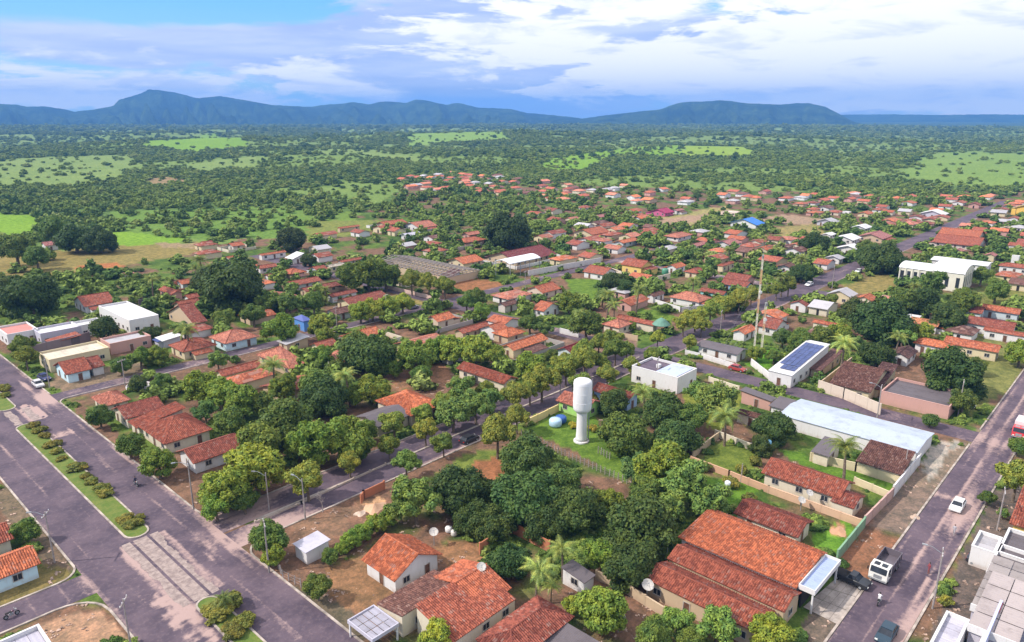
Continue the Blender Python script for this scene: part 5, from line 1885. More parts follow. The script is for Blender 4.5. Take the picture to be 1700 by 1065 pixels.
# walls -----------------------------------------------------------
def yard_wall(label, pts, h=2.0, col=WHITE, brick=False, cap=True, t=.18):
    P = [at(*p) for p in pts]
    root = thing('yard_wall', label, 'wall', (P[0][0], P[0][1], 0))
    for a, b in zip(P[:-1], P[1:]):
        a = Vector((a[0] - P[0][0], a[1] - P[0][1], 0)); b = Vector((b[0] - P[0][0], b[1] - P[0][1], 0))
        L = (b - a).length
        d = (b - a) / L
        nn = Vector((-d.y, d.x, 0)) * t / 2
        k = max(1, int(L / 3.0))
        pm = MB(); cm = MB(); wm = MB()
        for i in range(k):
            p, q = a + d * (L * i / k + .1), a + d * (L * (i + 1) / k - .1)
            hh = h + random.uniform(-.03, .03)
            for mb_, c4, z0, z1 in ((wm, [p - nn, q - nn, q + nn, p + nn], -.1, hh), (cm, [p - nn * 1.35, q - nn * 1.35, q + nn * 1.35, p + nn * 1.35], hh, hh + .07)):
                lo = [(v.x, v.y, z0) for v in c4]; hi = [(v.x, v.y, z1) for v in c4]
                mb_.face(hi)
                for j in range(4):
                    mb_.face([lo[j], lo[(j + 1) % 4], hi[(j + 1) % 4], hi[j]])
        wm.build('wall_panel', M['plaster'], root, col)
        if cap:
            cm.build('coping', M['plaster'], root, tuple(min(.85, c * 1.08) for c in col))
        for i in range(k + 1):
            p = a + d * (L * i / k)
            pm = MB(); pm.box(-.13, .13, -.13, .13, -.1, h + .15)
            o = pm.build('pier', M['plaster'], root, tuple(c * .95 for c in col)); o.location = p
    return root


BRICK = (0.46, 0.17, 0.09)
yard_wall('yellow cream wall along the street beside the water tower lawn', [(874, 708), (926, 683)], 1.5, (0.70, .55, .25))
yard_wall('long low tan wall running right below the dirt court', [(1147, 768), (1210, 792), (1275, 818)], 1.2, (0.55, .33, .22))
yard_wall('tan wall in front of the red hall with the satellite dishes', [(1275, 818), (1330, 838), (1428, 874)], 1.2, (0.58, .38, .26))
yard_wall('cream wall above the small square lawn', [(1187, 724), (1246, 747)], 1.3, CREAM2)
yard_wall('tan wall going up beside the small square lawn', [(1150, 760), (1197, 724)], 1.3, TAN)
yard_wall('white front wall beside the warehouse yard', [(1481, 826), (1525, 772)], 2.2, WHITE)
yard_wall('pinkish brown wall along the right hand verge', [(1434, 874), (1481, 826)], 1.8, (0.50, .33, .29))
yard_wall('green painted wall beside the bright green lawn', [(1389, 932), (1434, 876)], 1.8, (0.20, .34, .22))
yard_wall('orange brick wall bent round a sand heap', [(600, 835), (604, 828), (638, 812)], 1.5, BRICK, cap=False)
yard_wall('orange brick yard wall behind the orange speckled house', [(797, 920), (850, 884), (912, 916)], 1.8, BRICK, cap=False)
yard_wall('pale wall with piers along the cross street', [(1177, 634), (1226, 650)], 1.3, CREAM2)
yard_wall('white wall left of the solar panel building', [(1247, 606), (1277, 630)], 1.6, WHITE)
yard_wall('white front wall of the grey roofed bungalow', [(1138, 588), (1163, 594), (1222, 612)], 1.2, WHITE)
yard_wall('long whitish wall beside the far back street', [(877, 458), (997, 436)], 2.2, (0.62, .58, .56))
yard_wall('low pinkish wall below the green hedge trees', [(643, 479), (730, 500)], 1.2, (0.62, .45, .38))
yard_wall('dark wall behind the two storey white house', [(232, 508), (270, 500)], 2.2, GREYR)
yard_wall('cream garden wall in front of the brown sloping roof', [(1345, 765), (1420, 782), (1493, 806)], 1.6, CREAM)
yard_wall('cream balustraded wall in front of the brown hipped house', [(1358, 648), (1400, 662), (1460, 688)], 2.4, (0.60, .50, .42))
yard_wall('tan wall up the left side of the brown hipped house', [(1362, 646), (1412, 606)], 2.0, TAN)
yard_wall('pale low wall right of the green garden below the red hall', [(1418, 803), (1478, 828)], 1.2, CREAM)
yard_wall('tan garden wall right of the small white hut', [(990, 962), (1030, 978)], 1.4, TAN)
yard_wall('tan garden wall beside the long brown roofs', [(1040, 985), (1102, 1024)], 1.4, TAN)
yard_wall('yard wall coloured dark purple for its shade behind the cream parapet building', [(54, 590), (150, 566)], 2.6, (0.24, .18, .20))  # the shade on this wall is put into its dark purple colour
yard_wall('white wall along the yard of the yellow cream building', [(1000, 448), (1035, 460), (1080, 470), (1112, 462)], 2.0, CREAM2)
yard_wall('white curved wall beside the round tree near the cross street', [(930, 553), (960, 560)], 1.5, WHITE)
yard_wall('cream wall in front of the salmon porch house', [(1012, 557), (1058, 566)], 1.5, TAN)
yard_wall('white wall of the salmon double roofed house', [(1088, 505), (1130, 518), (1168, 514)], 1.6, WHITE)
yard_wall('concrete wall behind the orange house at the field edge', [(720, 424), (800, 408)], 1.6, (0.45, .40, .36))
yard_wall('wall along the soil lot at the middle street', [(424, 868), (500, 836), (640, 772)], .35, (0.5, .42, .36), cap=False)


# low yard walls round the smaller houses
WALLS = []
for (cx, cy, X, Y) in YARDS:
    if random.random() < .45 or math.hypot(cx, cy) > 420:
        continue
    g = random.uniform(1.8, 3.5)
    cn, cc = random.choice((('white', WHITE), ('tan', TAN), ('grey', (0.36, .33, .32)), ('cream', CREAM2), ('brick coloured', BRICK), ('pinkish', PINKW)))
    box_ = (cx - X - g, cx + X + random.uniform(2.5, 5), cy - Y - random.uniform(1.5, 3), cy + Y + random.uniform(1.5, 4))
    if any(box_[0] < r[1] and box_[1] > r[0] and box_[2] < r[3] and box_[3] > r[2] for r in ROADS):
        continue
    if sum(box_[0] < r[1] and box_[1] > r[0] and box_[2] < r[3] and box_[3] > r[2] for r in OCC) > 1:
        continue
    root = thing('yard_wall', '', 'wall', (cx, cy, 0), 0, 'low walls round house yards')
    a, b, c, d = box_[0] - cx, box_[1] - cx, box_[2] - cy, box_[3] - cy
    for k, (x0, x1, y0, y1) in enumerate(((a, a + .15, c, d), (b - .15, b, c, d), (a + .16, b - .16, c, c + .15), (a + .16, b - .16, d - .15, d))):
        if k == 0:
            m = MB(); gt = random.uniform(.3, .6) * (d - c)
            m.box(x0, x1, y0, y0 + gt, -.1, 1.35); m.build('wall_panel', M['plaster'], root, cc)
            m = MB(); m.box(x0, x1, y0 + gt + 1.2, y1, -.1, 1.35); m.build('wall_panel', M['plaster'], root, cc)
            m = MB(); m.box(x0 + .04, x1 - .04, y0 + gt + .03, y0 + gt + 1.17, .05, 1.25); m.build('gate', M['metal'], root)
        else:
            m = MB(); m.box(x0, x1, y0, y1, -.1, 1.35); m.build('wall_panel', M['plaster'], root, cc)
    p = to_px(cx, cy, 1)
    WALLS.append((root, p[0], p[1], f'low {cn} wall round a yard'))


# white post fence round the water tower lawn
def post_fence(label, pts, n, h=1.3, col=M['polec']):
    P = [at(*p) for p in pts]
    root = thing('post_fence', label, 'fence', (P[0][0], P[0][1], 0))
    pm = MB(); pm.box(-.055, .055, -.055, .055, 0, h); pm.box(-.05, .05, -.05, .05, h, h + .12)
    pme = pm.mesh('post', col)
    seg = [((Vector(b) - Vector(a)).length) for a, b in zip(P[:-1], P[1:])]
    tot = sum(seg)
    wm = MB()
    for i in range(n):
        s = tot * i / (n - 1)
        k = 0
        while k < len(seg) - 1 and s > seg[k]:
            s -= seg[k]; k += 1
        p = Vector(P[k]).lerp(Vector(P[k + 1]), min(1, s / seg[k])) - Vector(P[0])
        o = link('post', pme, None, root); o.location = (p.x, p.y, 0)
        o.rotation_euler = (random.uniform(-.06, .06), random.uniform(-.06, .06), 0)
        if i:
            for z in (.4, .8, 1.2):
                wm.bar((pr.x, pr.y, z), (p.x, p.y, z), .012, 3)
        pr = p
    wm.build('wire', M['metal'], root)


post_fence('fence of white posts along the lower edge of the water tower lawn', [(866, 722), (905, 742), (960, 768), (1048, 806)], 30)
post_fence('short white post fence right of the water tower lawn', [(993, 752), (1012, 762)], 5)
post_fence('thin grey post fence beside the soil lot at the avenue corner', [(500, 975), (470, 960), (455, 930)], 8, 1.2, M['polec'])


# poles -----------------------------------------------------------
def pole(px, py, h, label, cross=True, lampa=None, ang=0.0):
    bx, by = at(px, py)
    root = thing('utility_pole' if cross else 'street_lamp', label, 'pole' if cross else 'street lamp', (bx, by, 0), ang)
    m = MB(); m.bar((0, 0, -.1), (0, 0, h), .13, 8, .08); m.build('pole', M['polec'], root)
    if cross:
        m = MB(); m.box(-1.1, 1.1, -.06, .06, h - .5, h - .38); m.build('crossarm', M['polec'], root)
        for x in (-1, -.35, .35, 1):
            q = MB(); q.lathe([(.03, h - .38), (.06, h - .33), (.04, h - .2)], 6, x, 0); q.build('insulator', M['whitep'], root)
        q = MB(); q.lathe([(.22, h - 1.7), (.25, h - 1.5), (.25, h - .9), (.2, h - .8)], 8, 0, .35); q.build('transformer', M['metal'], root) if lampa == 't' else None
    if lampa:
        m = MB(); m.bar((0, 0, h - .6), (0, 1.2, h + .05), .04, 5); m.bar((0, 1.2, h + .05), (0, 1.9, h + .1), .035, 5); m.build('lamp_arm', M['metal'], root)
        m = MB(); m.box(-.12, .12, 1.7, 2.3, h + .02, h + .14); m.build('lamp_head', M['metal'], root)


pole(91, 934, 8.0, 'utility pole with crossarm beside the pale blue walled house', ang=.9, lampa='l')
pole(222, 1100, 8.5, 'utility pole at the bottom edge on the pale soil corner', ang=.9)
pole(322, 846, 8.5, 'utility pole beside the bright green trees on the avenue', ang=1.2, lampa='l')
pole(447, 950, 8.0, 'pale pole before a green tree at the avenue corner', ang=1.2)
pole(83, 645, 7.5, 'utility pole beside the blue shaded car at the upper avenue', ang=1.2)
pole(208, 640, 6.5, 'thin pole in front of the orange hipped corner house', ang=.4)
pole(447, 846, 6.5, 'curved street lamp on the middle street', cross=False, lampa='l', ang=.6)
pole(507, 862, 7.0, 'slim street pole under the first tree of the middle street', cross=False, lampa='l', ang=.2)
pole(930, 668, 6.0, 'thin pole left of the water tower', ang=.5)
pole(560, 552, 8.0, 'utility pole beside the back street', ang=.3)
pole(1500, 790, 5.0, 'short pole near the warehouse corner', cross=False)
pole(1455, 700, 8.0, 'utility pole before the pink walled building', ang=.2, lampa='l')
pole(1230, 800, 3.5, 'white gate post pole in the dirt court', cross=False)
pole(1655, 880, 7.0, 'utility pole beside the white box building', ang=.2)
pole(1548, 1010, 8.5, 'utility pole at the right verge in the foreground', ang=.2, lampa='l')
pole(1108, 908, 5.0, 'pole carrying a tank beside the huge orange roof', cross=False)
pole(1590, 690, 8.0, 'utility pole at the mouth of the cross street', ang=.2)
pole(642, 530, 8.0, 'utility pole beside the bright green street trees', ang=.3)
pole(1090, 640, 7.0, 'utility pole beside the white flat roofed hall', ang=.3)
pole(1195, 560, 8.0, 'utility pole behind the grey roofed bungalow', ang=.3)
pole(1381, 480, 9.0, 'utility pole beside the far street left of the church', ang=.3)
pole(872, 486, 8.0, 'utility pole near the red house above the back garden', ang=.3)


# dishes and tanks ---------------------------------------------------
def dish(px, py, z, r, label, base=0.0):
    r *= .82
    bx, by = at(px, py, z)
    root = thing('satellite_dish', label, 'satellite dish', (bx, by, base))
    zz = z - base
    m = MB(); m.bar((0, 0, 0), (0, 0, zz), .06, 6); m.build('mast', M['metal'], root)
    m = MB()
    n = 24
    for (ra, za), (rb, zb) in zip([(0.02, 0), (.35, .03), (.7, .12), (1, .26)][:-1], [(.35, .03), (.7, .12), (1, .26)]):
        for k in range(n):
            t, u = 2 * math.pi * k / n, 2 * math.pi * (k + 1) / n
            m.face([(ra * r * math.cos(t), ra * r * math.sin(t), za * r), (ra * r * math.cos(u), ra * r * math.sin(u), za * r), (rb * r * math.cos(u), rb * r * math.sin(u), zb * r), (rb * r * math.cos(t), rb * r * math.sin(t), zb * r)])
    o = m.build('reflector', M['plaster'], root, (0.52, .49, .46)); o.location = (0, 0, zz); o.rotation_euler = (math.radians(28), math.radians(-22), 0)
    m = MB()
    for k in range(3):
        t = 2.1 * k
        m.bar((r * .95 * math.cos(t), r * .95 * math.sin(t), .25 * r), (0, 0, .8 * r), .02, 4)
    m.box(-.08, .08, -.08, .08, .78 * r, .95 * r)
    o = m.build('feed_arm', M['metal'], root); o.location = (0, 0, zz); o.rotation_euler = (math.radians(28), math.radians(-22), 0)


dish(1027, 1026, 2.0, 1.05, 'large cream mesh dish in the garden at the bottom')
dish(1075, 971, 2.6, .95, 'grey dish at the left end of the long brown roofs')
dish(720, 883, 2.2, .8, 'dish behind the orange speckled house')
dish(799, 941, 4.0, .75, 'dish standing behind the rough red annexe')
dish(1344, 818, 2.4, .7, 'upper dish of two in front of the red hall')
dish(1331, 830, 1.8, .75, 'lower dish of two in front of the red hall')
dish(1110, 885, 4.2, .45, 'small dish on the pole beside the huge orange roof')


def tank(px, py, z, r, h, label, col, leg=True):
    bx, by = at(px, py, z)
    root = thing('water_tank', label, 'water tank', (bx, by, 0))
    if leg:
        m = MB()
        for a in (-.7, .7):
            for b in (-.7, .7):
                m.bar((a * r, b * r, 0), (a * r, b * r, z), .06, 4)
        m.build('stand', M['polec'], root)
    m = MB(); m.lathe([(r * .86, z), (r, z + h * .15), (r, z + h * .8), (r * .8, z + h), (r * .2, z + h * 1.12), (.02, z + h * 1.13)], 18); m.build('tank', M['paint'], root, col, smooth=True)


tank(922, 706, 0.1, 1.3, 1.5, 'pale blue round tank left of the water tower', (0.45, .62, .80), False)
tank(931, 700, 0.1, 1.2, 1.3, 'deep blue round tank beside the pale one by the water tower', (0.03, .10, .35), False)
tank(368, 665, 1.8, .7, 1.0, 'blue tank among the trees behind the avenue houses', (0.05, .16, .38))
tank(868, 497, 2.4, .8, 1.1, 'white raised tank near the orange gabled house', (0.7, .7, .72))
tank(1275, 738, 1.5, .6, .9, 'light blue tank below the dark tree left of the red hall', (0.25, .55, .75))
tank(1208, 805, .8, .5, .7, 'small white tank in the weeds left of the red hall', (0.7, .75, .8))
tank(745, 882, .1, .55, .8, 'white drum behind the orange speckled house', (0.72, .7, .7), False)
tank(754, 888, .1, .5, .8, 'second white drum, right of the other behind the orange speckled house', (0.6, .58, .55), False)
tank(1104, 455, 0.1, 1.3, 2.2, 'green tank in the courtyard of the yellow cream building', (0.08, .25, .16), False)

# green cone shelter at the street corner
bx, by = at(1097, 552)
cone = thing('cone_shelter', 'grey green cone roofed shelter at the street corner', 'shelter', (bx, by, 0))
m = MB(); m.lathe([(2.6, 2.5), (2.6, 2.62), (1.2, 3.9), (.1, 4.5)], 14); m.build('cone_roof', M['sheet'], cone, (0.13, 0.26, 0.20))
for k in range(4):
    m = MB(); t = k * math.pi / 2; m.bar((2.2 * math.cos(t), 2.2 * math.sin(t), 0), (2.2 * math.cos(t), 2.2 * math.sin(t), 2.55), .08, 5); m.build('post', M['polec'], cone)
# white swimming pool liner shape left of the clipped tree: garden basin
bx, by = at(230, 642)
m = MB(); m.lathe([(2.6, 0), (2.6, .5), (2.45, .5), (2.45, .1)], 22)
ring = m.build('planter_ring', M['plaster'], None, WHITE, label='low white ring wall round a clipped dark shrub', category='planter'); ring.location = (bx, by, 0)


# heaps
def heap(px, py, r, h, col, label, name='sand_heap'):
    bx, by = at(px, py)
    m = MB()
    n, k = 18, 5
    for i in range(k):
        for j in range(n):
            q = []
            for (ii, jj) in ((i, j), (i, j + 1), (i + 1, j + 1), (i + 1, j)):
                t = 2 * math.pi * (jj % n) / n
                rr = r * ii / k * (1 + .2 * math.sin(3 * t + r) + .12 * math.sin(5 * t))
                q.append((rr * math.cos(t), rr * math.sin(t) * .8, h * (1 - ii / k) ** 1.3 * (1 + .1 * math.sin(7 * t) * (ii > 0))))
            m.face(q if i else q[1:])
    o = m.build(name, M['plaster'], None, col, smooth=True, label=label, category='heap')
    o.location = (bx, by, .0)


heap(622, 843, 1.9, .8, (0.62, .38, .24), 'pale sand heap inside the bent orange brick wall')
heap(598, 852, 1.0, .4, (0.66, .52, .42), 'small pale heap left of the sand heap by the brick wall')
heap(1392, 882, 1.4, .25, (0.55, .30, .18), 'flat orange soil patch heap on the bright green lawn')
heap(486, 680, 1.3, .5, (0.62, .45, .36), 'pale heap under the trees left of the big round tree')
heap(1520, 858, .9, .3, (0.5, .38, .3), 'small rubble heap on the right hand verge')

# ------------------------------------------------------------------ trees
def crown_mesh(name, seed, lobes, leaves, size, flat=.8, lob=(.20, .38), spread=.70, droop=0.0, core=True):
    """Crown of unit radius: leaf clumps scattered over uneven lobes round a dark heart coloured as inner shade."""
    rs = random.Random(seed)
    nr = np.random.default_rng(seed)
    L = []
    for i in range(lobes):
        t = i * 2.399 + rs.uniform(-.4, .4)
        zz = rs.uniform(-.70, 1.0)
        q = math.sqrt(max(0, 1 - zz * zz))
        d = spread * rs.uniform(.62, 1.28)
        L.append((q * math.cos(t) * d, q * math.sin(t) * d, zz * d * flat, rs.uniform(*lob)))
    L.append((0, 0, .1, .55))
    L = np.array(L)
    w = L[:, 3] ** 2
    pick = nr.choice(len(L), leaves * 2, p=w / w.sum())
    d = nr.normal(size=(leaves * 2, 3))
    d /= np.linalg.norm(d, axis=1)[:, None]
    r = L[pick, 3] * (.82 + .42 * nr.uniform(0, 1, leaves * 2) ** 2.2)
    p = L[pick, :3] + d * r[:, None] * np.array([1, 1, .85])
    # drop what lies deep inside another lobe
    keep = np.ones(len(p), bool)
    for l in L:
        keep &= np.linalg.norm((p - l[:3]) / np.array([1, 1, .85]), axis=1) > l[3] * .78
    p, d = p[keep][:leaves], d[keep][:leaves]
    n = d + nr.normal(scale=.45, size=d.shape)
    n[:, 2] += .35
    n /= np.linalg.norm(n, axis=1)[:, None]
    a = np.cross(n, nr.normal(size=n.shape))
    a /= np.linalg.norm(a, axis=1)[:, None] + 1e-9
    b = np.cross(n, a)
    s = size * nr.uniform(.6, 1.35, len(p))[:, None]
    a, b = a * s, b * s * .7
    V = np.stack([p - a, p - b, p + a, p + b], 1).reshape(-1, 3)
    V[:, 2] -= droop * np.clip(np.hypot(V[:, 0], V[:, 1]) - .5, 0, 1)
    V[:, 2] += .0
    nv = len(V)
    me = bpy.data.meshes.new(name)
    cv, cf = [], []
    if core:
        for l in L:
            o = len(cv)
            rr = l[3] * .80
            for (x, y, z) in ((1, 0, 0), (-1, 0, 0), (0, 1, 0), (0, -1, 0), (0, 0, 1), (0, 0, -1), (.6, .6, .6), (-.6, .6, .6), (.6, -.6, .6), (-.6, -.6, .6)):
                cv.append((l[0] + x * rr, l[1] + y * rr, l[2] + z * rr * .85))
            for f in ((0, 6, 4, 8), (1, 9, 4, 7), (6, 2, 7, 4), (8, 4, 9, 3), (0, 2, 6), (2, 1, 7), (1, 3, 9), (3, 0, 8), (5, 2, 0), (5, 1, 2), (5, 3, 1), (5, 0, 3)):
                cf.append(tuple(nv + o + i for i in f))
    faces = [(4 * i, 4 * i + 1, 4 * i + 2, 4 * i + 3) for i in range(nv // 4)] + cf
    me.from_pydata(V.tolist() + cv, [], faces)
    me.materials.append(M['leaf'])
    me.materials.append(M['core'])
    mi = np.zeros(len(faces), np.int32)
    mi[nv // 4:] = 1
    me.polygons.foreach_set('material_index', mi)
    me.update()
    return me


def trunk_mesh(name, seed, h, r, limbs=4):
    rs = random.Random(seed)
    m = MB()
    top = Vector((rs.uniform(-.06, .06), rs.uniform(-.06, .06), h * .62))
    m.bar((0, 0, -.15), (0, 0, .08), r * 1.5, 8, r * 1.08)
    m.bar((0, 0, .06), top, r * 1.08, 8, r * .8)
    for k in range(limbs):
        t = k * 2 * math.pi / limbs + rs.uniform(-.4, .4)
        e = top + Vector((math.cos(t) * .42, math.sin(t) * .42, h * .55 + rs.uniform(-.1, .1)))
        mid = top.lerp(e, .5) + Vector((0, 0, -.05))
        m.bar(top, mid, r * .62, 6, r * .45)
        m.bar(mid, e, r * .45, 5, r * .2)
    return m.mesh(name, M['bark'])


# kind: (crown prototypes, height of crown centre / radius, base colour, words)
KINDS = {
    'mango': dict(zc=.72, col=(0.077, 0.125, 0.033), w='dark green dense', n='mango_tree', cat='tree'),
    'oiti': dict(zc=1.5, col=(0.193, 0.235, 0.047), w='olive green round headed', n='street_tree', cat='tree'),
    'lush': dict(zc=1.15, col=(0.170, 0.240, 0.040), w='bright green leafy', n='broadleaf_tree', cat='tree'),
    'airy': dict(zc=1.25, col=(0.145, 0.238, 0.067), w='pale olive loose crowned', n='broadleaf_tree', cat='tree'),
    'mid': dict(zc=1.20, col=(0.127, 0.187, 0.041), w='mid green bushy', n='broadleaf_tree', cat='tree'),
    'round': dict(zc=.98, col=(0.083, 0.130, 0.033), w='clipped ball shaped', n='clipped_tree', cat='tree'),
    'shrub': dict(zc=.62, col=(0.193, 0.208, 0.047), w='low green', n='shrub', cat='shrub'),
}
PROTO = {}


def protos():
    spec = {
        'mango': [(1, 40, 10000, .052, .80), (2, 46, 10000, .052, .74), (3, 36, 10000, .052, .86)],
        'oiti': [(11, 30, 6000, .066, .80), (12, 26, 6000, .066, .84)],
        'lush': [(21, 38, 7500, .062, .82), (22, 44, 7500, .062, .90)],
        'airy': [(31, 34, 4800, .060, .82), (32, 40, 4800, .060, .72)],
        'mid': [(41, 34, 7000, .060, .86), (42, 28, 7000, .060, .78), (43, 38, 7000, .060, .82)],
        'round': [(51, 30, 4500, .07, .95)],
        'shrub': [(61, 14, 1800, .11, .66), (62, 12, 1800, .11, .60)],
    }
    for k, lst in spec.items():
        d = KINDS[k]
        PROTO[k] = []
        for (sd, lo, lv, sz, fl) in lst:
            kw = {}
            if k == 'airy':
                kw = dict(lob=(.15, .28), spread=.76)
            if k == 'round':
                kw = dict(lob=(.42, .46), spread=.52)
            if k == 'lush':
                kw = dict(lob=(.18, .34), spread=.74)
            c = crown_mesh('crown', sd, lo, lv, sz, fl, **kw)
            t = trunk_mesh('trunk', sd, d['zc'], .075 if k in ('oiti', 'airy') else .095)
            PROTO[k].append((c, t, fl))


protos()
TREES = []         # (root, px, py, words)
SPOTS = []         # (x, y, r)
ROOTS = {}


def tree(kind, x, y, r, tone=1.0, hue=0.0, group='trees in the gardens of the town', zscale=1.0, lab=None, z0=0.0):
    d = KINDS[kind]
    k = random.randrange(len(PROTO[kind]))
    key = (kind, k)
    c = tuple(max(.01, v * tone * (1 + hue * s)) for v, s in zip(d['col'], (1, .3, -.6)))
    if key not in ROOTS:
        root = thing(d['n'], '', d['cat'], (x, y, z0), 0, group)
        cr, tr, fl = PROTO[kind][k]
        a = link('crown', cr, None, root, c)
        a.location = (0, 0, d['zc'])
        kids = [a]
        if kind != 'shrub':
            kids.append(link('trunk', tr, None, root))
        CHILD[root] = kids
        ROOTS[key] = root
    else:
        root = tree_copy(ROOTS[key], group=group)
        root.location = (x, y, z0)
        for ch in root.children:
            if ch.name.startswith('crown'):
                ch.color = (*c, 1)
    root.rotation_euler = (0, 0, random.uniform(0, 6.28))
    root.scale = (r, r * random.uniform(.92, 1.08), r * zscale)
    p = to_px(x, y, z0 + d['zc'] * r)
    rp = r * FPX / p[2]
    TREES.append([root, p[0], p[1], lab, d['w'], rp, d['cat']])
    SPOTS.append((x, y, r))
    return root


def tpx(kind, cx, cy, rp, tone=1.0, hue=0.0, lab=None, zs=1.0, group='trees in the gardens of the town'):
    """Tree whose crown shows at pixel (cx, cy) with radius rp."""
    zc = 3.0
    for _ in range(4):
        x, y = at(cx, cy, zc)
        dep = to_px(x, y, zc)[2]
        r = rp * dep / FPX
        zc = KINDS[kind]['zc'] * r * zs
    return tree(kind, x, y, r, tone, hue, group, zs, lab)


G_ST = 'trees along the middle street'
G_AV = 'shrubs planted in the avenue medians'
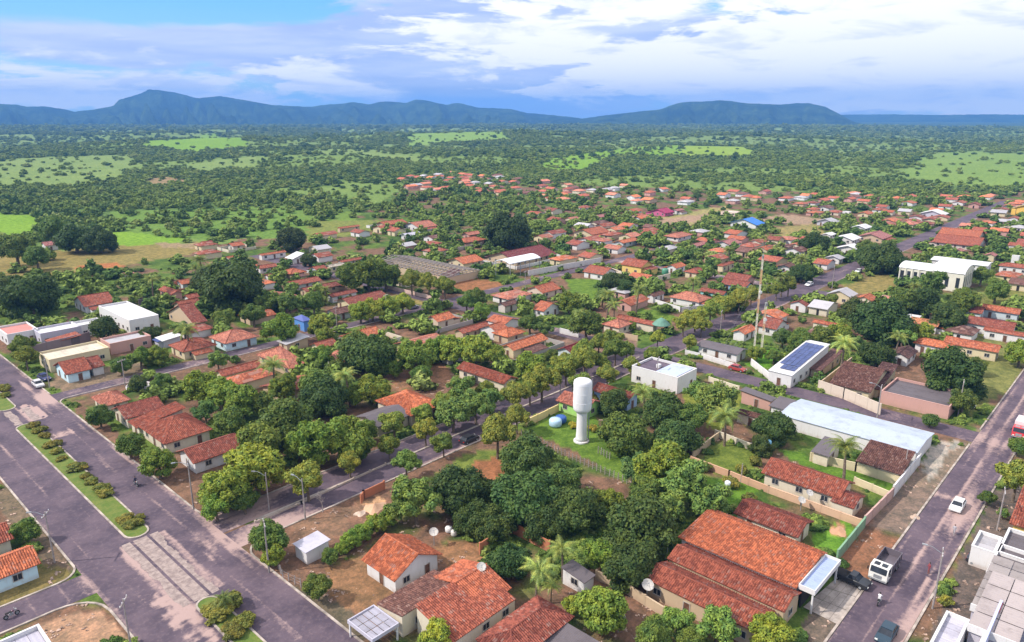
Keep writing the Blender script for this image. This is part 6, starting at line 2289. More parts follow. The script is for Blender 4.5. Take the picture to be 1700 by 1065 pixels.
# big and telling trees: kind, crown centre px, radius px, tone, hue
BIG = [
    ('mango', 48, 492, 46, .85, 0, 'wide dark mango tree at the left edge, left of the long red roof'), ('mango', 20, 480, 24, .9, 0, None), ('mango', 383, 478, 54, .85, 0, 'wide dark mango tree behind the red double house'), ('mango', 345, 466, 26, .9, 0, None),
    ('round', 170, 544, 22, .75, 0, 'dark ball shaped tree before the two storey white house'), ('round', 230, 636, 15, .9, 0, None), ('oiti', 36, 572, 19, .8, 0, None), ('oiti', 42, 590, 18, .95, .1, None),
    ('mango', 841, 386, 38, .62, -.1, 'very dark tall tree standing alone in the upper middle'), ('mango', 485, 398, 26, .62, 0, 'very dark round tree beside the pale field in the upper left'), ('mango', 513, 433, 13, .7, 0, None),
    ('mango', 165, 400, 27, .75, 0, 'dark dense tree, right end of the clump at the upper left field'), ('mango', 125, 398, 30, .9, 0, None), ('mid', 90, 380, 24, 1, 0, None), ('mid', 25, 410, 26, 1, 0, None), ('mid', 60, 425, 20, 1, 0, None),
    ('mango', 538, 662, 40, .85, -.1, 'dark blue green dome tree in the middle of the left block'), ('mango', 612, 592, 44, 1.1, 0, None), ('mid', 590, 570, 24, 1, 0, None), ('lush', 690, 590, 30, 1.0, 0, None),
    ('mango', 470, 705, 46, 1.25, .1, None), ('lush', 528, 728, 42, 1.0, 0, None), ('lush', 578, 728, 38, .95, 0, None), ('mid', 430, 735, 38, 1.1, .1, None),
    ('lush', 425, 775, 46, 1.25, .1, 'brightest green spreading tree beside the curved street lamp'), ('lush', 378, 805, 40, 1.2, .05, None), ('lush', 358, 840, 24, 1.1, 0, None), ('mid', 405, 830, 22, .8, 0, None),
    ('oiti', 509, 790, 31, 1.15, .1, 'tall pale olive street tree on a bare trunk, first of the middle street'), ('oiti', 580, 765, 20, 1.0, .1, None), ('oiti', 646, 738, 19, .85, .15, None), ('oiti', 674, 765, 23, 1.1, -.2, None),
    ('oiti', 706, 712, 21, 1.15, .1, None), ('oiti', 736, 733, 19, .85, -.1, None), ('airy', 752, 683, 30, 1.0, .05, None), ('airy', 790, 672, 28, 1.0, .1, None), ('airy', 765, 645, 26, 1.0, .1, None), ('airy', 812, 662, 22, .95, .05, None),
    ('oiti', 826, 716, 33, 1.0, 0, None), ('oiti', 858, 690, 22, .95, 0, None), ('oiti', 857, 652, 23, 1.0, 0, None), ('oiti', 900, 628, 28, 1.0, .1, None), ('oiti', 940, 608, 24, 1.05, .15, None), ('oiti', 970, 594, 24, 1.05, .05, None), ('oiti', 1022, 579, 20, .85, -.1, None), ('oiti', 880, 645, 20, 1, .1, None),
    ('oiti', 1092, 560, 14, 1.3, .2, None), ('oiti', 1146, 566, 13, 1.1, 0, None),
    ('oiti', 1135, 534, 17, 1.25, .1, None), ('oiti', 1155, 526, 18, 1.2, .15, None), ('oiti', 1180, 514, 19, 1.25, .1, None), ('oiti', 1204, 504, 18, 1.2, .1, None), ('oiti', 1228, 494, 18, 1.2, .1, None), ('oiti', 1248, 486, 15, 1.1, .1, None), ('oiti', 1165, 538, 15, 1.1, .1, None),
    ('mid', 974, 537, 25, .85, .1, 'round tree right of the white curved wall'), ('lush', 1048, 700 - 160, 8, 1, 0, None),
    ('mango', 1034, 722, 41, 1.25, .2, 'domed olive green tree right of the water tower lawn'), ('mango', 1124, 728, 36, 1.1, -.1, None), ('mango', 1105, 685, 38, 1.0, 0, None), ('mango', 1018, 668, 26, .95, 0, None), ('lush', 1095, 772, 42, 1.0, .1, None), ('airy', 1062, 775, 30, .9, -.2, None), ('mid', 1150, 690, 26, .9, 0, None),
    ('airy', 1190, 660, 34, 1.05, .15, None), ('airy', 1160, 650, 22, 1.1, .1, None),
    ('mango', 875, 760, 44, 1.15, -.05, None), ('mango', 872, 830, 54, 1.15, -.1, 'large dense tree in the centre of the foreground grove'), ('mango', 930, 800, 36, 1.35, 0, None), ('mango', 957, 850, 46, .95, 0, None), ('mango', 820, 870, 34, .9, 0, None), ('mango', 760, 815, 48, .75, -.1, None), ('mango', 790, 862, 34, .75, 0, None), ('airy', 690, 825, 40, 1.0, .15, None), ('airy', 665, 838, 26, 1.0, .15, None), ('mango', 800, 820, 34, .7, 0, None), ('mango', 905, 870, 36, .8, 0, None),
    ('mango', 1062, 878, 60, .95, 0, 'biggest dark tree left of the huge orange roof'), ('mango', 1045, 940, 46, .8, 0, None), ('airy', 1135, 800, 42, 1.1, .1, None), ('airy', 1180, 830, 34, 1.0, .1, None), ('lush', 1012, 832, 26, .85, 0, None), ('lush', 1000, 920, 27, 1.05, .1, None), ('mid', 1075, 820, 30, .9, 0, None), ('airy', 1110, 840, 30, 1.1, .1, None),
    ('mango', 845, 935, 38, .85, -.1, None), ('lush', 1000, 1008, 40, 1.15, 0, 'bright feathery green tree left of the cream dish'), ('lush', 950, 1005, 15, 1.3, .1, None), ('mid', 1085, 1052, 30, 1.0, 0, None), ('airy', 1190, 1035, 38, 1.2, .2, None), ('airy', 1125, 1030, 28, 1.1, .2, None), ('lush', 1280, 1052, 34, 1.15, .2, 'rounded bright tree at the bottom edge near the right road'), ('lush', 722, 1058, 28, 1.35, .2, 'yellowish green tree at the bottom edge before the brown tiles'), ('mid', 1150, 1058, 24, 1, 0, None),
    ('mango', 1284, 712, 34, .9, 0, 'dark tree left of the warehouse end'), ('mango', 1265, 740, 20, .85, 0, None), ('mango', 1583, 622, 48, .8, 0, 'big dark tree behind the pink walled building'), ('mid', 1600, 665, 22, .8, 0, None), ('round', 1545, 697, 13, 1.2, 0, 'small ball shaped tree before the pink wall'),
    ('oiti', 1690, 790, 32, 1.0, .1, None), ('mid', 1640, 825, 13, .7, 0, None), ('shrub', 1570, 997, 13, 1.2, .2, 'single yellow green shrub on the right verge'), ('airy', 1665, 850, 10, 1, 0, None), ('mid', 1690, 740, 16, 1, 0, None),
    ('mango', 1456, 590, 28, .75, 0, None), ('mango', 1465, 535, 44, .85, -.1, 'large dark tree below the salmon walled building'), ('mango', 1420, 520, 28, .8, 0, None), ('mid', 1500, 500, 26, .9, 0, None), ('mango', 1530, 505, 30, .8, 0, None), ('airy', 1545, 468, 24, .8, .1, None), ('mango', 1575, 530, 30, .9, 0, None), ('mid', 1600, 500, 22, .95, .1, None),
    ('mango', 1467, 430, 32, .9, .05, 'dark green tree group left of the church'), ('mango', 1490, 440, 22, .9, 0, None), ('mango', 1445, 425, 22, 1, 0, None), ('mid', 1655, 480, 20, 1.1, .1, None), ('mid', 1630, 455, 16, 1.1, .1, None), ('lush', 1695, 585, 22, 1.1, .1, None), ('mango', 1352, 405, 22, .75, 0, None), ('mango', 1332, 455, 20, .8, 0, None),
    ('mid', 1440, 500 - 90, 16, 1, 0, None), ('oiti', 1310, 470, 15, .9, 0, None), ('oiti', 1290, 478, 14, .95, 0, None), ('oiti', 1383, 495, 10, 1, 0, None),
    ('lush', 612, 452, 28, .75, 0, None), ('lush', 585, 458, 24, .72, 0, None), ('lush', 640, 455, 24, .75, 0, None), ('oiti', 683, 463, 19, .95, .1, None), ('oiti', 712, 468, 18, .95, .1, None), ('oiti', 738, 472, 17, .9, .1, None),
    ('lush', 598, 516, 18, 1.2, .1, None), ('lush', 618, 512, 19, 1.25, .15, None), ('lush', 645, 506, 19, 1.3, .15, None), ('lush', 668, 502, 17, 1.3, .15, None), ('lush', 464, 544, 27, 1.05, 0, None), ('lush', 530, 540, 20, 1.05, .1, None), ('lush', 540, 555, 15, 1, 0, None),
    ('mid', 790, 500 - 8, 18, .9, 0, None), ('mid', 775, 500, 15, 1, 0, None), ('lush', 800, 515, 15, 1.2, 0, None), ('mango', 1018, 468, 20, .8, 0, None), ('mango', 1040, 480, 18, .85, 0, None), ('airy', 1000, 490, 17, .9, 0, None),
    ('mid', 165, 690, 19, .8, .0, None), ('mid', 215, 738, 22, 1.05, 0, None), ('lush', 263, 765, 27, .95, 0, None), ('mid', 268, 632, 17, 1.0, 0, None), ('mid', 200, 606, 15, .95, 0, None), ('lush', 232, 592, 18, .9, 0, None), ('lush', 262, 588, 18, .95, 0, None), ('airy', 362, 597, 18, 1.05, .15, None),
    ('lush', 333, 640, 28, 1.05, .1, None), ('lush', 368, 650, 26, 1.1, .1, None), ('lush', 400, 665, 28, 1.0, 0, None), ('airy', 340, 680, 20, .9, 0, None), ('mid', 380, 700, 26, .95, 0, None), ('mid', 430, 668, 22, 1.0, 0, None), ('lush', 470, 640, 24, .95, 0, None), ('lush', 620, 645, 26, 1.0, .05, None), ('lush', 590, 655, 18, .9, .1, None),
    ('lush', 754, 578, 24, 1.35, 0, None), ('lush', 790, 580, 26, 1.3, 0, None), ('lush', 725, 575, 22, 1.15, 0, None), ('lush', 820, 590, 20, 1.1, 0, None), ('lush', 880, 605, 24, 1.2, .05, None), ('mid', 700, 620, 16, 1.1, 0, None), ('mid', 915, 590, 13, .8, 0, None),
    ('mid', 42, 880, 21, .95, .05, 'round tree beside the orange roof at the lower left edge'), ('mid', 445, 893, 30, .9, 0, None), ('lush', 452, 920, 20, 1.1, .1, None), ('mid', 527, 972, 24, .85, 0, 'single tree on a bare trunk in front of the orange speckled house'), ('mid', 548, 922, 15, .9, 0, None),
    ('lush', 585, 893, 16, 1.15, 0, None), ('lush', 604, 880, 17, 1.15, 0, None), ('lush', 625, 868, 17, 1.2, 0, None), ('lush', 645, 860, 14, 1.15, 0, None), ('lush', 568, 908, 13, 1.1, 0, None),
    ('mid', 500, 690, 22, .9, 0, None), ('lush', 495, 740, 26, 1, 0, None), ('mid', 600, 745, 18, .9, 0, None), ('lush', 655, 610, 16, .9, 0, None),
    ('lush', 535, 590, 18, 1.0, 0, None), ('mid', 560, 610, 17, .95, 0, None), ('mid', 880, 535, 18, .9, 0, None), ('lush', 945, 500, 18, .9, 0, None), ('airy', 905, 545, 14, .9, 0, None),
    ('mid', 370, 530, 18, 1.05, .1, None), ('mid', 420, 520, 20, .95, 0, None), ('mid', 450, 500, 20, .9, 0, None), ('airy', 480, 500, 22, .9, .1, None), ('mid', 520, 500, 18, .9, 0, None), ('mango', 250, 555, 16, .8, 0, None), ('airy', 300, 545, 16, 1.0, .1, None),
    ('lush', 1255, 585, 14, 1.1, 0, None), ('mid', 1330, 565, 22, .95, .05, None), ('mid', 1365, 560, 22, 1.0, .05, None), ('lush', 1395, 555, 20, 1.0, .1, None), ('mid', 1300, 560, 16, .9, 0, None), ('mid', 1285, 590, 13, 1, .1, None), ('mid', 1620, 590 + 15, 16, .9, 0, None), ('airy', 1500, 555, 20, 1.2, .1, None), ('lush', 1530, 550, 18, 1.25, .1, None),
    ('shrub', 1255, 765, 12, .9, 0, None), ('shrub', 1230, 778, 12, 1.0, .1, None), ('shrub', 1215, 800, 14, 1.1, .1, None), ('shrub', 1245, 825, 12, .9, 0, None), ('shrub', 1170, 775, 12, 1.0, 0, None), ('shrub', 985, 660, 10, 1, 0, None), ('shrub', 885, 725, 9, 1.2, 0, None), ('shrub', 952, 705, 8, 1.3, .4, None), ('shrub', 985, 710, 9, 1.3, .3, None),
]
for k, cx, cy, rp, tn, hu, lb in BIG:
    street = k == 'oiti' and cy > 480 and 490 < cx < 1260
    tpx(k, cx, cy, rp, tn, hu, lb, group=G_ST if street else ('trees in the gardens of the town' if k != 'shrub' else 'shrubs in the gardens of the town'))

# shrubs down the medians
for (cx, cy, rp) in [(62, 713, 9), (52, 705, 9), (70, 722, 8), (78, 738, 8), (90, 748, 8), (98, 760, 7), (88, 735, 7), (122, 775, 9), (132, 775, 8), (140, 790, 8), (150, 797, 8), (163, 810, 10), (172, 818, 8), (205, 860, 9), (216, 868, 9), (228, 858, 6), (212, 872, 7), (0, 643, 9), (6, 655, 7), (355, 1020, 14), (372, 1000, 16), (400, 1030, 16), (385, 1045, 13), (345, 1012, 10)]:
    tpx('shrub', cx + 3, cy, rp * random.uniform(1.3, 1.9), random.uniform(.7, 1.0), .1, None, zs=.62, group=G_AV)


# palms --------------------------------------------------------------
def frond_mesh(seed, L=1.0):
    rs = random.Random(seed)
    m = MB()
    n = 12
    pts = []
    for i in range(n + 1):
        t = i / n
        pts.append(Vector((t * L, 0, .30 * L * math.sin(t * 2.0) - .52 * L * t ** 2.4)))
    for i in range(n):
        a, b = pts[i], pts[i + 1]
        w = .27 * L * math.sin(math.pi * min(1, (i + .9) / n) ** .7) + .02
        for s in (-1, 1):
            for q in (0.0, .5):
                p0 = a.lerp(b, q); p1 = a.lerp(b, q + .46)
                tip = a.lerp(b, q + .9) + Vector((.04 * L, s * w, -w * .55 + rs.uniform(-.02, .02)))
                m.face([p0, p1, tip])
        m.face([a + Vector((0, .008, 0)), b + Vector((0, .008, 0)), b - Vector((0, .008, 0)), a - Vector((0, .008, 0))])
    me = m.mesh('frond', M['leaf'])
    return me


FROND = [frond_mesh(s) for s in (1, 2)]
PT = MB()
_prev = Vector((0, 0, -.1))
for _i in range(1, 7):
    _c = Vector((.09 * (_i / 6) ** 2, 0, _i / 6))
    PT.bar(_prev, _c, .045 - .003 * _i, 7, .044 - .0035 * _i)
    _prev = _c
PALM_TRUNK = PT.mesh('trunk', M['bark'])
PALM_ROOT = []


def palm(cx, cy, rp, hgt=None, tone=1.0, lab=None):
    zc = 4.0
    for _ in range(4):
        x, y = at(cx, cy, zc)
        r = rp * to_px(x, y, zc)[2] / FPX * 1.15
        zc = (hgt or 1.9) * r
    z = zc
    nf = 17
    if not PALM_ROOT:
        root = thing('coconut_palm', '', 'palm', (x, y, 0), 0, 'coconut palms between the houses')
        t = link('trunk', PALM_TRUNK, None, root)
        kids = [t]
        for i in range(nf):
            o = link('frond', FROND[i % 2], None, root)
            kids.append(o)
        CHILD[root] = kids
        PALM_ROOT.append(root)
    else:
        root = tree_copy(PALM_ROOT[0])
        root.location = (x, y, 0)
    root.rotation_euler = (0, 0, random.uniform(0, 6.28))
    i = 0
    for ch in root.children:
        if ch.name.startswith('trunk'):
            ch.scale = (z, z, z)
        else:
            ch.location = (.09 * z, 0, z * .99)
            ring_ = i % 3
            ch.rotation_euler = (random.uniform(-.2, .2), (-.55, -.15, .30)[ring_] + random.uniform(-.12, .12), i * 2.4 + random.uniform(-.2, .2))
            s = r * random.uniform(.9, 1.12)
            ch.scale = (s, s, s)
            k = tone * random.uniform(.8, 1.15)
            ch.color = (.20 * k, .25 * k, .07 * k, 1)
            i += 1
    p = to_px(x, y, z)
    TREES.append([root, p[0], p[1], lab, 'tall' if z > 5 else 'short', rp, 'palm'])
    SPOTS.append((x, y, r * .6))


for a in [(1408, 742, 27, 2.2, .9, 'tall coconut palm before the long brown sloping roof'), (890, 948, 30, 1.9, 1.5, 'yellow fronded palm left of the small white hut'), (935, 915, 26, 1.9, 1.2, 'feathery palm above the small white hut'), (915, 975, 18, 1.5, 1.3, None), (578, 622, 22, 2.2, 1.4, None), (452, 608, 24, 2.0, 1.2, None), (1207, 688, 26, 1.9, 1.2, 'green palm in the weedy yard left of the small hipped brown house'), (1072, 650, 20, 2.2, 1.3, None), (1402, 568, 22, 2.3, 1.7, 'yellow green palm right of the solar panel building'), (1300, 458, 13, 2.4, .9, None), (1490, 560, 16, 2.3, 1.1, None), (1010, 488, 17, 2.2, 1.1, None), (1058, 480, 17, 2.2, 1.0, None), (1020, 505, 14, 2.0, 1.3, None), (1150, 466, 14, 2.2, 1.1, None), (1212, 415, 11, 2.4, .8, None), (310, 545, 20, 2.0, 1.1, None), (335, 430, 15, 2.6, .9, None), (352, 442, 13, 2.4, 1.0, None), (322, 445, 12, 2.4, 1.2, None), (250, 462, 14, 2.2, 1.1, None), (1515, 475, 13, 2.2, .9, None), (1620, 490, 13, 2.2, 1.0, None), (1655, 465, 11, 2.3, 1.2, None), (372, 992, 17, 1.4, .7, 'small dark palm at the head of the bottom median'), (640, 640, 14, 2, 1.3, None), (1230, 480, 10, 2.4, 1.1, None), (1330, 430, 12, 2.4, 1.0, None), (540, 480, 10, 2.4, 1.0, None), (960, 520, 11, 2.4, 1.1, None), (1270, 395, 9, 2.4, 1, None), (1530, 445 - 20, 9, 2.4, 1, None)]:
    palm(*a)

# rows of street trees close to the kerbs of the middle street
for row, (yy, xa, xb, st_) in enumerate(((103.4, 62, 150, 6.5), (96.1, 104, 150, 7.0), (89.6, 112, 150, 7.5))):
    xx = xa
    while xx < xb:
        if all((xx - a) ** 2 + (yy - b) ** 2 > (c * .8 + 1.6) ** 2 for a, b, c in SPOTS) and not any(r[0] - 1 < xx < r[1] + 1 and r[2] - 1 < yy < r[3] + 1 for r in OCC):
            tree('oiti', xx, yy, random.uniform(2.0, 2.9), random.uniform(.85, 1.15), 0, G_ST)
        xx += st_ * random.uniform(.8, 1.3)

# leafless tree by the middle street
bx, by = at(536, 850)
bt = thing('bare_tree', 'leafless pale twiggy tree beside the middle street', 'tree', (bx, by, 0))
m = MB()
rs = random.Random(4)


def twig(p, d, L, r, k):
    q = p + d * L
    m.bar(p, q, r, 4, r * .6)
    if k:
        for _ in range(3):
            twig(q, (d + Vector((rs.uniform(-.8, .8), rs.uniform(-.8, .8), rs.uniform(-.1, .4)))).normalized(), L * .72, r * .6, k - 1)


twig(Vector((0, 0, 0)), Vector((0, 0, 1)), 1.3, .1, 4)
m.build('branches', M['polec'], bt)
TREES.append([bt, *to_px(bx, by, 2)[:2], 'leafless pale twiggy tree beside the middle street', '', 10, 'tree'])


def blocked(x, y, r, road_m=1.0):
    for (x0, x1, y0, y1) in OCC:
        if x0 - r < x < x1 + r and y0 - r < y < y1 + r:
            return True
    for (x0, x1, y0, y1) in ROADS:
        if x0 - r * road_m < x < x1 + r * road_m and y0 - r * road_m < y < y1 + r * road_m:
            return True
    return False


# more garden trees, each its own thing, kept off roofs, streets and open ground
need = 285 - len(TREES)
tries = 0
while need > 0 and tries < 6000:
    tries += 1
    px, py = random.uniform(-20, 1720), 430 + 400 * random.random() ** 1.6
    x, y = at(px, py)
    r = random.choice((2.0, 2.4, 2.8, 3.3, 3.9)) * random.uniform(.9, 1.1)
    if blocked(x, y, r * .75, .8):
        continue
    if any((x - a) ** 2 + (y - b) ** 2 < (r * .8 + c * .8) ** 2 for a, b, c in SPOTS):
        continue
    if 900 < px < 1030 and 700 < py < 860:
        continue
    c, dn, tw = cover_at(np.array([x]), np.array([y]))
    if random.random() > dn[0] * .9 + .05 or dn[0] < .2:
        continue
    tree(random.choice(('mid', 'mid', 'lush', 'lush', 'airy', 'oiti', 'mango')), x, y, r, random.uniform(.8, 1.2), random.uniform(-.1, .15))
    need -= 1

# ------------------------------------------------------------------ woods that read as one mass
SRC = bpy.data.collections.new('foliage_source')


def src_tree(name, seed, lobes, leaves, size, flat, kind='wood'):
    me = crown_mesh(name, seed, lobes, leaves, size, flat)
    me.materials.clear()
    me.materials.append(M['wood'])
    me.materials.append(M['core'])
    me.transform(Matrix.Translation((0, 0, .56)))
    o = bpy.data.objects.new(name, me)
    SRC.objects.link(o)
    return o


for s in range(4):
    src_tree('wood_crown', 100 + s, 9 + s, 420, .17, (.8, .95, .72, 1.1)[s])
SRC2 = bpy.data.collections.new('shrub_source')
for s in range(3):
    me = crown_mesh('bush_crown', 200 + s, 9, 900, .13, .7)
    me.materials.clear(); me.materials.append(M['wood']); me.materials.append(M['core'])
    me.transform(Matrix.Translation((0, 0, .4)))
    o = bpy.data.objects.new('bush_crown', me)
    SRC2.objects.link(o)


def scatter_object(name, label, P, S, coll):
    """One object of kind stuff: crowns instanced on a cloud of points by geometry nodes."""
    me = bpy.data.meshes.new(name)
    me.vertices.add(len(P))
    me.vertices.foreach_set('co', np.asarray(P, np.float32).ravel())
    a = me.attributes.new('size', 'FLOAT_VECTOR', 'POINT')
    a.data.foreach_set('vector', np.asarray(S, np.float32).ravel())
    o = link(name, me, None, None, None, 'stuff', label=label)
    ng = bpy.data.node_groups.new(name, 'GeometryNodeTree')
    ng.interface.new_socket('Geometry', in_out='INPUT', socket_type='NodeSocketGeometry')
    ng.interface.new_socket('Geometry', in_out='OUTPUT', socket_type='NodeSocketGeometry')
    N, L = ng.nodes, ng.links
    gi, go = N.new('NodeGroupInput'), N.new('NodeGroupOutput')
    mp = N.new('GeometryNodeMeshToPoints')
    iop = N.new('GeometryNodeInstanceOnPoints')
    ci = N.new('GeometryNodeCollectionInfo')
    ci.inputs['Collection'].default_value = coll
    ci.inputs['Separate Children'].default_value = True
    ci.inputs['Reset Children'].default_value = True
    na = N.new('GeometryNodeInputNamedAttribute')
    na.data_type = 'FLOAT_VECTOR'
    na.inputs['Name'].default_value = 'size'
    rv = N.new('FunctionNodeRandomValue')
    rv.data_type = 'FLOAT_VECTOR'
    rv.inputs[0].default_value = (0, 0, 0)
    rv.inputs[1].default_value = (0, 0, 6.28)
    iop.inputs['Pick Instance'].default_value = True
    L.new(gi.outputs[0], mp.inputs['Mesh'])
    L.new(mp.outputs[0], iop.inputs['Points'])
    L.new(ci.outputs[0], iop.inputs['Instance'])
    L.new(na.outputs[0], iop.inputs['Scale'])
    L.new(rv.outputs[0], iop.inputs['Rotation'])
    L.new(iop.outputs[0], go.inputs[0])
    md = o.modifiers.new('scatter', 'NODES')
    md.node_group = ng
    return o


def sample_zone(d0, d1, cell, half):
    """Jittered points between two distances inside a wedge round the heading."""
    n = int((d1 ** 2 - d0 ** 2) * half / cell ** 2)
    d = np.sqrt(RNG.uniform(d0 ** 2, d1 ** 2, n))
    a = HEAD + RNG.uniform(-half, half, n)
    return d * np.cos(a), d * np.sin(a)


def free_mask(X, Y, R, road_m=.6):
    ok = np.ones(len(X), bool)
    for (x0, x1, y0, y1) in OCC:
        ok &= ~((X > x0 - R) & (X < x1 + R) & (Y > y0 - R) & (Y < y1 + R))
    for (x0, x1, y0, y1) in ROADS:
        ok &= ~((X > x0 - R * road_m) & (X < x1 + R * road_m) & (Y > y0 - R * road_m) & (Y < y1 + R * road_m))
    return ok


allP, allS = [], []
CLEAR = [(at(a, b), r) for a, b, r in ((1550, 492, 16), (1440, 478, 14), (1100, 660, 14), (960, 730, 14), (1080, 625, 8), (1200, 600, 8), (1290, 625, 8), (1360, 690, 10), (1400, 670, 8), (1500, 700, 8), (620, 720, 7), (660, 700, 7), (870, 452, 10), (1330, 745, 8), (960, 640, 8), (130, 635, 7), (230, 545, 8), (1045, 562, 9))]
for (d0, d1, cell, rad) in ((150, 330, 5.6, 2.9), (330, 620, 5.2, 2.9), (620, 1000, 4.8, 2.9), (1000, 1700, 6.2, 3.9), (1700, 2900, 10.5, 6.2), (2900, 4500, 18, 9.5)):
    X, Y = sample_zone(d0, d1, cell, math.radians(46))
    _, dn, tw = cover_at(X, Y)
    tn = np.where(tw, np.where(np.hypot(X, Y) < 230, .45, np.where(np.hypot(X, Y) < 330, .8, .92)), 1.0)
    keep = RNG.uniform(size=len(X)) < dn * tn
    X, Y, tw = X[keep], Y[keep], tw[keep]
    R = rad * (.5 + .95 * RNG.uniform(0, 1, len(X)) ** 1.6)
    ok = free_mask(X, Y, R * .42, .5)
    if d0 < 340:
        for (a, b), c in CLEAR:
            ok &= (X - a) ** 2 + (Y - b) ** 2 > (c * .6 + R) ** 2
    if d0 < 700:
        for (a, b, c) in SPOTS:
            ok &= (X - a) ** 2 + (Y - b) ** 2 > (c * .6 + R * .4) ** 2
    X, Y, R = X[ok], Y[ok], R[ok]
    Z = terrain_z(X, Y)
    allP.append(np.stack([X, Y, Z], 1))
    allS.append(np.stack([R, R, R * RNG.uniform(.62, 1.15, len(X)) * (.95 if d0 < 600 else .72)], 1))
if __name__ == '__main__':
    print('wood trees', sum(len(p) for p in allP))
scatter_object('woods', 'countless green trees filling the plain between the town and the hills', np.concatenate(allP), np.concatenate(allS), SRC)

# undergrowth: bushes and weeds in the yards
X, Y = [], []
n = 42000
px = RNG.uniform(-60, 1760, n)
py = 430 + 700 * RNG.uniform(size=n) ** 1.2
G_ = [at(a, b) for a, b in zip(px, py)]
X, Y = np.array([g[0] for g in G_]), np.array([g[1] for g in G_])
c, dn, tw = cover_at(X, Y)
green = (c[:, 1] > c[:, 0] * 1.25)
cl = fbm(X / 7, Y / 7, 3, 91)
keep = green & (dn > .2) & (cl > .42) & tw
X, Y = X[keep], Y[keep]
R = RNG.uniform(.35, 1.15, len(X)) ** 1.2
ok = free_mask(X, Y, R * .9, .9)
X, Y, R = X[ok], Y[ok], R[ok]
scatter_object('undergrowth', 'low bushes and weeds growing over the yards and verges', np.stack([X, Y, X * 0], 1), np.stack([R, R, R * RNG.uniform(.6, 1.1, len(X))], 1), SRC2)

# stones, broken tiles and litter on bare soil
SRC3 = bpy.data.collections.new('rubble_source')
for s in range(3):
    m = MB()
    rs = random.Random(s)
    for _ in range(5):
        a, b, z = rs.uniform(-.5, .5), rs.uniform(-.5, .5), rs.uniform(.05, .2)
        w_ = rs.uniform(.08, .3)
        m.box(a - w_, a + w_, b - w_ * .6, b + w_ * .6, -.02, z)
    me = m.mesh('rubble_bit', m_plain('rubble', (0.40, 0.28, 0.22), 0.9, 0.6, 0.8))
    SRC3.objects.link(bpy.data.objects.new('rubble_bit', me))
n = 9000
px = RNG.uniform(-60, 1760, n)
py = 560 + 560 * RNG.uniform(size=n)
G_ = [at(a, b) for a, b in zip(px, py)]
X, Y = np.array([g[0] for g in G_]), np.array([g[1] for g in G_])
c, dn, tw = cover_at(X, Y)
keep = (c[:, 1] < c[:, 0]) & (fbm(X / 4, Y / 4, 3, 17) > .5)
X, Y = X[keep], Y[keep]
ok = free_mask(X, Y, X * 0 + .5, 1.0)
X, Y = X[ok], Y[ok]
R = .8 * RNG.uniform(.2, 1.0, len(X)) ** 2
scatter_object('rubble', 'stones, broken tiles and litter lying on the bare soil of yards and verges', np.stack([X, Y, X * 0], 1), np.stack([R, R, R], 1), SRC3)

# ------------------------------------------------------------------ vehicles and people
def wheel_parts(root, x, y, r, w=.2):
    k = ('wheel', round(r, 2), round(w, 2))
    if k not in _wm:
        m = MB()
        n = 16
        m.bar((0, -w / 2, 0), (0, w / 2, 0), r, n)
        h = MB(); h.bar((0, -w / 2 - .012, 0), (0, w / 2 + .012, 0), r * .58, 10)
        _wm[k] = (m.mesh('tyre', M['rubber']), h.mesh('rim', M['metal']))
    o = link('wheel', _wm[k][0], None, root)
    o.location = (x, y, r)
    link('rim', _wm[k][1], None, o)


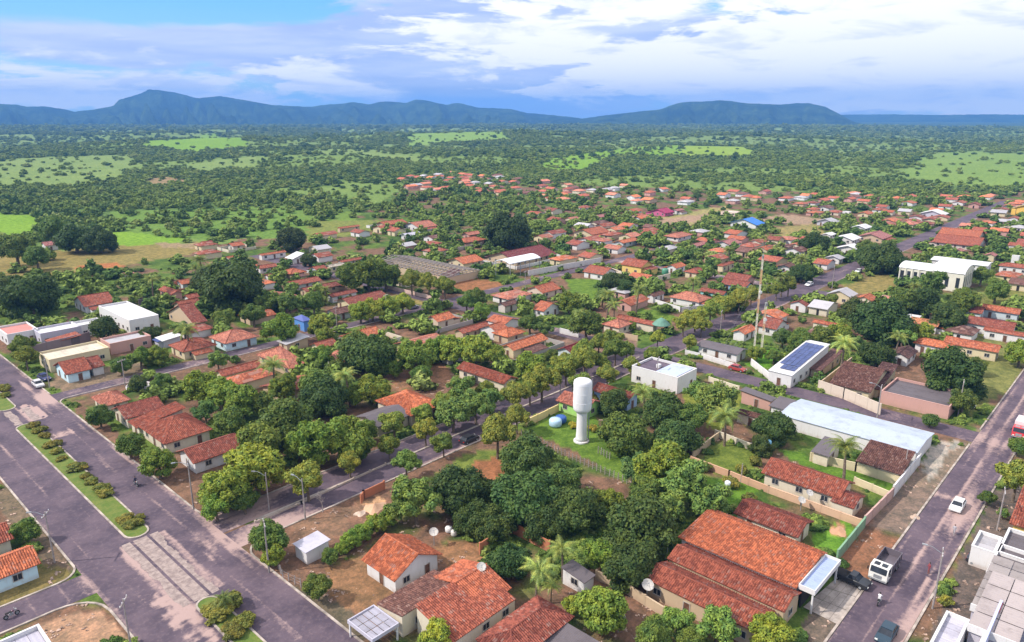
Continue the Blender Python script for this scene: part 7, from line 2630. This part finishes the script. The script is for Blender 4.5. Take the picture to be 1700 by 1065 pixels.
def car(px, py, ang, col, label, L=4.1, W=1.68, pickup=False, cat='car', rootz=0.04):
    bx, by = at(px, py)
    root = thing('pickup_truck' if pickup else 'parked_car', label, cat, (bx, by, rootz), ang)
    h = L / 2
    if pickup:
        prof = [(-h, .45), (-h, .95), (-h * .08, 1.0), (h * .42, 1.0), (h * .95, .88), (h, .5), (h * .9, .35), (-h * .95, .35)]
        cab = [(-h * .08, 1.0), (0, 1.5), (h * .28, 1.5), (h * .5, .98)]
    else:
        prof = [(-h, .5), (-h * .98, .88), (-h * .75, .95), (h * .42, .93), (h * .92, .78), (h, .5), (h * .95, .28), (-h * .95, .28)]
        cab = [(-h * .82, .93), (-h * .6, 1.38), (h * .12, 1.42), (h * .48, .92)]
    m = MB()
    n = len(prof)
    ins = [(0, .06), (1, 0)]
    ring_ = []
    for (yy, sc_) in ((-W / 2, .97), (-W / 2 * .94, 1.0), (W / 2 * .94, 1.0), (W / 2, .97)):
        ring_.append([(x * sc_, yy, .62 + (z - .62) * (1 if sc_ == 1 else .86)) for x, z in prof])
    for a, b in zip(ring_[:-1], ring_[1:]):
        for i in range(n):
            j = (i + 1) % n
            m.face([a[i], a[j], b[j], b[i]])
    m.face(ring_[0]); m.face(ring_[-1][::-1])
    m.build('body', M['paint'], root, col)
    W2 = W * .43
    g = MB()
    lo, hi = [(cab[0][0], cab[0][1] - .02), (cab[3][0], cab[3][1] - .02)], [cab[1], cab[2]]
    q = .86
    A = [(cab[0][0], -W2 * 1.04, cab[0][1] - .02), (cab[3][0], -W2 * 1.04, cab[3][1] - .02), (cab[2][0], -W2 * q, cab[2][1] - .05), (cab[1][0], -W2 * q, cab[1][1] - .05)]
    B = [(x, -y, z) for x, y, z in A]
    g.face(A); g.face(B[::-1])
    g.face([A[0], A[3], B[3], B[0]]); g.face([A[1], B[1], B[2], A[2]])
    g.build('windows', M['glass'], root)
    r = MB(); r.box(cab[1][0] - .06, cab[2][0] + .06, -W2 * q - .03, W2 * q + .03, cab[1][1] - .05, cab[2][1] + .01)
    for y in (-1, 1):
        r.bar((cab[1][0], y * W2 * q, cab[1][1] - .04), (cab[0][0], y * W2 * 1.05, cab[0][1]), .045, 4)
        r.bar((cab[2][0], y * W2 * q, cab[2][1] - .04), (cab[3][0], y * W2 * 1.05, cab[3][1]), .035, 4)
        xm = (cab[1][0] + cab[2][0]) / 2
        r.bar((xm, y * (W2 * q + .005), cab[1][1] - .04), (xm, y * W2 * 1.05, cab[0][1]), .03, 4)
    r.build('roof', M['paint'], root, col)
    if pickup:
        d = MB(); d.box(-h + .1, -h * .14, -W / 2 + .12, W / 2 - .12, .955, 1.02); d.build('bed', M['dark'], root)
    for y in (-.6, .6):
        q2 = MB(); q2.box(h - .12, h + .005, y * W / 1.68 - .16, y * W / 1.68 + .16, .58, .72); q2.build('headlight', M['lamp'], root)
        q2 = MB(); q2.box(-h - .005, -h + .1, y * W / 1.68 - .14, y * W / 1.68 + .14, .62, .8); q2.build('tail_light', M['redlamp'], root)
    for x in (-h * .62, h * .62):
        for y in (-W / 2 + .09, W / 2 - .09):
            wheel_parts(root, x, y, .31, .2)
    return root


def truck(px, py, ang, cabcol, bedcol, label, box=False, L=6.6, W=2.3):
    bx, by = at(px, py)
    root = thing('truck', label, 'truck', (bx, by, .04), ang)
    h = L / 2
    m = MB()
    pr = [(h - 1.9, .55), (h - 1.9, 2.35), (h - .35, 2.35), (h - .02, 1.5), (h, .55)]
    for s in (0,):
        a = [(x, -W / 2, z) for x, z in pr]
        b = [(x, W / 2, z) for x, z in pr]
        m.face(a[::-1]); m.face(b)
        for i in range(5):
            j = (i + 1) % 5
            m.face([a[i], a[j], b[j], b[i]])
    m.build('cab', M['paint'], root, cabcol)
    g = MB(); g.face([(h - .30, -W / 2 + .14, 2.26), (h - .005, -W / 2 + .14, 1.52), (h - .005, W / 2 - .14, 1.52), (h - .30, W / 2 - .14, 2.26)])
    g.v = [(x + .025, y, z + .01) for x, y, z in g.v]
    g.build('windscreen', M['glass'], root)
    for s in (-1, 1):
        q = MB(); q.box(h - 1.5, h - .55, s * (W / 2 + .006) - .012, s * (W / 2 + .006) + .012, 1.45, 2.1); q.build('side_window', M['glass'], root)
        q = MB(); q.box(h - .1, h + .03, s * W * .36 - .16, s * W * .36 + .16, .72, .92); q.build('headlight', M['lamp'], root)
        q = MB(); q.box(h - .35, h - .2, s * (W / 2 + .22) - .06, s * (W / 2 + .22) + .06, 1.5, 1.95); q.bar((h - .3, s * W / 2, 1.9), (h - .3, s * (W / 2 + .2), 1.9), .02, 4); q.build('mirror', M['rubber'], root)
    q = MB(); q.box(h - .06, h + .05, -W / 2, W / 2, .45, .66); q.box(h - .04, h + .02, -W * .22, W * .22, .75, 1.25); q.build('bumper_grille', M['metal'], root)
    q = MB()
    for y0, y1 in ((-W * .36, -W * .05), (W * .05, W * .36)):
        q.box(h - 1.5, h - .6, y0, y1, 2.36, 2.375)
    q.build('roof_hatch', M['glass' if not box else 'metal'], root)
    q = MB(); q.box(-h, h - .3, -.45, .45, .5, .78); q.build('chassis', M['rubber'], root)
    if box:
        q = MB(); q.box(-h, h - 2.05, -W / 2 - .03, W / 2 + .03, .8, 3.0); q.build('cargo_box', M['paint'], root, bedcol)
    else:
        q = MB()
        x0, x1 = -h, h - 2.1
        q.box(x0, x1, -W / 2, W / 2, .8, .95)
        for b in ((x0, x1, -W / 2, -W / 2 + .08), (x0, x1, W / 2 - .08, W / 2), (x0, x0 + .08, -W / 2 + .08, W / 2 - .08), (x1 - .08, x1, -W / 2 + .08, W / 2 - .08)):
            q.box(*b, .95, 1.95)
        for i in range(5):
            xx = x0 + .4 + i * (x1 - x0 - .8) / 4
            for s in (-1, 1):
                q.box(xx - .05, xx + .05, s * (W / 2 + .03) - .03, s * (W / 2 + .03) + .03, .85, 1.95)
        q.build('dump_bed', M['paint'], root, bedcol)
    for x in (h - 1.0, -h + 1.9, -h + .9):
        for y in (-W / 2 + .18, W / 2 - .18):
            wheel_parts(root, x, y, .48, .3)
    return root


PI = math.pi
truck(1468, 950, PI, (0.74, .72, .68), (0.13, .11, .13), 'white cabbed dump truck with dark bed parked beside the red soil')
truck(1694, 722, PI, (0.62, .05, .06), (0.72, .60, .60), 'red and white box truck coming down the right hand road', box=True, L=6)
car(1589, 844, PI, (0.74, .74, .75), 'white car driving down the middle of the right hand road')
car(1412, 966, -PI * .52, (0.02, .022, .028), 'black pickup truck standing across the concrete yard', L=4.9, W=1.8, pickup=True, cat='pickup truck')
car(1471, 1058, PI, (0.025, .05, .075), 'dark blue car cut by the bottom edge on the right hand road')
car(64, 641, -PI / 2, (0.6, .58, .6), 'silver white car parked on the upper avenue beside the pale blue house')
car(74, 630, -PI / 2 + .1, (0.03, .035, .12), 'dark blue car parked just behind the silver white one')
car(779, 733, 0, (0.03, .03, .035), 'black car on the middle street right of the street trees')
car(1224, 615, -PI / 2, (0.35, .05, .04), 'dark red car standing at the cross street verge')
car(1343, 474, PI, (0.7, .7, .72), 'white car on the far street left of the church yard')
car(685, 512, 0, (0.22, .22, .26), 'grey car under the bright green street trees of the back street')
car(1374, 722, -PI / 2, (0.66, .64, .64), 'white van roof under the edge of the warehouse', L=4.4)
car(1425, 452, PI, (0.7, .7, .7), 'small white car far up the middle street')
car(1600, 575 + 100, -PI / 2, (0.5, .48, .5), 'grey car parked behind the pink walled building')
car(1632, 940, -PI / 2, (0.025, .025, .03), 'black car under the front of the white box building')


def skin_person(verts, edges, rad, name, m, col, root, part):
    me = bpy.data.meshes.new(name)
    me.from_pydata(verts, edges, [])
    o = bpy.data.objects.new(name, me)
    COL.objects.link(o)
    sk = o.modifiers.new('skin', 'SKIN')
    for i, r in enumerate(rad):
        me.skin_vertices[0].data[i].radius = (r, r)
    me.skin_vertices[0].data[0].use_root = True
    o.modifiers.new('sub', 'SUBSURF').levels = 1
    dg = bpy.context.evaluated_depsgraph_get()
    ev = bpy.data.meshes.new_from_object(o.evaluated_get(dg))
    bpy.data.objects.remove(o)
    ev.name = part
    for p in ev.polygons:
        p.use_smooth = True
    ev.materials.clear()
    ev.materials.append(m)
    return link(part, ev, None, root, col)


def person(root, col, seat=False, z=0.0):
    """One continuous body: pelvis, spine, neck, arms, legs."""
    P = 0.92 + z
    if seat:
        v = [(0, 0, .82), (.02, 0, 1.1), (.08, 0, 1.36), (.1, 0, 1.46),
             (.1, .17, 1.34), (.3, .22, 1.12), (.52, .2, 1.06), (.1, -.17, 1.34), (.3, -.22, 1.12), (.52, -.2, 1.06),
             (.02, .10, .80), (.40, .16, .72), (.30, .15, .36), (.42, .15, .32), (.02, -.10, .80), (.40, -.16, .72), (.30, -.15, .36), (.42, -.15, .32)]
    else:
        v = [(0, 0, .92), (0, 0, 1.15), (0, 0, 1.40), (.01, 0, 1.50),
             (0, .18, 1.40), (-.05, .24, 1.14), (.08, .24, .92), (0, -.18, 1.40), (.06, -.24, 1.14), (.16, -.23, .94),
             (0, .09, .88), (.12, .1, .5), (.06, .1, .08), (.18, .1, .05), (0, -.09, .88), (-.06, -.1, .5), (-.2, -.1, .1), (-.08, -.1, .05)]
    v = [(x, y, q + z) for x, y, q in v]
    e = [(0, 1), (1, 2), (2, 3), (2, 4), (4, 5), (5, 6), (2, 7), (7, 8), (8, 9), (0, 10), (10, 11), (11, 12), (12, 13), (0, 14), (14, 15), (15, 16), (16, 17)]
    r = [.15, .14, .15, .06, .07, .05, .04, .07, .05, .04, .10, .075, .05, .045, .10, .075, .05, .045]
    skin_person(v, e, r, 'body', M['plaster'], col, root, 'body')
    m = MB()
    hx, hz = v[3][0], v[3][2] + .14
    m.lathe([(.02, hz - .12), (.07, hz - .09), (.095, hz), (.09, hz + .07), (.03, hz + .12)], 12, hx, 0)
    m.build('head', M['plaster'], root, (0.28, .15, .10), smooth=True)
    m = MB()
    m.lathe([(.102, hz + .0), (.098, hz + .08), (.035, hz + .135), (.0, hz + .14)], 12, hx - .012, 0)
    m.build('hair', M['rubber'], root)


def motorbike(px, py, ang, col, label, rider, rlabel):
    bx, by = at(px, py)
    root = thing('motorcycle', label, 'motorcycle', (bx, by, .03), ang)
    for x in (-.62, .62):
        wheel_parts(root, x, 0, .29, .1)
    m = MB()
    m.bar((-.62, 0, .3), (-.1, 0, .55), .05, 5); m.bar((-.1, 0, .55), (.4, 0, .75), .06, 5); m.box(-.2, .2, -.12, .12, .28, .55)
    m.build('frame', M['metal'], root)
    m = MB(); m.lathe([(.05, .68), (.16, .72), (.15, .84), (.04, .9)], 10, .18, 0); m.build('fuel_tank', M['paint'], root, col)
    m = MB(); m.box(-.65, .05, -.13, .13, .72, .80); m.build('seat', M['rubber'], root)
    m = MB(); m.bar((.62, .06, .3), (.42, .06, .95), .03, 5); m.bar((.62, -.06, .3), (.42, -.06, .95), .03, 5); m.bar((.42, -.34, 1.0), (.42, .34, 1.0), .025, 5); m.build('handlebar', M['metal'], root)
    m = MB(); m.bar((.5, 0, .88), (.6, 0, .86), .08, 8); m.build('headlight', M['lamp'], root)
    if rider:
        pr = thing('person', rlabel, 'person', (bx, by, .03), ang)
        pr.location = (bx - .15 * math.cos(ang), by - .15 * math.sin(ang), .03)
        person(pr, rider, True)


motorbike(226, 806, -PI / 2, (0.25, .03, .03), 'dark motorcycle riding down the avenue', (0.05, .05, .09), 'person in dark clothes riding a motorcycle on the avenue')
motorbike(1459, 1002, .05, (0.4, .4, .4), 'pale motorcycle on the right hand road below the dump truck', (0.72, .70, .72), 'person in white shirt riding a motorcycle below the dump truck')
motorbike(20, 1024, .1, (0.12, .05, .08), 'dark red motorcycle parked on the side street at the lower left', None, '')
for (px, py, c, t) in [(1541, 952, (0.25, .06, .07), 'person in dark red shirt walking on the right hand verge'), (1583, 888, (0.4, .38, .42), 'person in grey shirt standing before the white box building')]:
    bx, by = at(px, py)
    pr = thing('person', t, 'person', (bx, by, .02), random.uniform(0, 6))
    person(pr, c)

# ------------------------------------------------------------------ labels: what stands nearest, counted from a landmark
LAND = [
    (965, 680, 'the white water tower'), (665, 930, 'the orange speckled house'), (1250, 910, 'the huge orange roof'), (1425, 700, 'the warehouse'), (1325, 600, 'the solar panel roof'),
    (1530, 660, 'the pink walled building'), (1550, 450, 'the cream church'), (1258, 500, 'the tall lattice mast'), (640, 690, 'the black roofed house'), (120, 610, 'the pale blue house'), (215, 515, 'the tall white house'),
    (1105, 615, 'the white flat roofed hall'), (1055, 435, 'the yellow cream building'), (700, 440, 'the roofless hall'), (857, 436, 'the white court canopy'), (841, 386, 'the very dark tall tree'), (383, 478, 'the wide mango tree'),
    (502, 535, 'the blue house'), (292, 715, 'the hipped avenue house'), (1240, 365, 'the blue roofed school'), (1098, 348, 'the magenta roof'), (1410, 405, 'the white halls'), (810, 895, 'the brick yard wall'), (1343, 795, 'the red ridged hall'),
    (1195, 575, 'the grey roofed bungalow'), (760, 305, 'the far hamlet'), (690, 372, 'the long salmon roof'), (1620, 575, 'the long red orange roof'), (1640, 900, 'the white box building'), (755, 395, 'the orange red house'), (470, 595, 'the salmon L shaped house'),
    (1500, 330, 'the far right quarter'), (1000, 325, 'the far middle quarter'), (485, 398, 'the round dark field tree'), (125, 395, 'the clump by the left field'), (855, 570, 'the bright orange garden house'),
    (225, 880, 'the long median end'), (365, 1010, 'the bottom median'), (1697, 342, 'the tall yellow house'), (1380, 980, 'the concrete yard'),
]
ORD = ['', 'second ', 'third ', 'fourth ', 'fifth ', 'sixth ', 'seventh ', 'eighth ', 'ninth ', 'tenth ', 'eleventh ', 'twelfth ', 'thirteenth ', 'fourteenth ', 'fifteenth ', 'sixteenth ', 'seventeenth ', 'eighteenth ', 'nineteenth ', 'twentieth ']
ORD += ['twenty ' + o for o in ORD[:0]] + [f'{t}-{o}' for t in ('twenty', 'thirty', 'forty', 'fifty') for o in ('first ', 'second ', 'third ', 'fourth ', 'fifth ', 'sixth ', 'seventh ', 'eighth ', 'ninth ', 'tenth ')]


def write_labels(items, noun):
    """items: (object, px, py, words). Rank each by its distance from the nearest landmark on that side."""
    cell = {}
    for it in items:
        o, px, py, w = it
        L = min(LAND, key=lambda l: (l[0] - px) ** 2 + ((l[1] - py) * 1.6) ** 2)
        dx, dy = px - L[0], (py - L[1]) * 1.6
        side = ('right of' if dx > 0 else 'left of') if abs(dx) > abs(dy) else ('below' if dy > 0 else 'above')
        cell.setdefault((L[2], side), []).append((dx * dx + dy * dy, it))
    for (ln, side), l in cell.items():
        l.sort(key=lambda q: q[0])
        for k, (_, (o, px, py, w)) in enumerate(l):
            if o.get('label'):
                continue
            t = f'{w}, {ORD[min(k, len(ORD) - 1)]}nearest {noun} {side} {ln}'
            if len(t.split()) > 16:
                t = t.replace(' with ', ', ', 1).replace(' the ', ' ')
            o['label'] = t


for cat, noun in (('tree', 'tree'), ('shrub', 'shrub'), ('palm', 'palm')):
    its = []
    for o, px, py, lab, w, rp, c in TREES:
        if c != cat:
            continue
        if lab:
            o['label'] = lab
        elif cat == 'palm':
            o['label'] = ''
        its.append((o, px, py, f'{w} {"coconut palm" if cat == "palm" else cat}'))
    for o, *_r in its:
        if not o.get('label'):
            o['label'] = ''
    for i, it in enumerate(TREES):
        if it[6] == cat and not it[3]:
            it[0]['label'] = ''
    write_labels(its, noun)
write_labels(WALLS, 'yard wall')
fh = [(o, px, py, w or 'house') for o, px, py, w in HOUSES]
write_labels(fh, 'house')

# ------------------------------------------------------------------ air
def haze():
    m = bpy.data.materials.new('haze')
    m.use_nodes = True
    nt = NT(m.node_tree)
    nt.n.remove(nt.n['Principled BSDF'])
    v = nt.node('ShaderNodeVolumePrincipled')
    v.inputs['Color'].default_value = (0.16, 0.42, 0.95, 1)
    v.inputs['Density'].default_value = HAZE
    v.inputs['Anisotropy'].default_value = 0.0
    nt.l.new(v.outputs[0], nt.n['Material Output'].inputs['Volume'])
    b = MB()
    S = 10600
    b.box(-S, S, -S, S, -8.0, 350.0)
    b.build('haze', m, None, None, 'stuff', label='thin blue air over the plain and the hills')


HAZE = 0.00015
haze()
